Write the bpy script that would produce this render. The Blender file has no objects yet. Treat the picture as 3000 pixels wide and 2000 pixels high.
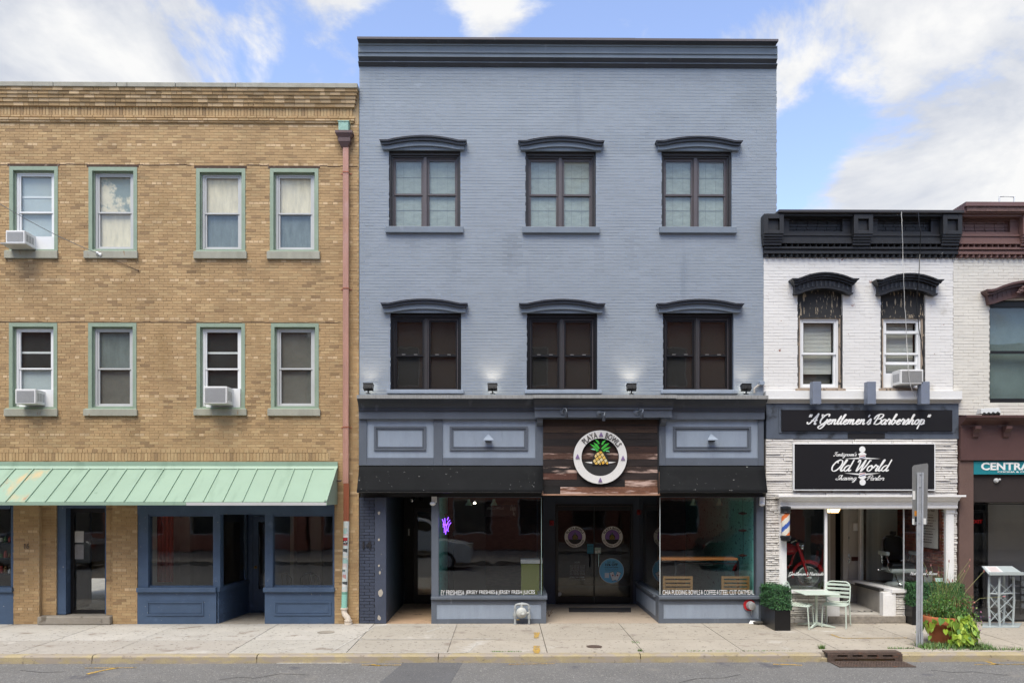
import bpy, math, random
from mathutils import Vector, Matrix
R = math.radians
rnd = random.Random(11)
sc = bpy.context.scene
col = sc.collection

# ---------------------------------------------------------------- camera
F, CX, HY = 2378.0, 1500.0, 1440.0          # focal length, centre and horizon of the 3000 x 2000 photograph
YAW = R(-0.6)
EYE = Vector((0.0, -16.4, 2.655))
cam = bpy.data.cameras.new('camera')
cam.sensor_width = 36.0
cam.lens = F / 3000 * 36
cam.shift_y = (HY - 1000) / 3000
cam.clip_start = 0.1
cam.clip_end = 3000
camo = bpy.data.objects.new('camera', cam)
col.objects.link(camo)
camo.location = EYE
camo.rotation_euler = (R(90), 0, YAW)
sc.camera = camo

def pdir(px, py):
    a, b = (px - CX) / F, (HY - py) / F
    return Vector((-math.sin(YAW) + a * math.cos(YAW), math.cos(YAW) + a * math.sin(YAW), b))
def pt(px, py, Y=0.0):
    """the point of the plane y = Y that the photograph shows at px, py"""
    d = pdir(px, py)
    return EYE + d * ((Y - EYE.y) / d.y)
def X(px, Y=0.0): return pt(px, 1000, Y).x
def Zp(px, py, Y=0.0): return pt(px, py, Y).z
def rect(px0, py0, px1, py1, Y=0.0):
    m = (px0 + px1) / 2
    return X(px0, Y), X(px1, Y), Zp(m, py1, Y), Zp(m, py0, Y)
def gpt(px, py, z=0.0):
    """the point of the level z that the photograph shows at px, py"""
    d = pdir(px, py)
    return EYE + d * ((z - EYE.z) / d.z)

# ---------------------------------------------------------------- world, sun, exposure
SUN_EL, SUN_AZ = R(61), R(200)               # azimuth clockwise from +Y
wd = bpy.data.worlds.new('World')
sc.world = wd
wd.use_nodes = True
wn, wl = wd.node_tree.nodes, wd.node_tree.links
wn.clear()
def N(tree, t, **kw):
    n = tree.nodes.new(t)
    for k, v in kw.items():
        setattr(n, k, v)
    return n
T = wd.node_tree
sky = N(T, 'ShaderNodeTexSky')
sky.sky_type = 'NISHITA'
sky.sun_disc = False
sky.sun_elevation = SUN_EL
sky.sun_rotation = SUN_AZ
sky.air_density = 1.0
sky.dust_density = 0.3
sky.ozone_density = 2.0
tc = N(T, 'ShaderNodeTexCoord')
def math_(tree, op, a, b=None, c=None, clamp=False):
    n = tree.nodes.new('ShaderNodeMath'); n.operation = op; n.use_clamp = clamp
    for i, v in enumerate((a, b, c)):
        if v is None: continue
        if isinstance(v, (int, float)): n.inputs[i].default_value = v
        else: tree.links.new(v, n.inputs[i])
    return n.outputs[0]
def maprange(tree, v, a, b, c, d, smooth=True):
    n = tree.nodes.new('ShaderNodeMapRange')
    n.interpolation_type = 'SMOOTHSTEP' if smooth else 'LINEAR'
    tree.links.new(v, n.inputs[0])
    for i, k in enumerate((a, b, c, d)): n.inputs[i + 1].default_value = k
    return n.outputs[0]
def cloud_noise(loc, scale, detail, rough):
    mp = N(T, 'ShaderNodeMapping'); mp.inputs['Scale'].default_value = (1, 1, 1.5); mp.inputs['Location'].default_value = loc
    T.links.new(tc.outputs['Generated'], mp.inputs[0])
    n = N(T, 'ShaderNodeTexNoise'); n.inputs['Scale'].default_value = scale; n.inputs['Detail'].default_value = detail; n.inputs['Roughness'].default_value = rough; n.inputs['Distortion'].default_value = 0.35
    T.links.new(mp.outputs[0], n.inputs[0])
    return n
n1 = cloud_noise((3.1, 1.7, .4), 4.2, 13, .60)
n1b = cloud_noise((3.1 + .035, 1.7, .4 - .07), 4.2, 6, .55)          # the same cloud a little nearer the light: gives the puffs lit tops and grey bases
n2 = cloud_noise((7.1, 2.2, 1.4), 3.0, 6, .55)
dens = math_(T, 'MULTIPLY_ADD', n1.outputs[0], 1.7, -.35)
# cloud banks and clear patches of this sky, by direction: (px, py, radius px, weight)
for bx_, by_, br_, w_ in [(330, 110, 820, .25), (940, 10, 320, .30), (1430, 60, 170, .18), (2700, 180, 620, .27), (2900, 520, 460, .27), (2500, 590, 190, .13),
                          (790, 190, 260, -.26), (1180, 70, 190, -.18), (1850, 40, 380, -.22), (2360, 450, 200, -.15), (2250, 60, 180, -.10), (690, 20, 130, -.10), (2640, 430, 120, -.06)]:
    c_ = pdir(bx_, by_).normalized()
    vm = N(T, 'ShaderNodeVectorMath'); vm.operation = 'DISTANCE'
    T.links.new(tc.outputs['Generated'], vm.inputs[0]); vm.inputs[1].default_value = c_
    m_ = maprange(T, vm.outputs['Value'], 0.0, br_ / F, w_, 0.0)
    dens = math_(T, 'ADD', dens, m_)
mask = maprange(T, dens, 0.45, 0.66, 0, 1)
lit = math_(T, 'MULTIPLY_ADD', math_(T, 'SUBTRACT', n1.outputs[0], n1b.outputs[0]), 4.5, 0.45)
shade = math_(T, 'MULTIPLY_ADD', maprange(T, n2.outputs[0], 0.38, 0.62, -.25, .35), 1.0, lit, clamp=True)
cmix = N(T, 'ShaderNodeMix'); cmix.data_type = 'RGBA'
cmix.inputs['A'].default_value = (4.2, 4.45, 5.0, 1)
cmix.inputs['B'].default_value = (6.3, 6.3, 6.3, 1)
T.links.new(shade, cmix.inputs['Factor'])
hs = N(T, 'ShaderNodeHueSaturation'); hs.inputs['Hue'].default_value = 0.509; hs.inputs['Saturation'].default_value = 0.92; hs.inputs['Value'].default_value = 1.95
T.links.new(sky.outputs[0], hs.inputs['Color'])
smix = N(T, 'ShaderNodeMix'); smix.data_type = 'RGBA'
T.links.new(mask, smix.inputs['Factor']); T.links.new(hs.outputs[0], smix.inputs['A']); T.links.new(cmix.outputs['Result'], smix.inputs['B'])
bg = N(T, 'ShaderNodeBackground'); bg.inputs['Strength'].default_value = 0.05
T.links.new(smix.outputs['Result'], bg.inputs['Color'])
wo = N(T, 'ShaderNodeOutputWorld'); T.links.new(bg.outputs[0], wo.inputs[0])

sun = bpy.data.lights.new('sun', 'SUN')
sun.energy = 1.5
sun.angle = R(38)
sun.color = (1.0, 0.935, 0.81)
suno = bpy.data.objects.new('sun', sun)
col.objects.link(suno)
sd = Vector((math.sin(SUN_AZ) * math.cos(SUN_EL), math.cos(SUN_AZ) * math.cos(SUN_EL), math.sin(SUN_EL)))
suno.rotation_euler = sd.to_track_quat('Z', 'Y').to_euler()
suno.location = (0, -30, 40)

vs = sc.view_settings
vs.view_transform = 'Standard'; vs.look = 'None'; vs.exposure = 1.62; vs.gamma = 1.0; vs.use_curve_mapping = False
sc.render.engine = 'CYCLES'
cy = sc.cycles
cy.use_denoising = True
cy.max_bounces = 6; cy.diffuse_bounces = 3; cy.glossy_bounces = 3; cy.transparent_max_bounces = 14; cy.transmission_bounces = 2
cy.use_adaptive_sampling = True; cy.adaptive_threshold = 0.015; cy.caustics_reflective = False; cy.caustics_refractive = False
cy.sample_clamp_indirect = 6

# ---------------------------------------------------------------- materials
def lin(c):
    if isinstance(c, str):
        c = [int(c[i:i + 2], 16) for i in (0, 2, 4)]
    return tuple((v / 255 / 12.92 if v / 255 <= .04045 else ((v / 255 + .055) / 1.055) ** 2.4) for v in c)
MATS = {}
def mat(name, c, rough=.6, var=.10, scale=2.5, stretch=(1, 1, 1), bump=0.0, bscale=60, metal=0.0, attr=False, spots=None, fine=.06, emit=0, spec=.4):
    """painted / stone / metal surface: base colour, two scales of wear, optional spots of another colour, relief"""
    if name in MATS: return MATS[name]
    m = bpy.data.materials.new(name); m.use_nodes = True
    t = m.node_tree; nt = t.nodes; nt.clear(); L = t.links.new
    out = nt.new('ShaderNodeOutputMaterial'); p = nt.new('ShaderNodeBsdfPrincipled')
    L(p.outputs[0], out.inputs[0])
    g = nt.new('ShaderNodeNewGeometry')
    mpn = nt.new('ShaderNodeMapping'); mpn.inputs['Scale'].default_value = stretch
    L(g.outputs['Position'], mpn.inputs[0])
    a = nt.new('ShaderNodeTexNoise'); a.inputs['Scale'].default_value = scale; a.inputs['Detail'].default_value = 7; a.inputs['Roughness'].default_value = .62
    L(mpn.outputs[0], a.inputs[0])
    b = nt.new('ShaderNodeTexNoise'); b.inputs['Scale'].default_value = bscale; b.inputs['Detail'].default_value = 3
    L(g.outputs['Position'], b.inputs[0])
    f1 = maprange(t, a.outputs[0], .3, .7, 1 - var, 1 + var, False)
    f2 = maprange(t, b.outputs[0], .3, .7, 1 - fine, 1 + fine, False)
    f = math_(t, 'MULTIPLY', f1, f2)
    base = lin(c)
    vm = nt.new('ShaderNodeVectorMath'); vm.operation = 'SCALE'
    if attr:
        at = nt.new('ShaderNodeAttribute'); at.attribute_name = 'Col'
        mu = nt.new('ShaderNodeVectorMath'); mu.operation = 'MULTIPLY'
        L(at.outputs['Color'], mu.inputs[0]); mu.inputs[1].default_value = base
        L(mu.outputs[0], vm.inputs[0])
    else:
        vm.inputs[0].default_value = base
    L(f, vm.inputs['Scale'])
    colo = vm.outputs[0]
    for sp in (spots or []):
        sc_, thr, w, sc3, st = sp[0], sp[1], sp[2], sp[3], (sp[4] if len(sp) > 4 else (1, 1, 1))
        mp2 = nt.new('ShaderNodeMapping'); mp2.inputs['Scale'].default_value = st; mp2.inputs['Location'].default_value = (rnd.uniform(0, 9), rnd.uniform(0, 9), rnd.uniform(0, 9))
        L(g.outputs['Position'], mp2.inputs[0])
        s = nt.new('ShaderNodeTexNoise'); s.inputs['Scale'].default_value = sc3; s.inputs['Detail'].default_value = 6; s.inputs['Roughness'].default_value = .6
        L(mp2.outputs[0], s.inputs[0])
        k = maprange(t, s.outputs[0], thr, thr + w, 0, 1)
        mx = nt.new('ShaderNodeMix'); mx.data_type = 'RGBA'
        L(k, mx.inputs['Factor']); L(colo, mx.inputs['A']); mx.inputs['B'].default_value = (*lin(sc_), 1)
        colo = mx.outputs['Result']
    L(colo, p.inputs['Base Color'])
    p.inputs['Roughness'].default_value = rough; p.inputs['Metallic'].default_value = metal
    p.inputs['Specular IOR Level'].default_value = spec
    if emit:
        p.inputs['Emission Color'].default_value = (*base, 1); p.inputs['Emission Strength'].default_value = emit
    if bump:
        bn = nt.new('ShaderNodeBump'); bn.inputs['Strength'].default_value = bump; bn.inputs['Distance'].default_value = .01
        L(b.outputs[0], bn.inputs['Height']); L(bn.outputs[0], p.inputs['Normal'])
    MATS[name] = m
    return m
def glass(name, tint=(1, 1, 1), ior=1.5, wave=.0):
    if name in MATS: return MATS[name]
    m = bpy.data.materials.new(name); m.use_nodes = True
    t = m.node_tree; nt = t.nodes; nt.clear(); L = t.links.new
    out = nt.new('ShaderNodeOutputMaterial'); tr = nt.new('ShaderNodeBsdfTransparent'); gl = nt.new('ShaderNodeBsdfGlossy')
    tr.inputs[0].default_value = (*tint, 1); gl.inputs['Roughness'].default_value = 0.01
    g = nt.new('ShaderNodeNewGeometry')
    dt = nt.new('ShaderNodeVectorMath'); dt.operation = 'DOT_PRODUCT'; L(g.outputs['Incoming'], dt.inputs[0]); L(g.outputs['Normal'], dt.inputs[1])
    f0 = ((ior - 1) / (ior + 1)) ** 2
    c1 = math_(t, 'SUBTRACT', 1.0, math_(t, 'ABSOLUTE', dt.outputs['Value']), clamp=True)
    fac = math_(t, 'MULTIPLY_ADD', math_(t, 'POWER', c1, 5.0), 1 - f0, f0)      # Schlick, the same for both faces of a pane
    mx = nt.new('ShaderNodeMixShader'); L(fac, mx.inputs[0]); L(tr.outputs[0], mx.inputs[1]); L(gl.outputs[0], mx.inputs[2])
    if wave:
        no = nt.new('ShaderNodeTexNoise'); no.inputs['Scale'].default_value = 2.2; no.inputs['Detail'].default_value = 2
        L(g.outputs['Position'], no.inputs[0])
        bn = nt.new('ShaderNodeBump'); bn.inputs['Strength'].default_value = wave; bn.inputs['Distance'].default_value = .05
        L(no.outputs[0], bn.inputs['Height']); L(bn.outputs[0], gl.inputs['Normal'])
    L(mx.outputs[0], out.inputs[0])
    MATS[name] = m
    return m

# ---------------------------------------------------------------- mesh helpers
W = {}
class MB:
    def __init__(s): s.v = []; s.f = []; s.c = []; s.hasc = False
    def add(s, vs, fs, c=None):
        o = len(s.v); s.v += [tuple(q) for q in vs]; s.f += [tuple(i + o for i in q) for q in fs]
        s.c += [c or (1, 1, 1)] * len(vs)
        if c: s.hasc = True
        return s
    def hexa(s, q, c=None):      # q: 4 bottom, 4 top, counter-clockwise seen from above
        return s.add(q, [(3, 2, 1, 0), (4, 5, 6, 7), (0, 1, 5, 4), (1, 2, 6, 5), (2, 3, 7, 6), (3, 0, 4, 7)], c)
    def box(s, x0, x1, y0, y1, z0, z1, c=None):
        return s.hexa([(x0, y0, z0), (x1, y0, z0), (x1, y1, z0), (x0, y1, z0), (x0, y0, z1), (x1, y0, z1), (x1, y1, z1), (x0, y1, z1)], c)
    def frame(s, x0, x1, z0, z1, w, y0, y1, wb=None, wt=None, ws=None):   # rectangular frame in the xz plane
        wb = w if wb is None else wb; wt = w if wt is None else wt
        s.box(x0, x0 + w, y0, y1, z0, z1); s.box(x1 - w, x1, y0, y1, z0, z1)
        s.box(x0 + w, x1 - w, y0, y1, z0, z0 + wb); s.box(x0 + w, x1 - w, y0, y1, z1 - wt, z1)
        return s
    def prism(s, pts, axis, a, b, c=None):   # polygon extruded along an axis; pts in the two other axes
        n = len(pts); mk = {'x': lambda p, t: (t, p[0], p[1]), 'y': lambda p, t: (p[0], t, p[1]), 'z': lambda p, t: (p[0], p[1], t)}[axis]
        vs = [mk(p, a) for p in pts] + [mk(p, b) for p in pts]
        fs = [tuple(range(n - 1, -1, -1)), tuple(range(n, 2 * n))] + [(i, (i + 1) % n, n + (i + 1) % n, n + i) for i in range(n)]
        return s.add(vs, fs, c)
    def strip(s, top, bot, y0, y1):    # a band between two polylines (x, z), from depth y0 (front) to y1
        n = len(top)
        vs = [(p[0], y0, p[1]) for p in top] + [(p[0], y0, p[1]) for p in bot] + [(p[0], y1, p[1]) for p in top] + [(p[0], y1, p[1]) for p in bot]
        fs = []
        for i in range(n - 1):
            fs += [(n + i, n + i + 1, i + 1, i), (2 * n + i, 2 * n + i + 1, 3 * n + i + 1, 3 * n + i), (i, i + 1, 2 * n + i + 1, 2 * n + i), (3 * n + i, 3 * n + i + 1, n + i + 1, n + i)]
        fs += [(0, 2 * n, 3 * n, n), (n - 1, 2 * n - 1, 4 * n - 1, 3 * n - 1)]
        return s.add(vs, fs)
    def tube(s, path, r, n=8, c=None):
        path = [Vector(p) for p in path]; k = len(path); vs = []; ref = None
        for i, p in enumerate(path):
            d = (path[min(i + 1, k - 1)] - path[max(i - 1, 0)]).normalized()
            if ref is None: ref = Vector((0, 0, 1)) if abs(d.z) < .9 else Vector((1, 0, 0))
            u = d.cross(ref).normalized(); ref = u.cross(d).normalized()
            rr = r[i] if isinstance(r, (list, tuple)) else r
            vs += [p + (u * math.cos(6.28318 * j / n) + ref * math.sin(6.28318 * j / n)) * rr for j in range(n)]
        fs = [(i * n + j, i * n + (j + 1) % n, (i + 1) * n + (j + 1) % n, (i + 1) * n + j) for i in range(k - 1) for j in range(n)]
        fs += [tuple(range(n - 1, -1, -1)), tuple(range((k - 1) * n, k * n))]
        return s.add(vs, fs, c)
    def lathe(s, prof, n=24, at=(0, 0, 0), axis=(0, 0, 1), c=None):   # prof: (radius, height)
        ax = Vector(axis).normalized(); u = ax.cross(Vector((0, 1, 0.01)) if abs(ax.y) < .9 else Vector((1, 0, 0))).normalized(); w = ax.cross(u)
        at = Vector(at); vs = []
        for r, h in prof:
            vs += [at + ax * h + (u * math.cos(6.28318 * j / n) + w * math.sin(6.28318 * j / n)) * max(r, .0004) for j in range(n)]
        k = len(prof)
        fs = [(i * n + j, i * n + (j + 1) % n, (i + 1) * n + (j + 1) % n, (i + 1) * n + j) for i in range(k - 1) for j in range(n)]
        fs += [tuple(range(n - 1, -1, -1)), tuple(range((k - 1) * n, k * n))]
        return s.add(vs, fs, c)
    def ball(s, at, r, n=12, m=8, sc3=(1, 1, 1), c=None):
        at = Vector(at); vs = []; fs = []
        for i in range(m + 1):
            t = math.pi * i / m
            for j in range(n):
                a = 6.28318 * j / n
                vs.append(at + Vector((math.sin(t) * math.cos(a) * r * sc3[0], math.sin(t) * math.sin(a) * r * sc3[1], -math.cos(t) * r * sc3[2])))
        for i in range(m):
            for j in range(n): fs.append((i * n + j, i * n + (j + 1) % n, (i + 1) * n + (j + 1) % n, (i + 1) * n + j))
        return s.add(vs, fs, c)
    def quad(s, a, b, c_, d, c=None): return s.add([a, b, c_, d], [(0, 1, 2, 3)], c)
    def move(s, M):
        s.v = [tuple(M @ Vector(q)) for q in s.v]; return s
    def obj(s, name, m, parent=None, smooth=False, local=False, bevel=0.0):
        me = bpy.data.meshes.new(name)
        vv = s.v; base = Vector((0, 0, 0))
        if parent is None and vv:
            xs = [q[0] for q in vv]; ys = [q[1] for q in vv]; zs = [q[2] for q in vv]
            base = Vector(((min(xs) + max(xs)) / 2, (min(ys) + max(ys)) / 2, min(zs)))
            vv = [(q[0] - base.x, q[1] - base.y, q[2] - base.z) for q in vv]
        me.from_pydata(vv, [], s.f)
        if s.hasc:
            at = me.color_attributes.new('Col', 'FLOAT_COLOR', 'POINT')
            flat = []
            for q in s.c: flat += [q[0], q[1], q[2], 1.0]
            at.data.foreach_set('color', flat)
        if smooth:
            me.polygons.foreach_set('use_smooth', [True] * len(me.polygons))
        if m: me.materials.append(m)
        o = bpy.data.objects.new(name, me); col.objects.link(o)
        if parent is not None:
            o.parent = parent
            if not local:
                o.location = -W[parent.name]
            W[o.name] = Vector((0, 0, 0)) if not local else W.get(parent.name, Vector())
        else:
            o.location = base; W[o.name] = base
        if smooth and smooth != 'all':
            try: me.set_sharp_from_angle(angle=R(40))
            except Exception: pass
        if bevel:
            b = o.modifiers.new('bevel', 'BEVEL'); b.width = bevel; b.segments = 2; b.limit_method = 'ANGLE'
        return o
def tag(o, label=None, cat=None, group=None, kind=None):
    if label: o['label'] = label
    if cat: o['category'] = cat
    if group: o['group'] = group
    if kind: o['kind'] = kind
    return o
def thing(name, loc, label, cat, group=None, rz=0):
    e = bpy.data.objects.new(name, None); col.objects.link(e)
    e.empty_display_size = .2
    e.location = loc; e.rotation_euler = (0, 0, rz); W[e.name] = Vector(loc)
    return tag(e, label, cat, group)
def copy_part(src, parent, loc=None, name=None):
    o = src.copy(); col.objects.link(o); o.parent = parent
    if loc is not None: o.location = loc
    return o
def dup(root, loc, rz=None):
    r = root.copy(); col.objects.link(r); r.location = loc
    if rz is not None: r.rotation_euler = (0, 0, rz)
    W[r.name] = Vector(loc)
    for ch in list(root.children):
        c = ch.copy(); col.objects.link(c); c.parent = r
        for g in list(ch.children):
            d = g.copy(); col.objects.link(d); d.parent = c
    return r

# ---------------------------------------------------------------- lettering
TXT = {}
def text_geo(sx, bold=0.0, depth=0.0):
    key = (sx, bold, depth)
    if key in TXT: return TXT[key]
    ts = bpy.data.scenes.get('lettering_bench') or bpy.data.scenes.new('lettering_bench')
    cu = bpy.data.curves.new('lettering', 'FONT'); cu.body = sx; cu.offset = bold; cu.extrude = depth; cu.resolution_u = 3
    ob = bpy.data.objects.new('lettering', cu); ts.collection.objects.link(ob)
    with bpy.context.temp_override(scene=ts, view_layer=ts.view_layers[0]):
        dg = bpy.context.evaluated_depsgraph_get(); dg.update()
        ev = ob.evaluated_get(dg); me = ev.to_mesh()
        v = [tuple(q.co) for q in me.vertices]; f = [tuple(p.vertices) for p in me.polygons]
        ev.to_mesh_clear()
    bpy.data.objects.remove(ob); bpy.data.curves.remove(cu)
    TXT[key] = (v, f)
    return v, f
def put_text(mb, s, x0, x1, z0, z1, Y, bold=.01, depth=.01, keep=False, italic=0.0, c=None):
    """lettering fitted to a rectangle of the plane y = Y, reading towards -y"""
    v, f = text_geo(s, bold, 0.5)
    xs = [q[0] for q in v]; ys = [q[1] for q in v]
    w, h = max(xs) - min(xs), max(ys) - min(ys)
    kx, kz = (x1 - x0) / w, (z1 - z0) / h
    if keep: kx = min(kx, kz * 1.1)
    ox = (x0 + x1) / 2 - kx * w / 2
    mb.add([(ox + (q[0] - min(xs)) * kx + (q[1] - min(ys)) * kz * italic, Y - q[2] * depth, z0 + (q[1] - min(ys)) * kz) for q in v], f, c)
    return mb
def arc_text(mb, s, cx, cz, r, h, a0, a1, Y, bold=.02, depth=.01, top=True, wx=.8, c=None):
    """letters set round a circle, angles in degrees clockwise from the top"""
    gs = [None if ch == ' ' else text_geo(ch, bold, 0.5) for ch in s]
    ws = [.38 if g is None else max(q[0] for q in g[0]) - min(q[0] for q in g[0]) + .16 for g in gs]
    tot = sum(ws) - ws[0] / 2 - ws[-1] / 2; pos = 0.0
    for i, ch in enumerate(s):
        if i: pos += (ws[i - 1] + ws[i]) / 2
        if gs[i] is None: continue
        a = R(a0 + (a1 - a0) * pos / tot)
        v, f = gs[i]
        xs = [q[0] for q in v]; ys = [q[1] for q in v]; k = h / .72
        mx = (min(xs) + max(xs)) / 2
        pts = []
        for q in v:
            lx, lz = (q[0] - mx) * k * wx, (q[1] - .36) * k
            if not top: lx, lz = -lx, -lz
            pts.append((cx + math.sin(a) * (r + lz) + math.cos(a) * lx, Y - q[2] * depth, cz + math.cos(a) * (r + lz) - math.sin(a) * lx))
        mb.add(pts, f, c)
    return mb
SCR = {
'a': (1.0, [[(.8,.85),(.5,1),(.15,.7),(.1,.25),(.35,0),(.65,.3),(.8,.9)], [(.8,.95),(.75,.3),(.85,0),(1.1,.25)]]),
'b': (.92, [[(0,.2),(.32,1.3),(.45,1.9),(.3,2.0),(.2,1.2),(.15,.3),(.4,0),(.7,.4),(.6,.85),(.35,.8)], [(.65,.8),(.95,.72)]]),
'c': (.8, [[(.65,.8),(.45,1),(.15,.7),(.12,.25),(.38,0),(.65,.1),(.85,.3)]]),
'd': (1.05, [[(.8,.85),(.5,1),(.15,.7),(.1,.25),(.35,0),(.65,.3),(.8,1)], [(.87,2),(.8,.9),(.76,.3),(.88,0),(1.15,.25)]]),
'e': (.8, [[(0,.2),(.35,.45),(.6,.75),(.45,1),(.2,.75),(.15,.3),(.4,0),(.65,.1),(.85,.32)]]),
'g': (1.0, [[(.8,.85),(.5,1),(.15,.7),(.1,.25),(.35,0),(.65,.3),(.8,.9)], [(.8,.95),(.72,-.4),(.45,-.95),(.15,-.8),(.5,-.3),(1.05,.2)]]),
'h': (1.0, [[(0,.2),(.35,1.4),(.4,1.95),(.25,1.8),(.2,1),(.15,0)], [(.17,.4),(.45,.95),(.65,.8),(.62,.2),(.75,0),(1.05,.25)]]),
'i': (.52, [[(.05,.5),(.2,1),(.18,.2),(.3,0),(.55,.25)], [(.27,1.38),(.31,1.5)]]),
'l': (.5, [[(0,.2),(.3,1.3),(.4,1.95),(.22,1.7),(.15,.4),(.27,0),(.55,.25)]]),
'm': (1.4, [[(0,.6),(.15,1),(.12,0)], [(.13,.4),(.4,.97),(.55,.8),(.52,0)], [(.53,.4),(.82,.97),(.97,.8),(.95,.2),(1.08,0),(1.42,.25)]]),
'n': (1.0, [[(0,.6),(.15,1),(.12,0)], [(.13,.4),(.45,.97),(.62,.8),(.6,.2),(.72,0),(1.02,.25)]]),
'o': (.88, [[(.5,1),(.15,.75),(.12,.25),(.4,0),(.7,.35),(.65,.85),(.45,1),(.52,.75),(.92,.7)]]),
'p': (.98, [[(0,.5),(.2,1.05),(.16,.2),(.1,-.9)], [(.15,.3),(.4,.95),(.7,.8),(.72,.3),(.45,0),(.22,.2)], [(.6,.05),(1,.25)]]),
'r': (.76, [[(0,.5),(.2,1.1),(.3,.9),(.6,.9),(.5,.3),(.6,0),(.82,.25)]]),
's': (.7, [[(0,.2),(.4,1.1),(.55,.5),(.4,0),(.1,.1)], [(.4,.02),(.75,.25)]]),
't': (.56, [[(0,.3),(.3,1.7),(.17,.3),(.3,0),(.58,.25)], [(0,1.1),(.55,1.15)]]),
'u': (1.0, [[(0,.6),(.15,1),(.12,.25),(.35,0),(.6,.4),(.72,1)], [(.72,1),(.68,.25),(.8,0),(1.05,.25)]]),
'v': (.85, [[(0,.6),(.15,1),(.2,.3),(.35,0),(.65,.5),(.6,1),(.9,.8)]]),
'w': (1.2, [[(0,.6),(.15,1),(.15,.2),(.35,0),(.6,.5),(.62,1),(.62,.2),(.8,0),(1.05,.5),(1,1),(1.25,.8)]]),
'A': (1.3, [[(-.3,.5),(-.2,.1),(.25,.3),(.9,1.85),(1.0,2.0),(1.0,.4),(1.12,0),(1.35,.2)], [(.15,.85),(.7,.65),(1.3,.85)]]),
'G': (1.25, [[(1.15,1.5),(1.1,2),(.5,1.8),(.05,.9),(.25,.15),(.7,.15),(1.08,.7),(1.15,1.05)], [(1.18,1.05),(1.02,-.2),(.55,-.85),(.1,-.6),(.4,-.2),(1.3,.25)], [(.05,1.4),(-.1,1.9),(.3,1.75)]]),
'B': (1.2, [[(.4,1.85),(.22,.9),(.1,0)], [(-.25,1.0),(-.1,1.6),(.4,1.98),(1.0,1.95),(1.08,1.5),(.7,1.12),(.4,1.05)], [(.5,1.1),(1.1,.9),(1.05,.25),(.5,0),(.1,.15)]]),
'O': (1.35, [[(.8,1.95),(.3,1.6),(.05,.8),(.3,.1),(.8,.1),(1.22,.8),(1.2,1.6),(.8,1.95),(.5,1.7),(.62,1.35)]]),
'W': (1.75, [[(0,1.5),(.15,1.95),(.35,1.5),(.35,.3),(.42,0),(.75,.8),(1.02,1.95),(1.0,.3),(1.07,0),(1.45,.9),(1.65,1.8),(1.9,1.75)]]),
'F': (1.05, [[(0,1.4),(.25,1.9),(1.3,1.95)], [(.8,1.9),(.55,.8),(.35,.05),(0,.1),(0,.4)], [(.35,1.0),(.95,1.1)]]),
'S': (1.05, [[(1.1,1.6),(.95,1.98),(.5,1.7),(.6,1.1),(.9,.6),(.6,.05),(.1,.1),(0,.5),(.4,.6)]]),
'P': (1.0, [[(.4,1.8),(.25,.9),(.1,0)], [(-.2,1.0),(.1,1.8),(.9,2),(1.15,1.5),(.8,1.0),(.4,.95)]]),
'H': (1.25, [[(-.1,1.5),(.25,1.95),(.15,.9),(.05,0)], [(1.05,1.95),(.9,.9),(.88,.1),(1.25,.25)], [(-.1,.9),(1.2,1.1)]]),
'T': (1.0, [[(0,1.5),(.2,1.9),(1.3,1.95)], [(.75,1.9),(.5,.8),(.3,0)]]),
"'": (.28, [[(.2,1.9),(.1,1.4)]]),
'"': (.5, [[(.15,1.95),(.08,1.4)], [(.42,1.95),(.35,1.4)]]),
' ': (.55, []),
}
def script_text(mb, s, x0, x1, zb, xh, Y, pen=.2, slant=.42, depth=.008, tilt=0.0, c=None):
    """brush-script lettering drawn with a broad pen along smooth strokes"""
    strokes = []; cur = 0
    for ch in s:
        adv, st = SCR[ch]
        for q in st: strokes.append([(cur + p[0] + p[1] * slant, p[1]) for p in q])
        cur += adv
    mn = min(p[0] for q in strokes for p in q); mxx = max(p[0] for q in strokes for p in q)
    kx = (x1 - x0) / (mxx - mn)
    for si, q in enumerate(strokes):
        P = [Vector(((p[0] - mn) * kx, p[1] * xh)) for p in q]
        P = [P[0] * 2 - P[1]] + P + [P[-1] * 2 - P[-2]]
        pts = []
        for i in range(1, len(P) - 2):
            for k in range(5):
                t = k / 5
                pts.append(.5 * ((2 * P[i]) + (P[i + 1] - P[i - 1]) * t + (2 * P[i - 1] - 5 * P[i] + 4 * P[i + 1] - P[i + 2]) * t * t + (3 * P[i] - P[i - 1] - 3 * P[i + 1] + P[i + 2]) * t ** 3))
        pts.append(P[-2])
        vs = []; n = len(pts)
        for i, p in enumerate(pts):
            d = (pts[min(i + 1, n - 1)] - pts[max(i - 1, 0)])
            if d.length < 1e-9: d = Vector((1, 0))
            d.normalize(); nr = Vector((-d.y, d.x))
            w = pen * xh * (.42 + .58 * abs(d.dot(Vector((-.35, -.94))))) * (.65 if i in (0, n - 1) else 1)
            for sg in (1, -1):
                e = p + nr * w * .5 * sg
                vs.append((x0 + e.x, Y - depth - si * .00006 - i * .00002, zb + e.y + e.x * tilt))
        fs = [(2 * i, 2 * i + 1, 2 * i + 3, 2 * i + 2) for i in range(n - 1)]
        mb.add(vs, fs, c)
    return mb
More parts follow.
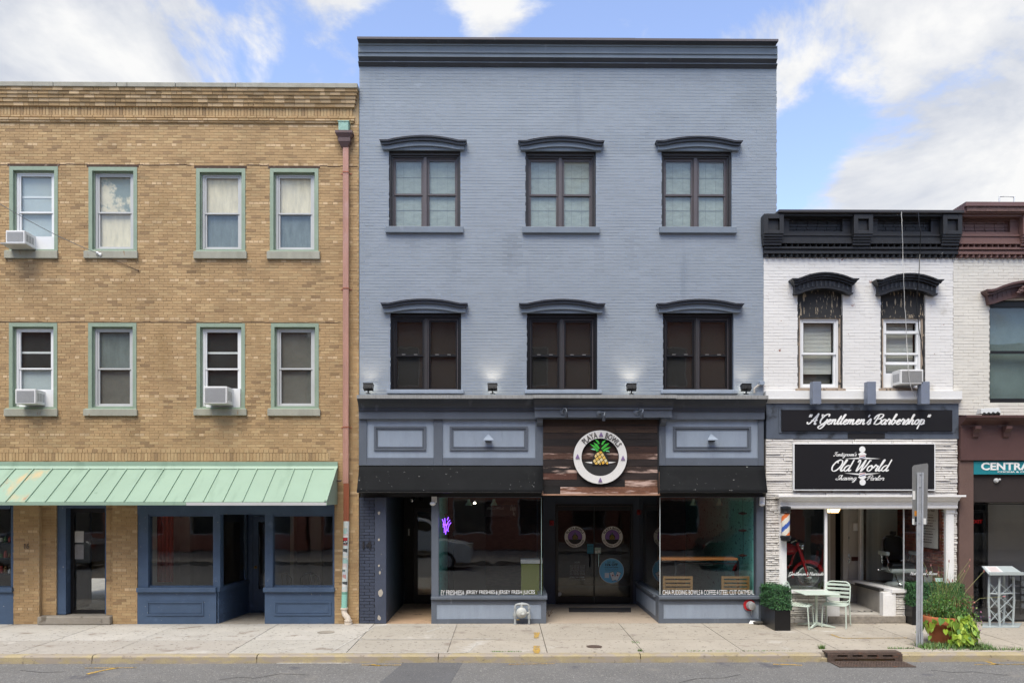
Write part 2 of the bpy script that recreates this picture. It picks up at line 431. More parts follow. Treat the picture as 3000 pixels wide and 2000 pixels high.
# ---------------------------------------------------------------- palette
M_ASPH = mat('asphalt', '6e6d6b', .9, .10, 1.2, bump=.5, bscale=150, fine=.35, spots=[('97948f', .585, .05, 34), ('4a4948', .60, .05, 26), ('57565a', .60, .10, 1.1), ('848079', .60, .12, .8)])
M_ASPH2 = mat('asphalt_patch', '5f5f60', .9, .08, 2, bump=.4, bscale=150, fine=.28, spots=[('85837f', .60, .05, 34), ('3f3f40', .62, .05, 26)])
M_SLAB = mat('concrete_slab', 'a39d93', .85, .08, 1.6, bump=.25, bscale=90, fine=.07, attr=True, spots=[('68625a', .62, .02, 14), ('8a8075', .57, .14, 2.2), ('b9b4ab', .60, .12, 1.3), ('7a7166', .66, .1, .7)])
M_CONC = mat('old_concrete', '938c81', .9, .16, 3, bump=.35, bscale=70, fine=.1, spots=[('6f675c', .58, .1, 5)])
M_KERB = mat('kerb_concrete', 'a39676', .85, .14, 3, bump=.3, bscale=60, fine=.12, spots=[('9a9083', .42, .16, 3.2, (1, 1, 2.5)), ('7d7264', .60, .08, 9), ('5f564a', .67, .05, 5)])
M_YELL = mat('yellow_marking_paint', 'b8933a', .8, .2, 8, fine=.25, spots=[('7a776f', .50, .10, 26)])
M_WLINE = mat('white_marking_paint', 'bcb9b1', .8, .1, 8, fine=.15, spots=[('a29c92', .50, .10, 14)])
M_MORT = mat('tan_mortar', 'ab9473', .95, .2, 2, bump=.3)
M_BRICK = mat('tan_brick', 'ffffff', .85, .13, 1.3, bump=.25, bscale=80, fine=.10, attr=True, spots=[('9c8059', .54, .22, 1.3, (1, 1, .35)), ('5f4a33', .66, .10, 1.7, (1, 1, .4))])
M_PBLUE = mat('blue_painted_brick', '8c949d', .62, .05, 1.5, bump=.12, bscale=45, fine=.03, attr=True, spots=[('7e8791', .58, .2, 1.0, (2.2, 1, .3)), ('99a2ab', .66, .1, 2.2, (1, 1, 1.4)), ('c4c0b4', .745, .01, 13)])
M_PWHITE = mat('white_painted_brick', 'dedcd8', .6, .03, 2, bump=.1, bscale=45, fine=.02, attr=True, spots=[('8d5f50', .675, .03, 5.5), ('c6c2ba', .62, .1, 1.2)])
M_PCREAM = mat('cream_painted_brick', 'd6d2c8', .6, .05, 2, bump=.12, bscale=45, fine=.03, attr=True)
M_PBLACK = mat('black_painted_brick', '26272a', .5, .15, 3, bump=.2, bscale=45, fine=.1, attr=True, spots=[('8f8c88', .70, .02, 9), ('6b4a41', .72, .02, 5)])
M_PBROWN = mat('brown_painted_brick', '70544e', .55, .08, 3, bump=.15, bscale=45, fine=.05, attr=True)
M_TRIM = mat('slate_blue_trim_paint', '5c636d', .5, .12, 2, stretch=(1, 1, .6), fine=.05, bump=.06, spots=[('7b8189', .64, .12, 2.5, (2, 1, .4)), ('b9b8b2', .74, .01, 16)])
M_TRIMD = mat('dark_slate_and_cove_shade', '3a3e46', .45, .16, 2, stretch=(1, 1, .6), fine=.05, bump=.06, spots=[('555a63', .62, .14, 2.5, (2, 1, .5))])  # dark slate; on the coves the darker tone stands in for overhang shade
M_PANEL = mat('light_blue_panel_paint', '8e99a7', .55, .08, 2, stretch=(3, 3, .6), fine=.04, bump=.04, spots=[('7f8995', .6, .15, 2, (2, 1, .4))])
M_NAVY = mat('navy_storefront_paint', '475a73', .5, .12, 2.5, fine=.06, bump=.06, spots=[('a5a39c', .69, .015, 18), ('586b86', .58, .15, 3)])
M_NPIER = mat('navy_painted_brick', '3f4656', .5, .08, 2, fine=.06, bump=.15, attr=True)
M_GREY = mat('grey_stained_metal', '8d8d8b', .55, .22, 6, stretch=(6, 6, .5), fine=.12)
M_GREEN = mat('mint_green_awning_metal', '8ea693', .45, .05, 1.3, fine=.02, spots=[('849c89', .53, .2, 2.0, (2.6, .5, .5)), ('6f8a74', .68, .06, 7)])
M_GRUST = mat('mint_green_metal_with_rust', '8ea693', .5, .05, 1.3, fine=.02, spots=[('b8a680', .47, .22, 2.2, (1.6, .8, .8)), ('a3765a', .60, .12, 2.6, (2.0, .8, .7))])
M_CASE = mat('sage_green_casing_paint', '8b9b88', .55, .10, 3, fine=.06, bump=.05)
M_STONE = mat('weathered_sill_stone', '9b9a8c', .8, .15, 5, stretch=(1, 1, .3), fine=.1, bump=.15, spots=[('8a6a4c', .62, .1, 9, (1, 1, .3))])
M_COPE = mat('coping_stone', '9c998d', .8, .16, 4, fine=.08, spots=[('4f4c46', .63, .08, 4, (1, 1, .3))])
M_VINYL = mat('white_vinyl', 'e2e3e3', .4, .03, 3, fine=.02)
M_VINYLG = mat('grey_white_vinyl', 'bcbdbc', .45, .06, 3, fine=.03)
M_DARKF = mat('dark_bronze_frame', '3a3839', .4, .06, 3, fine=.03)
M_BRZ = mat('bronze_grey_frame', '5b5557', .4, .05, 3, fine=.03)
M_BLKF = mat('black_aluminium', '1c1c1e', .35, .05, 3)
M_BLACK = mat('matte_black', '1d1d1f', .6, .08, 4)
M_CANVAS = mat('black_awning_canvas', '1f2021', .85, .16, 1.5, stretch=(1, 1, 1), fine=.12, spec=.08, bump=.1, bscale=200, spots=[('9a9a97', .685, .015, 15), ('2c2d2d', .55, .2, 1.2, (1, 1, .5))])
M_RUSTL = mat('rusty_steel_lintel', '4c3a30', .85, .3, 8, fine=.2, spots=[('7d6d60', .6, .08, 12)])
M_COPPER = mat('copper', 'bd9282', .42, .12, 1.5, stretch=(4, 4, .5), metal=.25, fine=.06, spots=[('c7a298', .55, .2, 1.2)])
M_COPPER2 = mat('brown_copper', 'a3644c', .4, .15, 2, metal=.3, fine=.06)
M_VERD = mat('verdigris_copper', '92b5a8', .7, .18, 9, fine=.15, spots=[('6f8f7c', .6, .1, 14)])
M_HOPPER = mat('brown_painted_metal', '5f4b4a', .5, .1, 4)
M_MINT = mat('mint_plastic_pipe', '8fc6b6', .5, .1, 6)
M_CREAMP = mat('cream_cast_iron_paint', 'd9cdbd', .6, .1, 8, fine=.08)
M_ACW = mat('white_ac_housing', 'd8d8d6', .45, .05, 4)
M_ACG = mat('grey_ac_grille', '8a8a8b', .6, .12, 30)
M_IRON = mat('rusty_cast_iron', '55473f', .8, .25, 12, fine=.25, bump=.3, spots=[('6d4b3a', .60, .1, 9)])
M_GALV = mat('galvanised_steel', 'aeb2b7', .45, .12, 9, metal=.2, fine=.08)
M_GALVP = mat('grey_pipe_paint', '9fa3a2', .55, .15, 12, fine=.08)
M_CHROME = mat('chrome', 'd5d7d8', .12, .03, 5, metal=1)
M_WLET = mat('white_lettering', 'e8e8e6', .5, .02, 5)
M_BLET = mat('black_lettering', '26262a', .5, .02, 5)
M_DARKROOM = mat('dim_room_wall', '7d7873', .9, .12, 1.5)
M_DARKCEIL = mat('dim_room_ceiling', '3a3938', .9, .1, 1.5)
G_WIN = glass('window_glass', (.97, .985, .975), 1.5, .015)
G_SHOP = glass('shop_glass', (.95, .97, .96), 1.75, .02)

# ---------------------------------------------------------------- brickwork
def cells(mb, x0, x1, z0, z1, holes, y0, y1):
    xs = sorted({x0, x1, *[min(max(h[k], x0), x1) for h in holes for k in (0, 1)]})
    zs = sorted({z0, z1, *[min(max(h[k], z0), z1) for h in holes for k in (2, 3)]})
    for j in range(len(zs) - 1):
        if zs[j + 1] - zs[j] < 1e-5: continue
        run = None
        for i in range(len(xs) - 1):
            cx, cz = (xs[i] + xs[i + 1]) / 2, (zs[j] + zs[j + 1]) / 2
            solid = not any(h[0] < cx < h[1] and h[2] < cz < h[3] for h in holes)
            if solid:
                run = (run[0] if run else xs[i], xs[i + 1])
            if (not solid or i == len(xs) - 2) and run:
                mb.box(run[0], run[1], y0, y1, zs[j], zs[j + 1]); run = None
    return mb
BR = {}
def bricks(parent, x0, x1, z0, z1, holes, Y, colour, m, length=.205, course=.0677, joint=.009, proud=.006, jit=.0025, single=300, headers=0, name='brick', seed=1, fill=0.0):
    """running-bond brickwork in front of a wall: the bricks nearest the camera are parts, the others one part"""
    r = random.Random(seed)
    rest = MB(); full = []
    row = 0; z = z0
    while z < z1 - .02:
        zt = min(z + course, z1); zc = (z + zt) / 2
        seg = [(x0, x1)]
        for h in holes:
            if h[2] < zc < h[3]:
                ns = []
                for a, b in seg:
                    if h[1] <= a or h[0] >= b: ns.append((a, b)); continue
                    if h[0] > a: ns.append((a, h[0]))
                    if h[1] < b: ns.append((h[1], b))
                seg = ns
        hdr = headers and row % headers == headers - 2
        L = length / 2 + .003 if hdr else length
        st = L + joint
        off = (row % 2) * st / 2 + (.07 if hdr else 0) + r.uniform(-.006, .006)
        for a, b in seg:
            k = math.floor((a - x0 - off) / st)
            while True:
                q0 = x0 + off + k * st; q1 = q0 + L; k += 1
                if q0 > b: break
                c0, c1 = max(q0, a), min(q1, b)
                if c1 - c0 < .025: continue
                cc = colour(r, hdr, (c0 + c1) / 2, zc)
                dy = r.uniform(-jit, jit); dz = r.uniform(-.0012, .0012)
                bb = (c0, c1, z + joint / 2 + dz, zt - joint / 2 + dz, dy, cc)
                if single and c1 - c0 > length - .002 and abs(zt - z - course) < 1e-6 and not hdr: full.append(bb)
                else: rest.box(c0, c1 + (joint if r.random() < fill else 0), Y + dy, Y + dy + proud + .012, bb[2], bb[3], cc)
        z = zt; row += 1
    full.sort(key=lambda b: (((b[0] + b[1]) / 2 - EYE.x) ** 2 + (b[2] - EYE.z) ** 2))
    for b in full[single:]:
        e_ = b[1] + (joint if r.random() < fill and not any(abs(b[1] - h[0]) < .02 for h in holes) else 0)
        rest.box(b[0], e_, Y + b[4], Y + b[4] + proud + .012, b[2], b[3], b[5])
    protos = []
    for b in full[:single]:
        key = (m.name, round(length, 4), round(course, 4))
        pr = BR.setdefault(key, [])
        if len(pr) < 24:
            q = MB(); hl, hh = length / 2, (course - joint) / 2
            q.box(-hl, hl + (joint if r.random() < fill else 0), 0, proud + .012, -hh, hh, b[5])
            me_o = q.obj(name, m, parent, local=True); pr.append(me_o.data); o = me_o
        else:
            o = bpy.data.objects.new(name, r.choice(pr)); col.objects.link(o); o.parent = parent
        o.location = Vector(((b[0] + b[1]) / 2, Y + b[4], (b[2] + b[3]) / 2)) - W[parent.name]
    o = None
    if rest.v:
        o = rest.obj('brickwork', m, parent); o['kind'] = 'stuff'
    return o
STREAKS = []
def tan_colour(r, hdr, x, z):
    t = r.random()
    if hdr and t < .35: b = lin('c6ab86')
    elif t < .06: b = lin('947a5a')
    elif t < .20: b = lin('a58863')
    elif t < .40: b = lin('b59a72')
    else: b = lin('ae916a')
    k = r.uniform(.92, 1.07)
    for s0, zt_s, ln in STREAKS:      # rusty water runs from the ends of the sills
        if abs(x - s0) < .11 and zt_s - ln < z < zt_s: k *= r.uniform(.72, .92)
    return tuple(min(1, v * k) for v in b)
def paint_colour(v=.04):
    def f(r, hdr, x, z):
        k = 1 + r.uniform(-v, v)
        return (k, k, k)
    return f

# ---------------------------------------------------------------- ground, road, kerb, sidewalk
KERB_I, KERB_O, ROAD_Z = -3.0, -3.16, -0.13
mb = MB(); mb.box(-300, 300, -300, 300, -.6, -.45); g = mb.obj('ground', M_CONC); tag(g, kind='structure')
mb = MB(); mb.box(-120, 120, -14.3, KERB_O - .001, -.44, ROAD_Z); road = mb.obj('road', M_ASPH); tag(road, kind='structure')
# darker asphalt repair strip
a, b_, c_, d_ = gpt(1185, 1937, ROAD_Z), gpt(1358, 1937, ROAD_Z), gpt(1270, 2080, ROAD_Z), gpt(1020, 2080, ROAD_Z)
mb = MB(); zz = ROAD_Z + .004
mb.hexa([(d_.x, d_.y, zz - .003), (c_.x, c_.y, zz - .003), (b_.x, b_.y, zz - .003), (a.x, a.y, zz - .003), (d_.x, d_.y, zz), (c_.x, c_.y, zz), (b_.x, b_.y, zz), (a.x, a.y, zz)])
tag(mb.obj('asphalt_patch', M_ASPH2, road))
# sprayed survey marks on the road
def mark(pts, w, z, parent, m, name='paint_mark'):
    mb = MB(); P = [gpt(px, py, z) for px, py in pts]
    for i in range(len(P) - 1):
        p, q = P[i], P[i + 1]; d = (q - p); d.z = 0; d.normalize(); n = Vector((-d.y, d.x, 0)) * w / 2
        k = 6
        for j in range(k):
            u, v = p.lerp(q, j / k), p.lerp(q, (j + 1) / k)
            w0, w1 = rnd.uniform(.75, 1.15), rnd.uniform(.75, 1.15)
            mb.quad(u - n * w0, v - n * w1, v + n * w1, u + n * w0)
    mb.v = [(q[0], q[1], z) for q in mb.v]
    return mb.obj(name, m, parent)
ZR = ROAD_Z + .005
mark([(255, 1973), (300, 1962), (345, 1954)], .08, ZR, road, M_YELL)
mark([(248, 1955), (400, 1954)], .03, ZR, road, M_YELL)
mark([(1060, 1946), (1110, 1947), (1175, 1946)], .035, ZR, road, M_YELL)
mark([(1085, 1945), (1115, 1948)], .1, ZR, road, M_YELL)
mark([(1490, 1944), (1625, 1942)], .03, ZR, road, M_YELL)
mark([(2265, 1944), (2320, 1945), (2350, 1947)], .06, ZR, road, M_YELL)
mark([(2855, 1945), (3080, 1943)], .03, ZR, road, M_YELL)
mark([(2880, 1933), (2922, 1945)], .07, ZR, road, M_YELL)
mark([(810, 1941), (1030, 1941)], .05, ZR + .001, road, M_WLINE)
M_TAR = mat('dark_crack', '3a3938', .9, .2, 8)
for pts in ([(640, 1990), (700, 1982), (745, 1985), (820, 1972), (905, 1975)], [(1990, 1998), (2040, 1986), (2120, 1984), (2170, 1974)], [(60, 1962), (120, 1968), (190, 1966)], [(2720, 1960), (2790, 1968), (2850, 1966), (2960, 1978)]):
    mark(pts, .014, ZR - .001, road, M_TAR, 'crack')
# kerb stones
kerb = MB(); kerb.box(-120, 120, KERB_O + .02, KERB_I, -.44, -.08); kerb = kerb.obj('kerb', M_KERB); tag(kerb, kind='structure')
kj = [-1700, -1100, -700, -250, 280, 757, 1285, 1876, 2408, 2632, 3080, 3600, 4200]
kx = [gpt(p, 1915, 0).x for p in kj]
for i in range(len(kx) - 1):
    if kj[i] == 2408: continue
    a, b = kx[i] + .008, kx[i + 1] - .008
    prof = [(KERB_O, -.20), (KERB_O + .012, -.03), (KERB_O + .04, -.004), (KERB_I - .004, .002), (KERB_I - .004, -.2)]
    mb = MB(); mb.prism(prof, 'x', a, b); mb.obj('kerb_stone', M_KERB, kerb)
# sidewalk slabs
sw = MB(); sw.box(-120, 120, KERB_I, 0.25, -.44, -.06); sw = sw.obj('sidewalk', M_CONC); tag(sw, kind='structure')
sj = [-1250, -980, -720, -480, -210, 40, 303, 526, 816, 1097, 1340, 1580, 1812, 2055, 2290, 2533, 2770, 3010, 3250, 3500, 3760, 4050]
sx = [X(p) for p in sj]
tone = {}
for row, (ya, yb) in enumerate(((-1.82, 0.24), (KERB_I, -1.82))):
    for i in range(len(sx) - 1):
        px = sj[i]
        if px < 816: t = (1.20, 1.23, 1.27) if row == 0 else (1.03, 1.03, 1.04)
        elif px == 816: t = (1.22, 1.25, 1.29) if row == 0 else (1.14, 1.17, 1.19)
        elif px < 1340: t = (1.04, 1.03, 1.0)
        else: t = (1.06, 1.03, .98)
        k = rnd.uniform(.96, 1.04); t = tuple(v * k for v in t)
        j = .007 if px not in (526, 1340) else .003
        # joints run square to the street
        mb = MB(); x0, x1 = sx[i] + j, sx[i + 1] - .006
        e = .006
        mb.box(x0, x1, ya + j, yb - .006, -.07, 0 - rnd.uniform(0, .0015), t)
        mb.obj('slab', M_SLAB, sw)
# white outlines round the repaired slabs
for p in ([(1105, 1832), (1440, 1832)], [(1045, 1871), (1460, 1870)], [(962, 1911), (1368, 1910)], [(1097, 1834), (965, 1911)], [(1400, 1880), (1368, 1910)], [(1300, 1834), (1250, 1850)]):
    mark(p, .035, .004, sw, M_WLINE, 'white_outline')
mark([(1573, 1851), (1571, 1868)], .10, .0045, sw, M_YELL)
mark([(1572, 1890), (1572, 1912)], .11, .0045, sw, M_YELL)
mark([(2435, 1857), (2460, 1866), (2480, 1868)], .05, .004, sw, M_YELL)
mark([(2480, 1868), (2660, 1867)], .03, .0042, sw, M_YELL)
# utility covers
def cover(px, py, r, m, label):
    p = gpt(px, py, 0); mb = MB(); mb.lathe([(r, .001), (r, .006), (r * .93, .007), (r * .9, .004), (r * .2, .004), (r * .18, .007), (.001, .007)], 28, (p.x, p.y, 0))
    o = mb.obj('utility_cover', m); tag(o, label, 'utility cover')
cover(1741, 1893, .135, M_IRON, 'small round rusty utility cover set in the sidewalk before the double glass doors')
cover(955, 1851, .16, M_CONC, 'pale round concrete cover in the sidewalk near the foot of the copper downspout')
# ================================================================ tan brick building (left)
XL = X(-420); XW = X(1051)
tb = thing('brick_building', (X(520), 0.3, 0), 'tan brick two-storey building with sage green window frames and a long mint awning', 'building')
up = [(28, 488, 170, 735, 16, 171, 736, 758), (260, 490, 402, 735, 248, 405, 737, 758), (575, 494, 719, 736, 569, 724, 738, 759), (791, 494, 933, 737, 783, 938, 738, 760)]
lo = [(27, 946, 168, 1196, 15, 171, 1198, 1219), (259, 946, 400, 1197, 247, 404, 1199, 1218), (576, 947, 718, 1197, 569, 724, 1198, 1217), (794, 947, 934, 1196, 785, 939, 1198, 1218)]
wl_ = up + lo
holes = [rect(a[0], a[1], a[2], a[3]) for a in wl_]
# more windows of the same building beyond the left edge
for dx in (-262,):
    for a in (up[1], lo[1]):
        q = tuple(v + dx - 240 if i in (0, 2, 4, 5) else v for i, v in enumerate(a))
        wl_.append(q); holes.append(rect(*q[:4]))
zb = Zp(520, 1478)
gh = [(XL - 1, X(39), -.1, zb), (X(115), X(330), -.1, zb), (X(402), X(980), -.1, zb)]
zt_field = Zp(520, 359)
for a in wl_:
    for px_s in (a[4] + 4, a[5] - 4): STREAKS.append((X(px_s), Zp(px_s, a[7]), rnd.uniform(.2, .6)))
    if a[1] < 900 and a[0] > 0: STREAKS.append((X(a[2] + 12), Zp(a[2], a[1]), .25))
mb = MB(); cells(mb, XL, XW, 0, Zp(520, 268), holes + gh, .006, .30)
wall = mb.obj('wall', M_MORT, tb)
sold = (XL, X(965), Zp(520, 1350), Zp(520, 1314))
bricks(wall, XL, XW, 0.0, zt_field, holes + gh + [sold], 0.0, tan_colour, M_BRICK, length=.178, course=.0555, joint=.0075, proud=.004, headers=7, seed=3)
# soldier courses above the awning and in the cornice, corbelled courses, coping
def soldiers(x0, x1, z0, z1, w, Y, name='brickwork'):
    mb = MB(); x = x0
    while x < x1 - w:
        mb.box(x, x + w - .009, Y + rnd.uniform(-.002, .002), Y + .03, z0 + .004, z1 - .004, tan_colour(rnd, False, x, z0)); x += w
    o = mb.obj(name, M_BRICK, wall); o['kind'] = 'stuff'
soldiers(XL, X(965), Zp(520, 1326), Zp(520, 1314), .098, -.004)
soldiers(XL, X(965), Zp(520, 1350), Zp(520, 1326), .066, -.004)
def zz(py): return Zp(520, py)
mb = MB()
for i, (p0, p1, pr) in enumerate([(255, 266, .135), (266, 277, .115), (277, 288, .095), (288, 300, .075), (300, 312, .055), (346, 352, .05), (352, 359, .03)]):
    x = XL; end = XW - .12 + pr * .9
    while x < end:
        L = rnd.choice((.205, .205, .1)); x1 = min(x + L, end)
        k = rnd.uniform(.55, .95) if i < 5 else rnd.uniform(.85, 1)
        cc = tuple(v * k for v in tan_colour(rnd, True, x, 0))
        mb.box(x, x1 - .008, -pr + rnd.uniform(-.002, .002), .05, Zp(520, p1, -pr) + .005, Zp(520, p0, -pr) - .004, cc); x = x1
o = mb.obj('brickwork', M_BRICK, wall); o['kind'] = 'stuff'
mb = MB()
for i, (p0, p1, pr) in enumerate([(255, 266, .125), (266, 277, .105), (277, 288, .085), (288, 300, .065), (300, 312, .045), (346, 359, .02)]):
    mb.box(XL, XW - .13 + pr * .9, -pr, .04, Zp(520, p1, -pr - .01) + .002, Zp(520, p0, -pr - .01) - .001)
mb.obj('mortar_bed', M_MORT, wall)
soldiers(XL, XW - .07, zz(340), zz(312), .064, -.012)
mb = MB(); x = XL
while x < XW - .08:
    mb.box(x, min(x + .205, XW - .07) - .008, -.02, .02, zz(346) + .004, zz(340) - .002, tan_colour(rnd, False, x, 0)); x += .205
o = mb.obj('brickwork', M_BRICK, wall); o['kind'] = 'stuff'
cj = [XL, X(-170), X(168), X(352), X(523), X(698), XW + .005]
for i in range(6):
    mb = MB(); mb.box(cj[i] + .006, cj[i + 1] - .004, -.16, .45, Zp(520, 254.5, -.16), Zp(520, 241.5, -.16) + rnd.uniform(0, .006)); mb.obj('coping_stone', M_COPE, wall, bevel=.008)
# building mass: side walls, roof, floors
mb = MB()
ZR2 = zz(268)
mb.box(XL, XL + .25, .31, 9, 0, ZR2); mb.box(XW - .25, XW, .31, 9, 0, ZR2); mb.box(XL + .26, XW - .26, 8.7, 9, 0, ZR2)
mb.obj('side_wall', M_MORT, tb)
mb = MB(); mb.box(XL + .26, XW - .26, .32, 8.69, ZR2 - .5, ZR2 - .3); mb.obj('roof', M_BLACK, tb)
mb = MB(); mb.box(XL + .26, XW - .26, .32, 8.69, zz(1420), zz(1380)); mb.box(XL + .26, XW - .26, .32, 8.69, zz(860), zz(830)); mb.obj('floor_slab', M_DARKCEIL, tb)
mb = MB(); mb.box(XL + .26, XW - .26, 3.0, 3.06, zz(1375), ZR2 - .52)
mb.obj('room_wall', M_DARKROOM, tb)

# curtains, blinds and films behind the panes; cream sheets paint in warm reflections
B_CREAM = mat('cream_reflection_sheet', 'e2d4b8', .8, .16, 5, stretch=(2.5, 1, .6), fine=.03, emit=0)
B_CREAM2 = mat('mottled_cream_reflection', 'e2d4b8', .7, .12, 5, fine=.03, spots=[('8b948c', .47, .10, 2.3)])
B_GREY = mat('grey_net_curtain', '747d7b', .8, .18, 4, stretch=(3, 1, .7), fine=.1)
B_PALE = mat('pale_blue_blind', 'b2bbbd', .7, .06, 3)
B_DGREY = mat('dusty_dark_blind', '6b6963', .8, .15, 3, fine=.08)
B_DARK = mat('dark_room_film', '262b2b', .8, .3, 3)
def lwin(a, kinds, mat_sash):
    x0, x1, z0, z1 = rect(*a[:4])
    w = mb = MB()
    mb.frame(x0, x1, z0, z1, .072, -.012, .14, wb=.03, wt=.075)
    mb.frame(x0 + .074, x1 - .074, z0 + .032, z1 - .077, .022, .05, .138)
    win = mb.obj('window', M_CASE, tb)
    sx0, sx1, sz0, sz1 = rect(a[4], a[6], a[5], a[7])
    mb = MB(); mb.box(sx0, sx1, -.05, .15, sz0, sz1); mb.obj('sill', M_STONE, win, bevel=.006)
    mb = MB(); mb.prism([(-.045, 0), (.14, 0), (.14, .05), (-.03, .012)], 'x', sx0 + .02, sx1 - .02); mb.move(Matrix.Translation((0, 0, sz1 + .001))); mb.obj('sill_board', M_CASE, win)
    ix0, ix1, iz0, iz1 = x0 + .098, x1 - .098, z0 + .056, z1 - .101
    mid = iz0 + (iz1 - iz0) * .475
    s = MB(); s.frame(ix0, ix1, iz0, iz1, .045, .075, .135, wb=.02, wt=.03)
    s.frame(ix0 + .047, ix1 - .047, mid, iz1 - .032, .03, .085, .13)
    s.frame(ix0 + .047, ix1 - .047, iz0 + .022, mid + .03, .034, .1, .142)
    s.obj('sash', mat_sash, win)
    g1 = MB(); g1.box(ix0 + .078, ix1 - .078, .112, .117, mid + .03, iz1 - .062); g1.obj('pane', G_WIN, win)
    g2 = MB(); g2.box(ix0 + .082, ix1 - .082, .122, .127, iz0 + .056, mid - .004); g2.obj('pane', G_WIN, win)
    b1 = MB(); b1.box(ix0 + .05, ix1 - .05,   .152, .158, mid + .01, iz1 - .03); b1.obj('blind', kinds[0], win)
    b2 = MB(); b2.box(ix0 + .05, ix1 - .05,   .160, .166, iz0 + .03, mid + .01); b2.obj('blind', kinds[1], win)
    if kinds[0] is B_PALE or kinds[0] is B_DARK:
        q = MB(); q.box(ix0 + .06, ix1 - .06,   .143, .150, mid + (iz1 - mid) * .40, mid + (iz1 - mid) * .45); q.obj('inner_sash_rail', M_VINYL, win)
    if a[1] < 900:
        l = MB(); l.box(x0 - .04, x1 + .03, -.004, .05, z1 + .001, z1 + .055); l.obj('lintel', M_RUSTL, win)
    return win
kinds = [(B_PALE, B_PALE), (B_CREAM2, B_CREAM), (B_CREAM, B_GREY), (B_CREAM, B_GREY), (B_DARK, B_PALE), (B_GREY, B_DGREY), (B_DARK, B_DARK), (B_DGREY, B_DGREY), (B_CREAM, B_GREY), (B_GREY, B_DGREY)]
for a, k in zip(wl_, kinds):
    lwin(a, k, M_VINYL if k[0] in (B_PALE, B_DARK) else M_VINYLG)
# crack lines at lintel level
mb = MB()
for (pa, pb, py) in ((-60, 26, 483), (172, 256, 481), (404, 560, 483), (722, 786, 484), (936, 1048, 487), (-60, 1000, 943)):
    x = X(pa); xe = X(pb)
    while x < xe:
        x1 = min(x + rnd.uniform(.1, .3), xe); z = Zp((pa + pb) / 2, py) + rnd.uniform(-.01, .01)
        mb.box(x, x1, -.006, .0, z - .006, z + .004); x = x1
mb.obj('cracked_joint', M_RUSTL, wall)

# ground floor: piers and the doorway
st = MB(); st.box(X(115) + .01, X(330) - .01, -.10, .9, 0.001, Zp(220, 1803)); step = st.obj('door_step', M_CONC, tb, bevel=.02)
for (pa, pb) in ((115, 158), (305, 330)):
    mb = MB(); mb.box(X(pa), X(pb), .091, .42, 0.0, zb); wq = mb.obj('pier', M_MORT, tb)
    bricks(wq, X(pa), X(pb), Zp(220, 1802), zb, [], .085, tan_colour, M_BRICK, length=.178, course=.0555, joint=.0075, proud=.004, single=0, seed=pa)
zd0 = Zp(220, 1801)
mb = MB(); mb.box(X(158) + .002, X(158) + .172, .12, .40, zd0, zb - .01); mb.box(X(305) - .042, X(305) - .002, .12, .40, zd0, zb - .01); mb.box(X(158) + .173, X(305) - .043, .12, .40, zb - .07, zb - .01)
dj = mb.obj('door_frame', M_NAVY, tb)
dx0, dx1 = X(158) + .175, X(305) - .01
dx1 = X(305) - .176
d0, d1 = X(190, .3), X(303, .3)
zf = Zp(245, 1800, .3); zh = Zp(245, 1478, .3)
mb = MB(); mb.frame(X(158) + .173, X(305) - .043, zf, zb - .071, .07, .30, .36, wb=.10, wt=.09); door = mb.obj('door', M_BLKF, tb)
mb = MB(); mb.box(X(158) + .244, X(305) - .114, .325, .331, zf + .101, zb - .162); mb.obj('pane', G_SHOP, door)
mb = MB(); hx = X(305) - .085; mb.tube([(hx, .30, 1.0), (hx, .25, 1.0), (hx, .25, 1.3), (hx, .30, 1.3)], .012, 8); mb.obj('handle', M_CHROME, door, smooth=True)
for (z0_, z1_, mm) in ((1.62, 1.85, M_VINYLG), (1.28, 1.58, M_ACG)):
    mb = MB(); mb.box(X(158) + .25, X(158) + .43, .318, .3235, z0_, z1_); mb.obj('paper_notice', mm, door)
mb = MB(); put_text(mb, '16', X(72), X(86), Zp(79, 1607), Zp(79, 1591), -.012, .02, .014); mb.obj('house_number', mat('weathered_bronze', '6e5c48', .6), tb)

# ---- navy storefront
def panel_mould(mb, x0, x1, z0, z1, Y, w=.035, d=.018):
    mb.frame(x0, x1, z0, z1, w, Y - d, Y + .01); mb.frame(x0 + w * 1.25, x1 - w * 1.25, z0 + w * 1.25, z1 - w * 1.25, w * .5, Y - d * .5, Y + .01)
YB = .95    # shop floor recess depth of the entry
sf = MB()
sf.box(X(402) + .002, X(980) - .002, .0, .25, Zp(700, 1506), zb + .06)                      # head beam
sf.box(X(402) + .003, X(433), .02, .22, Zp(420, 1720), Zp(420, 1506) - .001)               # left post
sf.box(X(623), X(644), .02, .22, Zp(633, 1720), Zp(633, 1506) - .001)
sf.box(X(775), X(798), .02, .22, Zp(786, 1720), Zp(786, 1506) - .001)
sf.box(X(974), X(980) - .003, .02, .22, Zp(976, 1720), Zp(976, 1506) - .001)
front = sf.obj('storefront_frame', M_NAVY, tb)
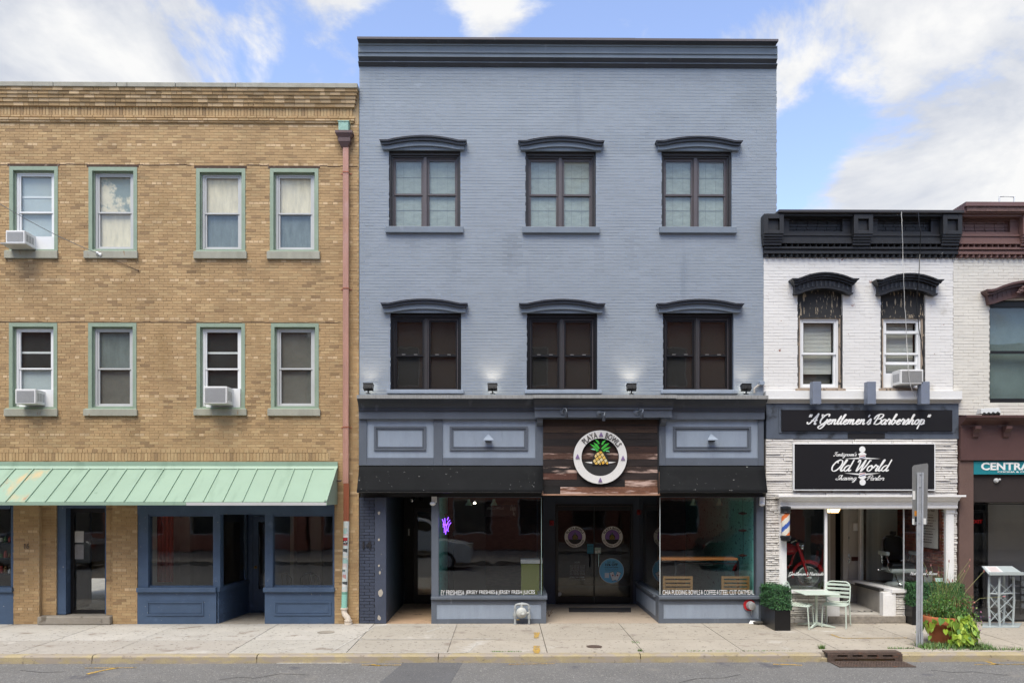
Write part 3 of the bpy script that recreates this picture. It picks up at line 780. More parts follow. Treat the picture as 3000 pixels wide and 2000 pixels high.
def bay(px0, px1, pg0, pg1, pm0, pm1):
    zs = Zp(500, 1733); zt = Zp(500, 1720)
    mb = MB(); mb.box(X(px0) + .004, X(px1), .0, .24, 0.001, zs); bk = mb.obj('bulkhead', M_NAVY, tb)
    mb = MB(); panel_mould(mb, X(pm0), X(pm1), Zp(500, 1802), Zp(500, 1760), 0.0); mb.obj('panel_moulding', M_NAVY, bk)
    mb = MB(); mb.box(X(px0 - 3 if px0 > 700 else px0) + .004, X(px1) + .01, -.06, .26, zs + .001, zt); mb.obj('window_sill', M_NAVY, bk, bevel=.006)
    w = MB(); w.frame(X(pg0) - .03, X(pg1) + .03, zt + .001, Zp(500, 1506) - .002, .03, .06, .14, wt=.04); w = w.obj('shop_window', M_NAVY, tb)
    mb = MB(); mb.box(X(pg0), X(pg1), .10, .108, zt + .03, Zp(500, 1506) - .042); mb.obj('pane', G_SHOP, w)
bay(402, 633, 434, 622, 430, 597)
bay(775, 980, 799, 973, 803, 970)
# splayed side of the left bay, with clapboards below the glass
def splay(p0, p1, z0, z1, t):
    """upright box along p0 -> p1 in plan"""
    d = Vector((p1[0] - p0[0], p1[1] - p0[1])); d.normalize(); n = Vector((d.y, -d.x)) * t
    q = [(p0[0], p0[1]), (p1[0], p1[1]), (p1[0] - n.x, p1[1] - n.y), (p0[0] - n.x, p0[1] - n.y)]
    return [(a_, b_, z0) for a_, b_ in q] + [(a_, b_, z1) for a_, b_ in q]
pA, pB = (X(638), .03), (X(728, 1.5), 1.5)
nb = 7; zs = Zp(500, 1733)
mb = MB(); mb.hexa(splay((pA[0] - .02, pA[1] + .03), (pB[0] - .02, pB[1]), .001, zs - .002, .05)); sb = mb.obj('side_bulkhead', M_NAVY, tb)
for i in range(nb):
    q = splay(pA, pB, i * zs / nb + .002, (i + 1) * zs / nb - .004, .02)
    q2 = [(v[0] + .014, v[1], v[2]) for v in q[:4]] + q[4:]
    mb = MB(); mb.hexa(q2); mb.obj('clapboard', M_NAVY, sb)
mb = MB(); mb.hexa(splay((pA[0] + .03, pA[1] - .01), (pB[0] + .03, pB[1]), zs, zs + .085, .16)); mb.obj('window_sill', M_NAVY, sb)
zt = Zp(500, 1720); zhd = Zp(500, 1506)
mb = MB()
for (t0, t1) in ((0, .06), (.93, 1.0)):
    l = lambda t: (pA[0] + (pB[0] - pA[0]) * t, pA[1] + (pB[1] - pA[1]) * t)
    mb.hexa(splay(l(t0), l(t1), zt, zhd, .06))
mb.hexa(splay(pA, pB, zhd + .001, zhd + .2, .06))
sw_ = mb.obj('shop_window', M_NAVY, tb)
mb = MB(); mb.hexa(splay(l(.065), l(.925), zt + .01, zhd - .001, .008)); mb.obj('pane', G_SHOP, sw_)
# right side of entry, entry ceiling, floor and recessed door
mb = MB(); mb.box(X(780), X(780) + .06, .25, 1.5, .001, zhd + .2); mb.obj('side_panel', M_NAVY, tb)
mb = MB(); mb.box(X(640), X(790), .26, 1.62, zhd + .21, zhd + .25); mb.obj('entry_ceiling', M_NAVY, tb)
mb = MB(); mb.box(X(640), X(790), .0, 1.75, -.06, .004); mb.obj('entry_floor', M_CONC, tb)
ex0, ex1 = pB[0], X(780) + .06
mb = MB(); mb.frame(ex0, ex1, .006, zhd + .2, .09, 1.5, 1.6, wt=.28, wb=.01); dfr = mb.obj('door_frame', M_NAVY, tb)
mb = MB(); mb.frame(ex0 + .092, ex1 - .092, .02, zhd - .085, .12, 1.52, 1.57, wb=.5, wt=.13); de = mb.obj('door', M_NAVY, tb)
mb = MB(); mb.box(ex0 + .21, ex1 - .21, 1.545, 1.552, .525, zhd - .22); mb.obj('pane', G_SHOP, de)
mb = MB(); mb.ball((ex0 + .15, 1.48, 1.0), .03); mb.lathe([(.035, 0), (.035, .01), (.012, .012), (.012, .03)], 12, (ex0 + .15, 1.52, 1.0), (0, -1, 0)); mb.obj('door_knob', mat('brass', '8f7440', .35, metal=.8), de, smooth=True)
# shop room
RX0, RX1 = X(402) + .05, XW - .3
mb = MB(); mb.box(RX0, RX1, .26, 7.5, -.05, .003); mb.obj('shop_floor', mat('dark_wood_floor', '85796f', .5, .2, 3), tb)
mb = MB(); mb.box(RX0, RX1, 6.8, 6.9, 0.004, zz(1424)); mb.box(RX0 - .1, RX0 - .001, .3, 6.9, .004, zz(1424)); mb.obj('shop_wall', mat('pale_shop_wall', 'c4c1bb', .9, .1), tb)
# left-hand corner shop (cut by the frame)
mb = MB(); mb.box(XL, X(39) - .002, .0, .24, .001, Zp(20, 1733)); mb.obj('bulkhead', M_NAVY, tb)
mb = MB(); mb.box(XL, X(39) - .002, -.05, .25, Zp(20, 1733) + .001, Zp(20, 1719)); mb.obj('window_sill', M_NAVY, tb)
mb = MB(); mb.box(X(30), X(39) - .003, .02, .2, Zp(20, 1719) + .001, zb); mb.box(XL, X(30), .0, .2, Zp(20, 1490), zb); w_ = mb.obj('shop_window', M_NAVY, tb)
mb = MB(); mb.box(XL, X(30) - .001, .10, .108, Zp(20, 1718), Zp(20, 1491)); mb.obj('pane', G_SHOP, w_)
mb = MB(); mb.box(XL, X(39), .8, 3.0, -.05, .004); mb.box(XL, X(39), 3, 3.1, 0, zb); mb.obj('shop_wall', M_DARKROOM, tb)

# things on show in the corner shop: shelf with small goods
shf = thing('display_shelf', (X(0), .5, 0), 'dark shelves with small jars seen through the window at the left edge', 'shelf')
for zc in (.98, 1.30, 1.62):
    mb = MB(); mb.box(X(-120), X(26), .35, .65, zc - .03, zc); mb.obj('shelf_board', M_BLACK, shf)
JM = [mat('jar_white', 'd6d3cb', .4), mat('jar_green', '5f7f52', .4), mat('jar_red', 'a3453c', .5), mat('jar_amber', '7c5a30', .4)]
ji = 0
for zc in (.98, 1.30, 1.62):
    for k in range(7):
        x = X(-60 + k * 13); h = rnd.choice((.09, .12, .15))
        mb = MB(); mb.lathe([(.035, 0), (.037, .01), (.037, h * .7), (.022, h * .8), (.024, h), (.001, h)], 12, (x, .42, zc))
        o = mb.obj('jar', JM[ji % 4], smooth=True)
        pn = ['white', 'green', 'red', 'amber'][ji % 4]
        tag(o, 'small ' + pn + ' jar, ' + ['seventh', 'sixth', 'fifth', 'fourth', 'third', 'second', 'first'][k] + ' from the right on the ' + {.98: 'bottom', 1.30: 'middle', 1.62: 'top'}[zc] + ' dark shelf at the left edge', 'jar', 'jars on the dark shelves'); ji += 1
# shop interior things
RED = mat('red_banner_cloth', '8c2c20', .8, .15, 3, stretch=(2, 1, .5))
mb = MB(); n = 10; xa, xb = X(452, .8), X(508, .8)
top = [(xa + (xb - xa) * i / n, Zp(480, 1500, .8)) for i in range(n + 1)]
mb = MB()
for i in range(n):
    x_0 = xa + (xb - xa) * i / n; x_1 = xa + (xb - xa) * (i + 1) / n; y_0 = .8 + .03 * (i % 2); y_1 = .8 + .03 * ((i + 1) % 2)
    mb.hexa([(x_0, y_0, .75), (x_1, y_1, .75), (x_1, y_1 + .01, .75), (x_0, y_0 + .01, .75), (x_0, y_0, 2.2), (x_1, y_1, 2.2), (x_1, y_1 + .01, 2.2), (x_0, y_0 + .01, 2.2)])
o = mb.obj('banner', RED); tag(o, 'red cloth hanging inside the left shop window of the navy storefront', 'banner')
PST = mat('pale_column_paint', 'b5b2ab', .8, .08)
for i, px in enumerate((540, 846, 925)):
    mb = MB(); x = X(px, 2.0); mb.box(x - .12, x + .12, 2.0, 2.24, .004, 2.9); mb.box(x - .15, x + .15, 1.97, 2.27, .004, .12)
    o = mb.obj('interior_column', PST)
    tag(o, ['pale square column behind the left pane beside the red cloth', 'left pale square column behind the right pane of the navy storefront', 'right pale square column behind the right pane of the navy storefront'][i], 'column')
def stool(px, Y, label):
    x = X(px, Y); t = thing('cafe_chair', (x, Y, .004), label, 'chair', 'chairs inside the navy storefront')
    mb = MB(); mb.box(x - .2, x + .2, Y - .2, Y + .2, .45, .49); mb.obj('seat', M_BLACK, t, bevel=.015)
    for sx_ in (-1, 1):
        for sy_ in (-1, 1):
            mb = MB(); mb.tube([(x + sx_ * .17, Y + sy_ * .17, .45), (x + sx_ * .2, Y + sy_ * .2, .004)], .014, 6); mb.obj('leg', M_BLKF, t)
    mb = MB(); mb.tube([(x - .18, Y - .18, .49), (x - .19, Y - .22, .85), (x - .1, Y - .24, .95), (x + .1, Y - .24, .95), (x + .19, Y - .22, .85), (x + .18, Y - .18, .49)], .014, 6)
    for k in (-.1, 0, .1): mb.tube([(x + k, Y - .18, .49), (x + k, Y - .24, .95)], .01, 6)
    mb.obj('backrest', M_BLKF, t)
stool(835, .9, 'left dark chair behind the right pane of the navy storefront')
stool(915, .9, 'right dark chair behind the right pane of the navy storefront')
# ================================================================ blue building (middle)
BX0, BX1, BX2 = XW + .012, X(2237) - .004, X(2275)
bb = thing('blue_building', (X(1650), .3, 0), 'tall three-storey building of blue painted brick with dark cornice and arched window hoods', 'building')
bu = [(1139, 439, 1349, 666, 1115, 1368, 396, 1130, 1358, 666, 684), (1539, 441, 1746, 667, 1518, 1768, 398, 1530, 1756, 667, 685), (1938, 441, 2144, 667, 1918, 2170, 398, 1931, 2156, 667, 685)]
bl = [(1143, 914, 1351, 1142, 1118, 1371, 874, 1134, 1359, 1142, 1153), (1543, 915, 1750, 1142, 1520, 1771, 875, 1537, 1762, 1142, 1153), (1942, 914, 2149, 1142, 1921, 2174, 875, 1935, 2162, 1142, 1153)]
holes = [rect(*a[:4]) for a in bu + bl]
ZBT = Zp(1650, 190); ZBS = Zp(1650, 1172)
zcut = Zp(2256, 632)
mb = MB()
cells(mb, BX0, BX1, ZBS, ZBT, holes, .0028, .30)
mb.box(BX1, BX2, .0028, .30, zcut, ZBT)
bwall = mb.obj('wall', mat('blue_painted_mortar', '8997aa', .65, .05, 2, bump=.1), bb)
PATCHES = []
pr9 = random.Random(19)
for i in range(26):
    xx, zz9 = pr9.uniform(BX0, BX2), pr9.uniform(ZBS, ZBT); PATCHES.append((xx, xx + pr9.uniform(.3, 1.6), zz9, zz9 + pr9.uniform(.15, .9), pr9.uniform(.93, 1.05)))
for a in bu:
    for i in range(4):
        xx = X(pr9.uniform(a[7], a[9])); PATCHES.append((xx, xx + pr9.uniform(.1, .25), Zp(a[7], a[10]) - pr9.uniform(.3, 1.1), Zp(a[7], a[10]), pr9.uniform(.9, .96)))
def blue_colour(r, hdr, x, z):
    k = 1 + r.uniform(-.035, .03)
    for x0_, x1_, z0_, z1_, m_ in PATCHES:      # repainted patches and water runs under the sills
        if x0_ < x < x1_ and z0_ < z < z1_: k *= m_ * r.uniform(.985, 1.015)
    return (k, k * (1 + .004 * (k < 1)), k)
bricks(bwall, BX0, BX2, ZBS, ZBT, holes + [(BX1, BX2 + 1, ZBS - 1, zcut)], 0.0, blue_colour, M_PBLUE, length=.198, course=.0615, joint=.008, proud=.006, jit=.0013, headers=7, seed=8, fill=.4)
# building mass
mb = MB(); mb.box(BX0, BX0 + .25, .31, 9.5, 0, ZBT + .3); mb.box(BX1 - .25 + .26, BX2, .31, 9.5, 3.4, ZBT + .3); mb.box(BX1 - .10, BX1, .31, 9.5, 0, 3.39); mb.box(BX0 + .26, BX2 - .26, 9.2, 9.5, 0, ZBT + .2)
mb.obj('side_wall', mat('blue_side_wall_paint', '8a97a8', .7, .08, 1.5), bb)
mb = MB(); mb.box(BX0 + .26, BX2 - .26, .32, 9.19, ZBT - .3, ZBT); mb.obj('roof', M_BLACK, bb)
zfl = [(Zp(1650, 1172), Zp(1650, 1150)), (Zp(1650, 800), Zp(1650, 770))]
mb = MB()
for a, b in zfl: mb.box(BX0 + .26, BX1 - .27, .32, 9.19, a, b)
mb.obj('floor_slab', M_DARKCEIL, bb)
mb = MB(); mb.box(BX0 + .26, BX1 - .27, 3.0, 3.05, zfl[0][1], ZBT - .31); mb.obj('room_wall', M_DARKROOM, bb)
M_CORN = mat('upper_slate_trim_paint', '737d88', .5, .10, 2, stretch=(1, 1, .6), fine=.04, bump=.05, spots=[('858e98', .64, .12, 2.5, (2, 1, .4))])
# top cornice, built up from mouldings
cn = [  # (py bottom, py top, projection bottom, projection top, material)
    (193, 186, .02, .075, M_TRIMD), (186, 182.5, .085, .085, M_TRIM), (182.5, 169, .075, .145, M_TRIMD), (169, 158, .15, .15, M_CORN), (157.5, 137, .175, .175, M_CORN), (137, 131, .20, .20, M_CORN), (131, 118.5, .20, .30, M_TRIMD), (118.5, 111, .315, .315, M_BRZ)]
cor = None
for i, (pb, ptp, d0, d1, mm) in enumerate(cn):
    z0, z1 = Zp(1650, pb, -max(d0, d1)), Zp(1650, ptp, -max(d0, d1))
    if i: z0 = zlast + .0005
    zlast = z1
    prof = [(.28, z0), (.28, z1), (-d1, z1)]
    if abs(d0 - d1) > .02:
        for t in (.66, .33): prof.append((-(d0 + (d1 - d0) * t ** 1.6), z0 + (z1 - z0) * t))
    prof.append((-d0, z0))
    xl, xr = X(1049, -d1), X(2278, -d1)
    if i < 7:
        mb = MB(); mb.prism(prof, 'x', xl, xr)
        o = mb.obj('cornice' if cor is None else 'moulding', mm, bb if cor is None else cor)
        cor = cor or o
    else:
        js = [X(1046, -d1), X(1450, -d1), X(1862, -d1), X(2281, -d1)]
        for k in range(3):
            mb = MB(); mb.box(js[k] + (.0015 if k else 0), js[k + 1] - .0015, -d1, .5, z0, z1 + (.004 if k == 1 else 0)); mb.obj('cap_flashing', mm, cor)
# windows
def arch(cx, hw, flat, ze, rise, n=22):
    out = []
    for i in range(n + 1):
        x = -hw + 2 * hw * i / n; k = max(0, 1 - (x / (hw - flat)) ** 2)
        out.append((cx + x, ze + rise * k))
    return out
SHADE3 = mat('pale_green_sheer_blind', '98a099', .75, .16, 5, stretch=(1, 1, 2.4), fine=.06)
SHADE2 = mat('brown_black_insect_screen', '2b2725', .9, .08, 2, fine=.1)
def bwin(a, upper):
    x0, x1, z0, z1 = rect(*a[:4]); cx = (x0 + x1) / 2; px = .00690
    mb = MB(); mb.frame(x0 + .003, x1 - .003, z0 + .001, z1 - .003, .035, .06, .26, wt=.08, wb=.012)
    mb.frame(x0 + .04, x1 - .04, z0 + .014, z1 - .085, .028, .10, .25, wb=.01, wt=.03)
    win = mb.obj('window', M_DARKF if upper else M_BLKF, bb)
    ix0, ix1, iz0, iz1 = x0 + .07, x1 - .07, z0 + .025, z1 - .117
    fm = M_BRZ if upper else M_DARKF
    mb = MB(); mb.box(cx - .032, cx + .032, .10, .25, iz0, iz1); mb.obj('mullion', fm, win)
    mid = iz0 + (iz1 - iz0) * .48
    for s0, s1 in ((ix0, cx - .033), (cx + .033, ix1)):
        mb = MB(); mb.frame(s0, s1, iz0, iz1, .018, .135, .2, wb=.012); mb.frame(s0 + .02, s1 - .02, mid - .012, iz1 - .02, .03, .15, .19); mb.frame(s0 + .02, s1 - .02, iz0 + .014, mid + .03, .028, .163, .203)
        mb.obj('sash', fm if upper else M_BLKF, win)
        for (q0, q1, yy) in ((mid + .02, iz1 - .052, .168), (iz0 + .044, mid, .186)):
            mb = MB(); mb.box(s0 + .051, s1 - .051, yy, yy + .005, q0, q1); mb.obj('pane', G_WIN, win)
        if upper:
            for zq in (.27, .74):
                mb = MB(); mb.box(s0 + .05, s1 - .05, .205, .209, iz0 + (iz1 - iz0) * zq, iz0 + (iz1 - iz0) * zq + .005)
                for t in (.33, .67): xx = s0 + (s1 - s0) * t; mb.box(xx - .0015, xx + .0015, .2055, .2095, iz0 + (iz1 - iz0) * (zq - .21), iz0 + (iz1 - iz0) * (zq + .2))
                mb.obj('grille', mat('faint_window_grille', '75797a', .5), win)
        else:
            mb = MB(); mb.frame(s0 + .005, s1 - .005, iz0 + .004, iz1 - .004, .012, .118, .13); mb.obj('screen_frame', M_BRZ if s0 > ix0 else M_DARKF, win)
            mb = MB()
            for t in (.3, .7): xx = s0 + (s1 - s0) * t; mb.box(xx - .035, xx + .035, .14, .16, mid + .022, mid + .034)
            mb.obj('sash_lift', mat('dull_sash_lift', '8d8c8a', .5), win)
    mb = MB(); mb.box(ix0, ix1, .212, .222, iz0, iz1); mb.obj('blind', SHADE3 if upper else SHADE2, win)
    # hood
    hx0, hx1 = X(a[4]), X(a[5]); hc = (hx0 + hx1) / 2; hw = (hx1 - hx0) / 2
    zt = Zp((a[4] + a[5]) / 2, a[6] + 1, -.17); zb_ = z1 - .012
    rise = .088; ze = zt - rise
    hood = MB(); hood.strip(arch(hc, hw, .165, ze, rise), arch(hc, hw - .012, .165, ze - .022, rise), -.17, .01)
    hood.strip(arch(hc, hw - .014, .155, ze - .0225, rise), arch(hc, hw - .05, .115, ze - .075, rise), -.135, .01)
    hd = hood.obj('window_hood', M_TRIMD, win)
    fr = MB(); top = arch(hc, hw - .052, .11, ze - .0755, rise); bot = arch(hc, hw - .052, .155, zb_ - .008, .070)
    fr.strip(top, bot, -.085, .01); fr.obj('hood_frieze', M_CORN, win)
    ty = MB(); b2 = arch(hc, hw - .205, .004, zb_ - .006, .066); ty.strip(b2, [(p[0], zb_ - .010) for p in b2], -.04, .01); ty.obj('hood_tympanum', M_CORN, win)
    cap = MB(); cap.strip(arch(hc, hw + .002, .165, ze + .006, rise), arch(hc, hw + .002, .165, ze + .0005, rise), -.176, .005); cap.obj('hood_cap', M_BRZ, win)
    sx0, sx1, sz0, sz1 = rect(a[7], a[9], a[8], a[10])
    mb = MB(); mb.box(sx0, sx1, -.07, .12, sz0, sz1); mb.obj('sill', M_CORN if upper else M_PANEL, win, bevel=.008)
for a in bu: bwin(a, True)
for a in bl: bwin(a, False)

# ---- storefront cornice
def moulded(rows, x0, x1, parent, first, flare=0.0):
    head = None
    for (pb, ptp, d0, d1, mm, nm) in rows:
        z0, z1 = Zp(1650, pb, -d0 if head is None else -max(d0, d1)), Zp(1650, ptp, -max(d0, d1))
        if head: z0 = zlast + .0005
        zlast = z1; prof = [(.0, z0), (.0, z1), (-d1, z1)]
        if abs(d0 - d1) > .03:
            for t in (.8, .6, .4, .2): prof.append((-(d0 + (d1 - d0) * t ** 2), z0 + (z1 - z0) * t))
        prof.append((-d0, z0))
        n = len(prof); vs = []
        for sg, xx in ((-1, x0), (1, x1)):
            for p in prof: vs.append((xx + sg * (-p[0]) * flare, p[0], p[1]))
        mb = MB(); mb.add(vs, [tuple(range(n - 1, -1, -1)), tuple(range(n, 2 * n))] + [(i, (i + 1) % n, n + (i + 1) % n, n + i) for i in range(n)])
        o = mb.obj(first if head is None else nm, mm, parent if head is None else head)
        head = head or o
    return head
FR = -.0
rows = [(1227, 1204, .13, .13, M_TRIM, 'frieze'), (1203.5, 1199, .16, .16, M_TRIMD, 'moulding'), (1198.5, 1168, .16, .34, M_TRIMD, 'cove_moulding'), (1167.5, 1157, .36, .36, M_GREY, 'ledge_flashing')]
moulded(rows, X(1053) + .01, X(2237) - .02, bb, 'storefront_frieze')
rows = [(1222, 1199, .30, .30, M_TRIM, 'frieze'), (1198.5, 1194, .34, .34, M_TRIM, 'moulding'), (1193.5, 1166, .345, .50, M_TRIMD, 'cove_moulding'), (1165, 1156, .515, .515, M_GREY, 'ledge_flashing')]
moulded(rows, X(1575), X(1950), bb, 'sign_cornice', flare=.22)
# panel zone
ZA, ZC = Zp(1650, 1363), Zp(1650, 1227.5)
zone = MB(); zone.box(X(1053) + .012, X(2237) - .022, -.045, .30, ZA, ZC); pz = zone.obj('fascia_board', M_PANEL, bb)
def stile(p0, p1, q0=1363, q1=1227.5, d=.075):
    mb = MB(); mb.box(X(p0), X(p1), -d, -.04, Zp(1650, q0) + .001, Zp(1650, q1) - .001); mb.obj('stile', M_TRIM, pz)
for p in ((1053.5, 1076), (1271, 1297), (1568, 1591), (1928, 1948), (2218, 2234)): stile(*p)
for p0, p1 in ((1076.5, 1270.5), (1297.5, 1567.5), (1948.5, 2217.5)):
    mb = MB(); mb.box(X(p0), X(p1), -.072, -.04, ZA + .0005, Zp(1650, 1341)); mb.obj('rail', M_TRIM, pz)
for p0, p1 in ((1097, 1249), (1318, 1546), (1970, 2197)):
    mb = MB(); panel_mould(mb, X(p0), X(p1), Zp(1650, 1319), Zp(1650, 1249), -.045, .042, .03); mb.obj('panel_moulding', M_TRIM, pz)
for p0 in (1572, 1931):
    mb = MB(); x0, x1 = X(p0), X(p0 + 17)
    mb.prism([(-.08, Zp(1650, 1223)), (-.28, Zp(1650, 1223)), (-.28, Zp(1650, 1229)), (-.22, Zp(1650, 1231)), (-.19, Zp(1650, 1239)), (-.12, Zp(1650, 1246)), (-.08, Zp(1650, 1247))], 'x', x0, x1); mb.obj('bracket', M_TRIM, pz)

# ---- ground floor
ZH = Zp(1650, 1455)       # underside of the shop head
mb = MB(); mb.box(X(1055), X(2237) - .006, .03, .32, ZH, ZA - .002); mb.obj('head_beam', M_BLACK, bb)
mb = MB(); mb.box(BX0, X(1098), .012, .30, 0.001, ZH - .001); pr_ = mb.obj('pier', M_NPIER, bb)
bricks(pr_, BX0, X(1098), .003, ZH - .004, [], 0.0, paint_colour(.06), M_NPIER, length=.198, course=.0635, joint=.008, single=60, seed=5)
mb = MB(); put_text(mb, '14', X(1063), X(1089), Zp(1076, 1606), Zp(1076, 1584), -.014, .04, .02); mb.obj('house_number', M_BLET, bb)
PLAS = mat('navy_plaster_with_patches', '434a5a', .6, .1, 2, fine=.06, spots=[('a8a196', .70, .02, 4.2)])
mb = MB(); mb.box(X(1098) + .001, X(1132), -.03, 2.9, .001, ZH - .001); mb.obj('doorway_wall', PLAS, bb, bevel=.012)
# patched screw holes in the plaster
PM = mat('pale_filler', 'a9a297', .9, .1)
for (px, py, s) in ((1110, 1502, .035), (1110, 1580, .028), (1110, 1656, .03), (1113, 1677, .03), (1116, 1735, .075), (1111, 1808, .05)):
    c_ = pt(px, py, -.031); mb = MB(); n = 9
    ring = [(c_.x + math.cos(6.283 * k / n) * s * rnd.uniform(.6, 1.1) * .8, -.0335, c_.z + math.sin(6.283 * k / n) * s * rnd.uniform(.7, 1.3)) for k in range(n)]
    mb.add(ring + [(q[0], -.029, q[2]) for q in ring], [tuple(range(n))] + [(k, (k + 1) % n, n + (k + 1) % n, n + k) for k in range(n)]); mb.obj('filler_patch', PM, pr_)
# deep side doorway: floor, ceiling, door
YD = 2.9
mb = MB(); mb.box(X(1098), X(1275), -.0, YD + .3, -.05, .005); mb.obj('doorway_floor', mat('stained_doorway_concrete', 'a98d72', .9, .15, 2, fine=.1, bump=.2, spots=[('6d5a4a', .58, .1, 3), ('4c4038', .66, .03, 18)]), bb)
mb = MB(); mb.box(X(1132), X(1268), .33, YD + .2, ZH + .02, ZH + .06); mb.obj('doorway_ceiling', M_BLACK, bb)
dx0, dx1 = X(1132), X(1264) + .02
mb = MB(); mb.frame(dx0 + .001, dx1 + .25, .006, ZH + .019, .22, YD, YD + .1, wt=.30, wb=.02); dfm = mb.obj('door_frame', M_BLACK, bb)
mb = MB(); mb.frame(dx0 + .225, dx1 + .02, .03, ZH - .285, .10, YD + .02, YD + .07, wb=.18); dd = mb.obj('door', M_BLKF, bb)
mb = MB(); mb.box(dx0 + .326, dx1 - .081, YD + .04, YD + .047, .211, ZH - .386); mb.obj('pane', G_SHOP, dd)
mb = MB(); mb.box(dx0 + .10, dx0 + .135, YD - .03, YD - .002, 1.62, 1.78); mb.obj('intercom', M_VINYL, dd)
mb = MB(); mb.box(dx0, X(1292) + .8, YD + 1.5, YD + 1.55, 0, ZH); mb.obj('room_wall', M_DARKROOM, bb)
# left shop bay
def shop_bay(px0, px1, pg0, pg1, posts, pad0, pad1, solid_left):
    zs, zt = Zp(1650, 1754), Zp(1650, 1745.5)
    mb = MB(); mb.box(X(px0), X(px1), .0, .28, .001, zs); bk = mb.obj('bulkhead', M_TRIM, bb)
    mb = MB(); a, b = X(px0) + pad0, X(px1) - pad1; mb.frame(X(px0) - .001, X(px1) + .001, .0015, zs - .002, .10, -.022, -.001, wb=.09, wt=.09); mb.obj('bulkhead_rail', M_TRIM, bk)
    mb = MB(); mb.box(X(px0) + .101, X(px1) - .101, -.006, -.0005, .093, zs - .093); mb.obj('bulkhead_panel', M_PANEL, bk)
    mb = MB(); mb.box(X(px0) - .005, X(px1) + .02, -.075, .3, zs + .001, zt); mb.obj('window_sill', M_TRIM, bk, bevel=.008)
    w = MB()
    for p0, p1 in posts: w.box(X(p0), X(p1), -.01, .16, zt + .001, ZH - .001)
    w.box(X(pg0), X(pg1), .04, .12, zt + .001, zt + .018); w.box(X(pg0), X(pg1), .04, .12, ZH - .012, ZH - .001)
    w = w.obj('shop_window', M_TRIM, bb)
    mb = MB(); mb.box(X(pg0) + .002, X(pg1) - .002, .07, .08, zt + .018, ZH - .012); mb.obj('pane', G_SHOP, w)
    return w, zt
w1, ZT = shop_bay(1264, 1600, 1285, 1586, ((1264, 1285),), .05, .05, True)
w2, _ = shop_bay(1929, 2237, 1936, 2216, ((2216, 2237),), .05, .0, False)
EDGE = mat('polished_glass_edge', '9fb5ae', .25, .05)
mb = MB(); mb.box(X(1586), X(1587.2), .06, .09, ZT + .018, ZH - .012); mb.obj('glass_edge', EDGE, w1)
mb = MB(); mb.box(X(1934.6), X(1936), .06, .09, ZT + .018, ZH - .012); mb.obj('glass_edge', mat('pale_glass_edge', 'd3dad8', .3), w2)
# sides of the entry recess: low bulkhead and glass returns
YE = 2.8
def zent(py): return Zp(1740, py, YE)
for side, w in ((0, w1), (1, w2)):
    xx = X(1600) - .0 if side == 0 else X(1929)
    a, b = (xx - .12, xx - .001) if side == 0 else (xx + .001, xx + .12)
    mb = MB(); mb.box(a, b, .285, YE - .001, .001, Zp(1650, 1754)); sb = mb.obj('side_bulkhead', M_TRIM, bb)
    pa, pb_ = (a - .02, b + .04) if side == 0 else (a - .045, b + .02)
    mb = MB(); mb.box(pa, pb_, .302, YE - .002, Zp(1650, 1754) + .001, Zp(1650, 1745.5)); mb.obj('window_sill', M_TRIM, sb)
    gx = (a + b) / 2
    mb = MB(); mb.box(gx - .004, gx + .004, .10, YE - .1, Zp(1650, 1745.5) + .001, ZH - .012); mb.obj('pane', G_SHOP, w)
mb = MB(); mb.box(X(1929) - .004, X(1929) + .0005, .33, YE - .06, .10, Zp(1650, 1754) - .09); mb.obj('bulkhead_panel', M_PANEL, bb)
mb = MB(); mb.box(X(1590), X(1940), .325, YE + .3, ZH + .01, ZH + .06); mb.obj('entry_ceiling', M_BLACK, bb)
mb = MB(); mb.box(X(1590), X(1940), -.0, YE + .4, -.05, .004); mb.obj('entry_floor', mat('gum_spotted_concrete', 'a59787', .85, .08, 1.4, bump=.2, fine=.06, spots=[('3f3a35', .655, .015, 20), ('6f6357', .61, .10, 3)]), bb)
# back wall of the entry and the double glass doors
bx0, bx1 = X(1590), X(1929) + .5
d0, d1 = X(1627, YE), X(1855, YE); dz = zent(1475)
NAVD = mat('entry_navy_paint', '3c4453', .55, .08, 2, fine=.04)
mb = MB(); mb.box(bx0, d0 - .001, YE, YE + .12, .005, ZH + .05); mb.box(d1 + .001, bx1, YE, YE + .12, .005, ZH + .05); mb.box(d0, d1, YE, YE + .12, dz, ZH + .05); mb.obj('entry_wall', NAVD, bb)
mb = MB(); mb.frame(d0 + .002, d1 - .002, .008, dz - .002, .055, YE - .02, YE + .10, wb=.012); mb.box(d0 + .06, d1 - .06, YE - .035, YE - .02, .0065, .02); dfr = mb.obj('door_frame', M_BLKF, bb)
dm = (d0 + d1) / 2
doors = []
for k, (a, b) in enumerate(((d0 + .059, dm - .003), (dm + .003, d1 - .059))):
    mb = MB(); mb.box(a, b, YE + .015, YE + .06, .022, .17); mb.box(a, b, YE + .015, YE + .06, dz - .16, dz - .062); mb.box(a, a + .012, YE + .02, YE + .055, .171, dz - .161); mb.box(b - .012, b, YE + .02, YE + .055, .171, dz - .161)
    dr = mb.obj('door', M_BLKF, bb); doors.append(dr)
    mb = MB(); mb.box(a + .013, b - .013, YE + .03, YE + .04, .171, dz - .161); mb.obj('pane', glass('tinted_door_glass', (.72, .74, .73), 1.5, .02), dr)
    hx = dm + (-.10 if k == 0 else .10)
    mb = MB(); mb.tube([(hx, YE + .03, .88), (hx, YE - .03, .88), (hx, YE - .03, 1.18), (hx, YE + .03, 1.18)], .012, 8); mb.obj('handle', M_BLKF if k == 0 else M_CHROME, dr, smooth=True)
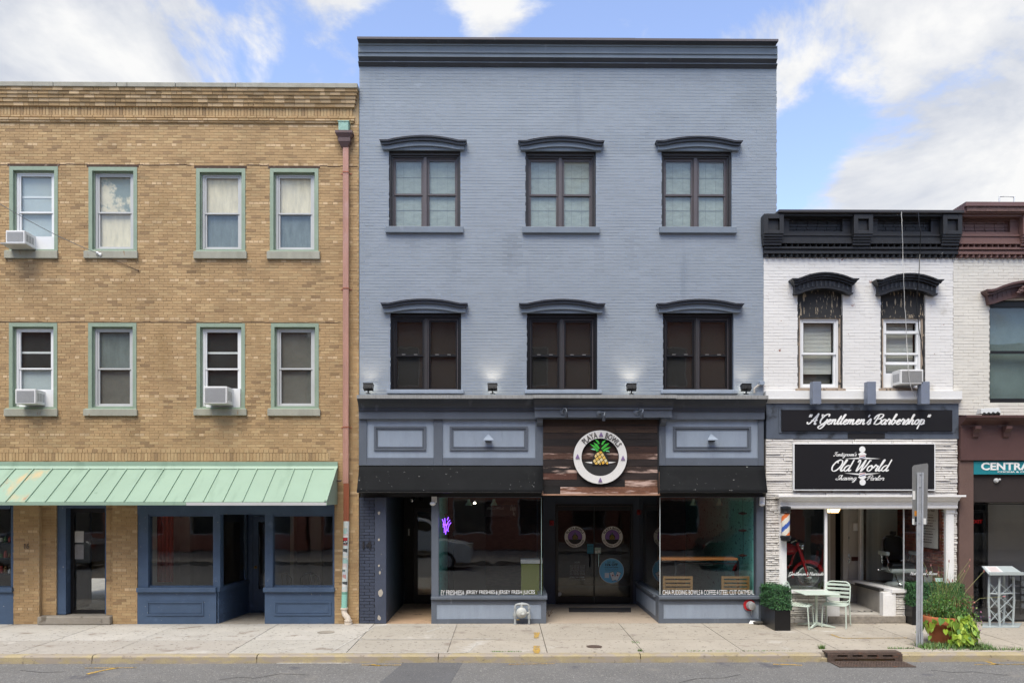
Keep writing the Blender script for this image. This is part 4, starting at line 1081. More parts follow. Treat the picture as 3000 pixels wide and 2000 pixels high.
# decals on the doors
def disc(mb, cx, cz, r, Y, t=.002, r0=0.0, n=40, c=None):
    if r0 <= 0:
        ring = [(cx + r * math.cos(6.28318 * i / n), Y, cz + r * math.sin(6.28318 * i / n)) for i in range(n)]
        mb.add(ring + [(q[0], Y + t, q[2]) for q in ring], [tuple(range(n)), tuple(range(2 * n - 1, n - 1, -1))] + [(i, (i + 1) % n, n + (i + 1) % n, n + i) for i in range(n)], c)
    else:
        vs = []
        for (rr, yy) in ((r, Y), (r0, Y), (r0, Y + t), (r, Y + t)):
            vs += [(cx + rr * math.cos(6.28318 * i / n), yy, cz + rr * math.sin(6.28318 * i / n)) for i in range(n)]
        fs = []
        for k in range(4):
            for i in range(n): fs.append((k * n + i, k * n + (i + 1) % n, ((k + 1) % 4) * n + (i + 1) % n, ((k + 1) % 4) * n + i))
        mb.add(vs, fs, c)
    return mb
def blade(mb, pts, Y, t, c=None):
    n = len(pts)
    return mb.add([(p[0], Y, p[1]) for p in pts] + [(p[0], Y + t, p[1]) for p in pts], [tuple(range(n)), tuple(range(2 * n - 1, n - 1, -1))] + [(i, (i + 1) % n, n + (i + 1) % n, n + i) for i in range(n)], c)
M_STICK = mat('printed_sticker', 'ffffff', .45, .03, 5, fine=.02, attr=True)
def srgb(h): return lin(h)
LEAVES = [((-.02, .0), (-.06, .16), (-.16, .30), (.02, .12)), ((.02, .0), (.06, .16), (.15, .29), (-.02, .12)), ((-.03, 0), (-.16, .10), (-.30, .16), (-.10, .0)), ((.03, 0), (.16, .09), (.30, .14), (.10, .0)), ((-.01, 0), (-.03, .22), (-.05, .36), (.05, .16)), ((.02, 0), (.07, .2), (.09, .34), (.0, .16))]
def pineapple(mb, cx, cz, s, Y, dome_c, line_c, leaf_c, gap=True):
    """half a pineapple in diamonds with a crown of leaves; s = half width"""
    n = 5
    for i in range(-n, n + 1):
        for j in range(-1, 2 * n):
            u, v = i * .42 + (j % 2) * .21, j * .30
            if v < -.05 or v > 1.75: continue
            w = math.sqrt(max(0, 1 - (max(v - .2, 0) / 1.6) ** 2.2))
            if abs(u) > w * .95: continue
            k = .17
            q = [(u - k, v), (u, v - .13), (u + k, v), (u, v + .13)]
            if v < .12: q = [(u - k, .0), (u + k, .0), (u + k * .8, v + .05), (u, v + .15)]
            cc = dome_c[(i * 3 + j) % len(dome_c)]
            blade(mb, [(cx + p[0] * s, cz + max(p[1], 0) * s) for p in q], Y, .004, cc)
    for L_, cc in zip(LEAVES, leaf_c * 6):
        blade(mb, [(cx + p[0] * s * 3.3, cz + (1.72 * s) + p[1] * s * 3.3) for p in L_], Y, .004, cc)
for k, (px, py) in enumerate(((1685, 1572), (1794, 1572))):
    c_ = pt(px, py, YE); Yd = YE + .028
    dec = MB()
    disc(dec, c_.x, c_.z, .262, Yd, .0015, c=srgb('17171a')); disc(dec, c_.x, c_.z, .250, Yd - .001, .0009, c=srgb('e2e0dc')); disc(dec, c_.x, c_.z, .172, Yd - .002, .0009, c=srgb('17171a')); disc(dec, c_.x, c_.z, .165, Yd - .003, .0009, c=srgb('8462a8'))
    a_ = [(c_.x + .163 * math.cos(R(t)), c_.z - .05 + 0 * t) for t in (180,)]
    seg = [(c_.x + .164 * math.cos(R(t)), c_.z + .164 * math.sin(R(t))) for t in range(200, 341, 10)]
    blade(dec, seg, Yd - .004, .0009, srgb('141416'))
    disc(dec, c_.x, c_.z - .012, .072, Yd - .0042, .0004, c=srgb('171512'))
    pineapple(dec, c_.x, c_.z - .055, .062, Yd - .006, [srgb('c8b53c'), srgb('b9a331')], None, [srgb('2c5a33'), srgb('3a7040')])
    arc_text(dec, 'PLAYA BOWLS', c_.x, c_.z, .210, .052, -62, 62, Yd - .003, .035, .002, True, .9, srgb('17171a'))
    arc_text(dec, "NJ'S ORIGINAL ACAI SHOP", c_.x, c_.z, .210, .036, 248, 112, Yd - .003, .02, .002, False, .8, srgb('17171a'))
    o = dec.obj('door_decal', M_STICK, doors[k]); o['label'] = 'round purple and white pineapple decal'
c_ = pt(1792, 1671, YE); Yd = YE + .028
dec = MB(); disc(dec, c_.x, c_.z, .295, Yd, .0012, c=srgb('d8e6ee')); disc(dec, c_.x, c_.z, .285, Yd - .001, .0009, c=srgb('74c0e6'))
NAV = srgb('152437')
put_text(dec, 'PSST...GET', c_.x - .10, c_.x + .09, c_.z + .19, c_.z + .22, Yd - .0012, .01, .001, c=NAV)
put_text(dec, '15% OFF', c_.x - .15, c_.x + .15, c_.z + .11, c_.z + .175, Yd - .0012, .035, .001, c=NAV)
put_text(dec, 'YOUR NEXT ORDER*', c_.x - .17, c_.x + .17, c_.z + .065, c_.z + .09, Yd - .0012, .03, .001, c=NAV)
put_text(dec, 'Download our app & join the', c_.x - .16, c_.x + .16, c_.z + .025, c_.z + .045, Yd - .0012, .0, .001, c=NAV)
put_text(dec, 'loyalty program', c_.x - .14, c_.x + .14, c_.z - .01, c_.z + .012, Yd - .0012, .0, .001, c=NAV)
blade(dec, [(c_.x - .16, c_.z - .17), (c_.x - .06, c_.z - .17), (c_.x - .06, c_.z - .05), (c_.x - .16, c_.z - .05)], Yd - .0024, .001, srgb('dfe6ea'))
for (ox, an, cc) in ((.03, 20, 'e9eef0'), (.14, -25, 'eef2f4')):
    ca, sa = math.cos(R(an)), math.sin(R(an)); q = [(-.045, -.1), (.045, -.1), (.045, .1), (-.045, .1)]
    blade(dec, [(c_.x + ox + p[0] * ca * 1.12 - p[1] * sa * 1.08, c_.z - .13 + p[0] * sa * 1.12 + p[1] * ca * 1.08) for p in q], Yd - .0024 - ox * .01, .0009, NAV)
    blade(dec, [(c_.x + ox + p[0] * ca - p[1] * sa, c_.z - .13 + p[0] * sa + p[1] * ca) for p in q], Yd - .0036 - ox * .01, .0009, srgb(cc))
    disc(dec, c_.x + ox, c_.z - .11, .018, Yd - .0046 - ox * .01, .0009, c=srgb('8a2c35'))
o = dec.obj('door_sticker', M_STICK, doors[1]); o['label'] = 'round pale blue offer sticker'
dec = MB(); x0, x1 = X(1670, YE), X(1714, YE)
put_text(dec, 'HOURS', X(1684, YE), X(1699, YE), zent(1648), zent(1644), Yd, .01, .001, c=srgb('b9b9b6'))
for i, d_ in enumerate(('MON  8:00 AM - 8:00 PM', 'TUES 8:00 AM - 8:00 PM', 'WED  8:00 AM - 8:00 PM', 'THURS 8:00 AM - 8:00 PM', 'FRI  8:00 AM - 8:00 PM', 'SAT  8:00 AM - 8:00 PM', 'SUN  8:00 AM - 8:00 PM')):
    put_text(dec, d_, x0, x1, zent(1658 + i * 4.2), zent(1655.2 + i * 4.2), Yd, .01, .001, c=srgb('a5a5a2'))
put_text(dec, '(732) 741-0400', x0, x1 - .02, zent(1693), zent(1688), Yd, .01, .001, c=srgb('b9b9b6'))
put_text(dec, 'WWW.PLAYABOWLS.COM', x0, x1, zent(1698), zent(1695), Yd, .01, .001, c=srgb('a5a5a2'))
disc(dec, X(1639, YE), zent(1739), .05, Yd, .001, c=srgb('b5b4b1'))
dec.obj('opening_hours', M_STICK, doors[0])
dec = MB(); dec.box(X(1720.5, YE), X(1739, YE), Yd - .002, Yd, zent(1621), zent(1593), srgb('2f7d97')); dec.box(X(1720.5, YE) + .01, X(1739, YE) - .02, Yd - .004, Yd - .0021, zent(1600), zent(1598), srgb('1d4d63')); dec.obj('paper_notice', M_STICK, doors[0])
dec = MB(); dec.box(X(1743, YE), X(1761, YE), Yd - .002, Yd, zent(1621), zent(1603), srgb('9fb9b4')); dec.box(X(1744, YE), X(1750, YE), Yd - .004, Yd - .0021, zent(1619.5), zent(1613), srgb('d8dedb')); dec.box(X(1752, YE), X(1759, YE), Yd - .004, Yd - .0021, zent(1618), zent(1611), srgb('d8dedb')); dec.obj('paper_notice', M_STICK, doors[1])
# fire alarm strobes on the entry wall
for px, py, nm in ((1616, 1531, 'dark red alarm keypad on the left of the double glass doors'), (1872, 1500, 'red fire alarm strobe on the right of the double glass doors')):
    c_ = pt(px, py, YE); mb = MB(); mb.box(c_.x - .05, c_.x + .05, YE - .05, YE - .001, c_.z - .06, c_.z + .06); mb.lathe([(.03, 0), (.026, .02), (.01, .03), (.001, .031)], 12, (c_.x, YE - .05, c_.z), (0, -1, 0))
    o = mb.obj('alarm', mat('alarm_red', '8e1c1f', .4), bevel=.008); tag(o, nm, 'alarm')
# window lettering
for (s, pa, pb_, w) in (('FRESHIES', 1307, 1353, w1), ('JERSEY FRESHIES', 1364, 1450, w1), ('JERSEY FRESH JUICES', 1460, 1567, w1), ('EY', 1292, 1303, w1), ('CHIA PUDDING BOWLS', 1941, 2051, w2), ('COFFEE', 2062, 2097, w2), ('STEEL CUT OATMEAL', 2107, 2209, w2)):
    mb = MB(); put_text(mb, s, X(pa, .07), X(pb_, .07), Zp(1650, 1741.5, .07), Zp(1650, 1727.5, .07), .066, .004, .003); mb.obj('window_lettering', M_WLET, w)
for px, w in ((1357, w1), (1455, w1), (2056, w2), (2102, w2)):
    mb = MB(); x = X(px, .07); z = Zp(1650, 1736, .07); mb.ball((x, .0665, z), .022, 10, 6, (1, .05, 1.4)); mb.box(x - .012, x + .012, .065, .067, z + .03, z + .055); mb.obj('pineapple_mark', M_VINYLG, w)
# shop room
IX0, IX1 = X(1285) - .02, X(2216) + .02
TEAL = mat('teal_mural_paint', '7cc9c0', .7, .10, 1.5, fine=.05, spots=[('2f6f6d', .60, .03, 7, (1, 1.2, 2.5))])
mb = MB(); mb.box(IX0 - .06, IX0, .33, 3.2, .03, ZH); mb.box(IX1, IX1 + .06, .33, 7, .03, ZH); mb.obj('mural_wall', TEAL, bb)
mb = MB(); mb.box(IX0, X(1590), .33, 7, -.05, .012); mb.box(X(1940), IX1, .33, 7, -.05, .012); mb.box(X(1590), X(1940), YE + .2, 7, -.05, .012); mb.obj('shop_floor', mat('brown_shop_floor', '7a6657', .4, .15, 3), bb)
RB = mat('dark_red_interior_brick', '8a6252', .8, .25, 6, stretch=(1, 1, 4), fine=.15)
mb = MB(); mb.box(IX0 - .05, IX1 + .05, 6.5, 6.6, 0, ZH + .3); mb.obj('shop_wall', RB, bb)
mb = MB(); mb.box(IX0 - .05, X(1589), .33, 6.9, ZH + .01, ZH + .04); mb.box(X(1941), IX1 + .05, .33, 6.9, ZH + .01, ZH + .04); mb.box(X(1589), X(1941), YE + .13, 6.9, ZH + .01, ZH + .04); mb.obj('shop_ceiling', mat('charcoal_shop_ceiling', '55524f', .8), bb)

# ---- things inside the bowl shop
WOOD = mat('warm_oak', 'a96a35', .5, .15, 3, stretch=(1, 6, 6), fine=.08)
WOODL = mat('light_oak_slats', '8a6a42', .55, .12, 3, stretch=(1, 6, 6), fine=.06)
ct = thing('window_counter', (X(2060, .45), .45, .012), 'orange oak counter on black legs inside the right shop window', 'counter')
mb = MB(); mb.box(X(1938, .3), X(2162, .3), .3, .72, Zp(2050, 1640.5, .3), Zp(2050, 1634, .3)); mb.obj('counter_top', WOOD, ct, bevel=.006)
zc = Zp(2050, 1641, .3)
for px in (1980, 2163):
    mb = MB(); x = X(px, .35); mb.box(x - .02, x + .02, .35, .39, .013, zc - .001); mb.obj('leg', M_BLKF, ct)
mb = MB(); mb.box(X(1982, .35), X(2162, .35), .36, .38, zc - .08, zc - .05); mb.obj('rail', M_BLKF, ct)
for i, (pa, pb_) in enumerate(((1941, 2028), (2112, 2194))):
    x0, x1 = X(pa, .3), X(pb_, .3); t = thing('slatted_chair', ((x0 + x1) / 2, .5, .012), ['left', 'right'][i] + '-hand oak chair with slatted back inside the right shop window', 'chair', 'oak chairs in the shop window')
    z1 = Zp(2000, 1687, .25); z0 = .45
    for xx in (x0, x1 - .05):
        mb = MB(); mb.box(xx, xx + .05, .25, .29, .013, z1); mb.obj('leg', WOODL, t)
        mb = MB(); mb.box(xx, xx + .05, .70, .74, .013, z0 - .04); mb.obj('leg', WOODL, t)
    for k in range(5):
        zq = z1 - .05 - k * .078
        mb = MB(); mb.box(x0 + .051, x1 - .051, .258, .28, zq, zq + .048); mb.obj('slat', WOODL, t)
    mb = MB(); mb.box(x0, x1, .30, .74, z0 - .035, z0); mb.obj('seat', WOODL, t)
GL = mat('sage_lamp_shade', '8fae9c', .5, .05)
for px, py in ((1373, 1470), (1447, 1470), (2031, 1470), (2107, 1470)):
    Yl = .6; c_ = pt(px, py, Yl); t = thing('pendant_lamp', (c_.x, Yl, c_.z - .08), {1373: 'left', 1447: 'right'}.get(px, {2031: 'left', 2107: 'right'}.get(px)) + ' sage green lamp shade hanging at the top of the ' + ('left' if px < 1600 else 'right') + ' shop window', 'lamp', 'sage lamps in the shop windows')
    mb = MB(); mb.lathe([(.075, -.07), (.06, -.03), (.032, .005), (.03, .05), (.028, .06), (.005, .062)], 20, (c_.x, Yl, c_.z)); mb.obj('lamp_shade', GL, t, smooth=True)
    mb = MB(); mb.tube([(c_.x, Yl, c_.z + .06), (c_.x, Yl, ZH + .009)], .006, 6); mb.obj('cord', M_BLKF, t)
c_ = pt(1391, 1472, .8); t = thing('spot_lamp', (c_.x, .8, c_.z), 'small lit white spot lamp near the top of the left shop window', 'lamp')
mb = MB(); mb.tube([(c_.x, .8, c_.z), (c_.x, .85, c_.z + .07), (c_.x, .85, ZH + .009)], .012, 8); mb.obj('stem', M_BLKF, t)
mb = MB(); mb.ball((c_.x, .79, c_.z - .005), .025); mb.obj('bulb', mat('lit_bulb', 'fff6e0', .5, 0, fine=0, emit=6), t, smooth=True)
# purple neon figure
NE = mat('purple_neon_tube', '8a4dff', .4, 0, fine=0, emit=1.3)
c_ = pt(1307, 1537, .25); t = thing('neon_sign', (c_.x, .25, c_.z - .3), 'small purple neon sign of crossed strokes hanging at the left of the shop window', 'neon sign')
for pts in ([(-.04, -.12), (-.02, .04), (-.03, .14)], [(-.01, -.19), (.0, -.06), (.02, .02)], [(.0, -.02), (.04, .06), (.08, .1)], [(.03, -.1), (.06, .0), (.1, .05)], [(-.06, -.05), (-.05, .05), (-.08, .12)], [(-.07, .02), (-.01, .0), (.05, .03)], [(.02, .1), (.05, .16)], [(-.05, -.15), (.02, -.1), (.05, -.13)]):
    mb = MB(); mb.tube([(c_.x + p[0], .25, c_.z + p[1]) for p in pts], .009, 6); mb.obj('tube', NE, t, smooth=True)
mb = MB(); mb.box(c_.x - .03, c_.x + .04, .24, .28, c_.z + .17, c_.z + .23); mb.tube([(c_.x, .26, c_.z + .23), (c_.x, .26, ZH + .009)], .004, 5); mb.obj('transformer', M_BLACK, t)
# olive bin unit, chalk board, till lights
mb = MB(); x0, x1 = X(1527, .9), X(1580, .9); mb.box(x0, x1, .9, 1.3, .013, Zp(1550, 1650, .9)); t = thing('olive_cabinet', ((x0 + x1) / 2, 1.1, .013), 'olive green cabinet with pale top inside the left shop window', 'cabinet'); mb.obj('body', mat('olive_laminate', '757a38', .6), t)
mb = MB(); mb.box(x0 - .01, x1 + .01, .89, 1.31, Zp(1550, 1650, .9) + .001, Zp(1550, 1638, .9)); mb.obj('top', M_VINYLG, t)
t = thing('chalk_board', (X(1455, 2.5), 2.5, 2.0), 'dark menu board with chalk writing hanging inside the left shop window', 'board')
x0, x1 = X(1420, 2.5), X(1515, 2.5); z0, z1 = Zp(1460, 1512, 2.5), Zp(1460, 1478, 2.5)
mb = MB(); mb.box(x0, x1, 2.5, 2.53, z0, z1); mb.obj('panel', mat('chalk_board_brown', '2e2522', .7), t)
mb = MB(); script_text(mb, 'elcome', x0 + .05, x0 + .45, z0 + .16, .06, 2.5, .16); script_text(mb, 'Order', x0 + .60, x1 - .03, z0 + .14, .07, 2.5, .16) if 'O' in SCR else None; script_text(mb, 'Here', x0 + .66, x1 - .06, z0 + .03, .05, 2.5, .16); mb.obj('chalk_lettering', mat('chalk', '8f8a84', .9), t)
# surfer pendants strung on a cord by the teal mural
WD2 = mat('dark_wooden_float', '4a2a22', .6)
t = thing('wooden_garland', (X(2174, .5), .5, 1.0), 'cord of dark wooden discs hanging before the teal wall', 'garland')
x = X(2176, .5)
mb = MB(); mb.tube([(x, .5, Zp(2176, 1460, .5)), (x + .01, .5, Zp(2176, 1600, .5)), (x, .5, Zp(2176, 1650, .5))], .005, 5); mb.obj('cord', M_BLKF, t)
for py in (1503, 1553, 1626):
    mb = MB(); mb.lathe([(.02, -.03), (.09, -.008), (.09, .008), (.02, .03)], 14, (x, .5, Zp(2176, py, .5))); mb.obj('disc', WD2, t)
# ================================================================ awnings
AP = 1.0
ax0, ax1 = XL, X(990)
az_top, az_f1 = Zp(520, 1352), Zp(520, 1364)
az_hi = Zp(520, 1373); fz = pt(520, 1469, -AP).z; lz = pt(520, 1479, -AP).z
aw = thing('green_awning', (X(400), -.5, lz), 'long mint green standing-seam metal awning with rust stains over the navy storefront', 'awning')
mb = MB(); mb.box(ax0, ax1, -.03, -.012, az_f1 - .02, az_top); mb.obj('wall_flashing', M_GREEN, aw)
mb = MB(); mb.prism([(-.012, az_hi), (-.012, az_f1), (-.06, az_f1 - .01), (-.10, az_hi), (-.09, az_hi - .01)], 'x', ax0, ax1 + .006); mb.obj('ridge_cap', M_GREEN, aw)
def slope(y): return az_hi - .012 + (fz - az_hi + .012) * ((-y - .09) / (AP - .09))
# seams from the photograph: bottoms spaced 57.8 px
seam = [X(883.5 - 57.75 * k, -AP) for k in range(0, 24)]
xs = [ax1 - .055] + [s for s in seam if s > ax0] + [ax0]
for i in range(len(xs) - 1):
    b, a = xs[i], xs[i + 1]
    mb = MB(); prof = [(-.09, slope(-.09)), (-AP, fz), (-AP, fz - .012), (-.09, slope(-.09) - .012)]
    mb.prism(prof, 'x', a + .0015, b - .0015)
    px_mid = CX + F * ((a + b) / 2) / 15.4
    rust = -30 < px_mid < 130
    o = mb.obj('roof_panel', M_GRUST if rust else M_GREEN, aw)
    if rust: o['label'] = 'rust stained awning panel'
for s in seam:
    if s < ax0: continue
    mb = MB(); prof = [(-.095, slope(-.09) + .001), (-AP - .004, fz + .001), (-AP - .004, fz + .024), (-.095, slope(-.09) + .026)]
    mb.prism(prof, 'x', s - .010, s + .010); mb.obj('seam', M_GREEN, aw)
mb = MB(); mb.prism([(-.095, slope(-.09) + .002), (-AP - .004, fz + .002), (-AP - .004, fz + .03), (-.095, slope(-.09) + .03)], 'x', ax1 - .05, ax1); mb.obj('edge_trim', M_GREEN, aw)
mb = MB(); mb.box(ax0, X(545, -AP), -AP - .002, -AP + .03, lz, fz - .013); mb.obj('drip_edge', M_GREEN, aw)
mb = MB(); mb.box(X(545, -AP) + .002, ax1 - .02, -AP - .002, -AP + .03, lz - .004, fz - .013); mb.obj('gutter_strip', M_VINYLG, aw)
mb = MB(); mb.prism([(-.012, lz), (-AP, lz), (-AP, fz - .013), (-.09, slope(-.09) - .013), (-.012, az_hi - .01)], 'x', ax1 - .02, ax1 - .004); mb.obj('end_panel', M_GREEN, aw)
mb = MB(); mb.box(ax0, ax1 - .022, -AP + .031, -.012, lz + .02, lz + .03); mb.obj('soffit', M_CASE, aw)
mb = MB(); c_ = pt(991, 1408, -.06); mb.tube([(ax1 - .01, -.1, c_.z), (ax1 + .09, -.1, c_.z)], .02, 8); mb.obj('pipe_stub', M_IRON, aw)
# black canvas awnings
def canvas(pt0, pt1, pb0, pb1, label):
    d = .38
    zt = Zp(1650, 1366); zb_ = pt(1650, 1441, -d).z
    x0, x1 = X(pt0), X(pt1); u0, u1 = X(pb0, -d), X(pb1, -d)
    t = thing('canvas_awning', ((x0 + x1) / 2, -.2, zb_), label, 'awning', 'black canvas awnings')
    mb = MB(); n = 12; m_ = 6; vs = []; fs = []
    for j in range(m_ + 1):
        v = j / m_
        for i in range(n + 1):
            u = i / n; x = (x0 + (x1 - x0) * u) * (1 - v) + (u0 + (u1 - u0) * u) * v
            sag = .018 * math.sin(math.pi * v) * (1 + .3 * math.sin(u * 9))
            vs.append((x, -.078 - (d - .078) * v, zt + (zb_ - zt) * v - sag))
    for j in range(m_):
        for i in range(n): a = j * (n + 1) + i; fs.append((a, a + 1, a + n + 2, a + n + 1))
    mb.add(vs, fs); o = mb.obj('canvas', M_CANVAS, t, smooth=True)
    so = o.modifiers.new('thick', 'SOLIDIFY'); so.thickness = .006
    for xt, xb_ in ((x0, u0), (x1, u1)):
        mb = MB(); e = .004
        mb.add([(xt, -.078, zt - .004), (xb_, -d, zb_), (xt, -.078, zb_), (xt + e, -.078, zt - .004), (xb_ + e, -d, zb_), (xt + e, -.078, zb_)], [(0, 1, 2), (3, 5, 4), (0, 3, 4, 1), (1, 4, 5, 2), (2, 5, 3, 0)]); mb.obj('end_flap', M_CANVAS, t)
    mb = MB(); mb.tube([(u0, -d + .01, zb_), (u1, -d + .01, zb_)], .014, 8); mb.obj('front_bar', M_BLKF, t)
canvas(1054.5, 1589, 1045, 1590, 'long black canvas awning left of the weathered wood sign')
canvas(1929.5, 2236, 1931, 2248, 'short black canvas awning right of the weathered wood sign')
# ================================================================ weathered wood sign
SY = -.10
sx0, sx1 = X(1591), X(1928); sz0, sz1 = pt(1760, 1446, SY).z, pt(1760, 1227, SY).z
sg = thing('wood_sign', ((sx0 + sx1) / 2, SY, sz0), 'weathered dark plank sign with a white ring and pineapple emblem over the shop entry', 'sign')
mb = MB(); mb.box(sx0, sx1, SY + .002, -.04, sz0, sz1); mb.obj('backing_board', M_BLACK, sg)
M_PLANK = mat('weathered_plank', 'ffffff', .75, .35, 3.0, stretch=(.7, 1, 9), bump=.4, bscale=50, fine=.18, attr=True, spots=[('1b1412', .60, .08, 4.5, (.6, 1, 7))])
M_PLANKP = mat('pale_weathered_plank', 'ffffff', .8, .30, 3.0, stretch=(.7, 1, 9), bump=.4, bscale=50, fine=.2, attr=True, spots=[('c2a79a', .52, .14, 2.4, (.8, 1, 6)), ('2a1d19', .64, .06, 5, (.6, 1, 7))])
edges = [378, 475, 575, 670, 765, 865, 955, 1058, 1152, 1250, 1350, 1455]     # z of a 4.9x crop
rowsp = [[(150, 465, '33241d'), (465, 1795, '36261d')], [(150, 1190, '4a382c'), (1190, 1795, '47352a')], [(150, 770, '2d211d'), (770, 1795, '241c1b')], [(150, 1795, '211b1b')], [(150, 700, '3a2a24'), (700, 1795, '39251f')],
         [(150, 900, '5b4136p'), (900, 1795, '5a4238p')], [(150, 1795, '2b2220')], [(150, 1250, '26201fp'), (1250, 1795, '3f302ap')], [(150, 640, '5a3a30p'), (640, 1795, '352a27')], [(150, 1325, '1f1a19'), (1325, 1795, '6d4f3fp')], [(150, 398, '1d1b1b'), (398, 1800, '7a5340p')]]
for r_, row in enumerate(rowsp):
    za, zb2 = pt(1760, 1150 + edges[r_ + 1] / 4.9, SY).z, pt(1760, 1150 + edges[r_] / 4.9, SY).z
    for a, b, c in row:
        pale = c.endswith('p'); c = c[:6]
        mb = MB(); d = rnd.uniform(.0, .012)
        mb.box(X(1560 + a / 4.9, SY) + .002, X(1560 + b / 4.9, SY) - .002, SY - d, SY + .0015, za + .003, zb2 - .003, tuple(v * .85 for v in lin(c))); mb.obj('plank', M_PLANKP if pale else M_PLANK, sg, bevel=.004)
EDG = mat('raw_edge_strip', 'a8836c', .8, .2, 6, stretch=(1, 1, 4))
mb = MB(); mb.box(sx0 - .03, sx1 + .02, SY - .015, -.04, sz0 - .03, sz0 - .001); mb.obj('edge_strip', EDG, sg)
mb = MB(); mb.box(sx1 - .002, sx1 + .012, SY - .01, -.04, sz0, sz0 + .45); mb.box(sx0 - .028, sx0 - .002, SY - .01, -.04, sz0, sz0 + .06); mb.obj('edge_strip', EDG, sg)
lc = pt(1758.3, 1338.4, SY - .06); RO = .535; YL = SY - .075
RING = mat('white_sign_ring', 'dcdad6', .5, .03, 3)
mb = MB(); disc(mb, lc.x, lc.z, RO, YL, .03, RO * .705, 64); ring = mb.obj('ring', RING, sg, smooth=True)
mb = MB(); disc(mb, lc.x, lc.z, RO * 1.012, YL + .031, .02, RO * .695, 64); mb.obj('ring_backing', M_BLACK, ring)
mb = MB(); arc_text(mb, 'PLAYA', lc.x, lc.z, RO * .845, .115, -46, -13, YL - .006, .012, .01, True, .66, None)
arc_text(mb, 'BOWLS', lc.x, lc.z, RO * .845, .115, 17, 57, YL - .006, .012, .01, True, .66, None); mb.obj('ring_lettering', mat('dark_grey_lettering', '4a4745', .6), ring)
PUR = mat('dusty_purple', '7d6890', .55)
for a in (2, 92, 180, 272):
    cx_, cz_ = lc.x + math.sin(R(a)) * RO * .85, lc.z + math.cos(R(a)) * RO * .85; s = .042
    mb = MB(); blade(mb, [(cx_ - s, cz_ - s), (cx_ + s, cz_ - s), (cx_ + .004, cz_ + s), (cx_ - .004, cz_ + s)], YL - .016, .014); mb.obj('triangle', PUR, ring)
# bowl, pineapple
mb = MB(); seg = [(lc.x + RO * .70 * math.cos(R(t)), lc.z + RO * .70 * math.sin(R(t))) for t in range(197, 344, 7)]
blade(mb, seg, YL - .002, .03); bw = mb.obj('bowl', mat('charcoal_bowl', '2c2b2b', .6), sg)
mb = MB(); zr = lc.z - RO * .21
rim = [(lc.x - RO * .58, zr + .012)] + [(lc.x - RO * .58 + RO * 1.16 * t / 12, zr + .012 - .045 * math.sin(math.pi * t / 12)) for t in range(1, 12)] + [(lc.x + RO * .58, zr + .012)] + [(lc.x + RO * .58 - RO * 1.16 * t / 12, zr + .012 + .012 * math.sin(math.pi * t / 12)) for t in range(1, 12)]
blade(mb, rim, YL - .010, .007); mb.obj('bowl_rim', RING, bw)
dome = [(lc.x + .165 * math.cos(R(t)) , lc.z - RO * .29 + .29 * max(0, math.sin(R(t))) ** .8) for t in range(0, 181, 12)]
mb = MB(); blade(mb, dome, YL - .018, .007); pa_ = mb.obj('pineapple', M_BLACK, sg)
YC = [lin('d8b25a'), lin('d9bd7e'), lin('d6a845'), lin('dccb9c')]
pc = Vector((lc.x, lc.z - RO * .29)); sdm = .165
ax_ = (Vector((.80, .60)), Vector((-.50, .87)))
cellk = 0
for i in range(-5, 6):
    for j in range(-5, 9):
        o_ = ax_[0] * i * .066 + ax_[1] * j * .066
        q = [o_ + ax_[0] * sx_ * .027 + ax_[1] * sy_ * .027 for sx_, sy_ in ((-1, -1), (1, -1), (1, 1), (-1, 1))]
        def inside(p): return p.y > -.002 and abs(p.x) < .158 and p.y < .275 * max(0, 1 - (abs(p.x) / .16) ** 2.6) ** .75
        ins = [inside(p) for p in q]
        if not inside(o_): continue
        q2 = []
        for p in q:
            t = 1.0
            while not inside(o_ + (p - o_) * t) and t > .1: t -= .08
            q2.append(o_ + (p - o_) * t)
        mb = MB(); blade(mb, [(pc.x + p.x, pc.y + p.y + .004) for p in q2], YL - .026, .0075, YC[cellk % 4]); cellk += 1
        mb.obj('pineapple_segment', M_STICK, pa_)
LF = mat('leaf_green_sign_paint', '3fae3f', .5, .05); LF2 = mat('mint_sign_paint', '79c49a', .5, .05)
def lfz(p): return (lc.x + (p[0] - 971) / 380 * RO, lc.z - (p[1] - 925) / 380 * RO)
for L_, m_ in (([(820, 735), (880, 760), (970, 850), (925, 858), (890, 800)], LF), ([(1120, 780), (1050, 795), (980, 845), (1010, 858), (1075, 815)], LF), ([(875, 718), (930, 745), (962, 800), (945, 812), (900, 770)], LF), ([(1100, 725), (1040, 740), (980, 805), (1000, 815), (1060, 770)], LF),
               ([(895, 675), (940, 690), (960, 730), (945, 742)], LF), ([(1050, 683), (1005, 700), (985, 745), (1002, 755)], LF), ([(832, 812), (870, 800), (898, 815), (900, 830), (865, 822)], LF2), ([(1108, 855), (1085, 832), (1060, 832), (1048, 850), (1075, 845)], LF2)):
    mb = MB(); blade(mb, [lfz(p) for p in L_], YL - .018, .012); mb.obj('leaf', m_, pa_)
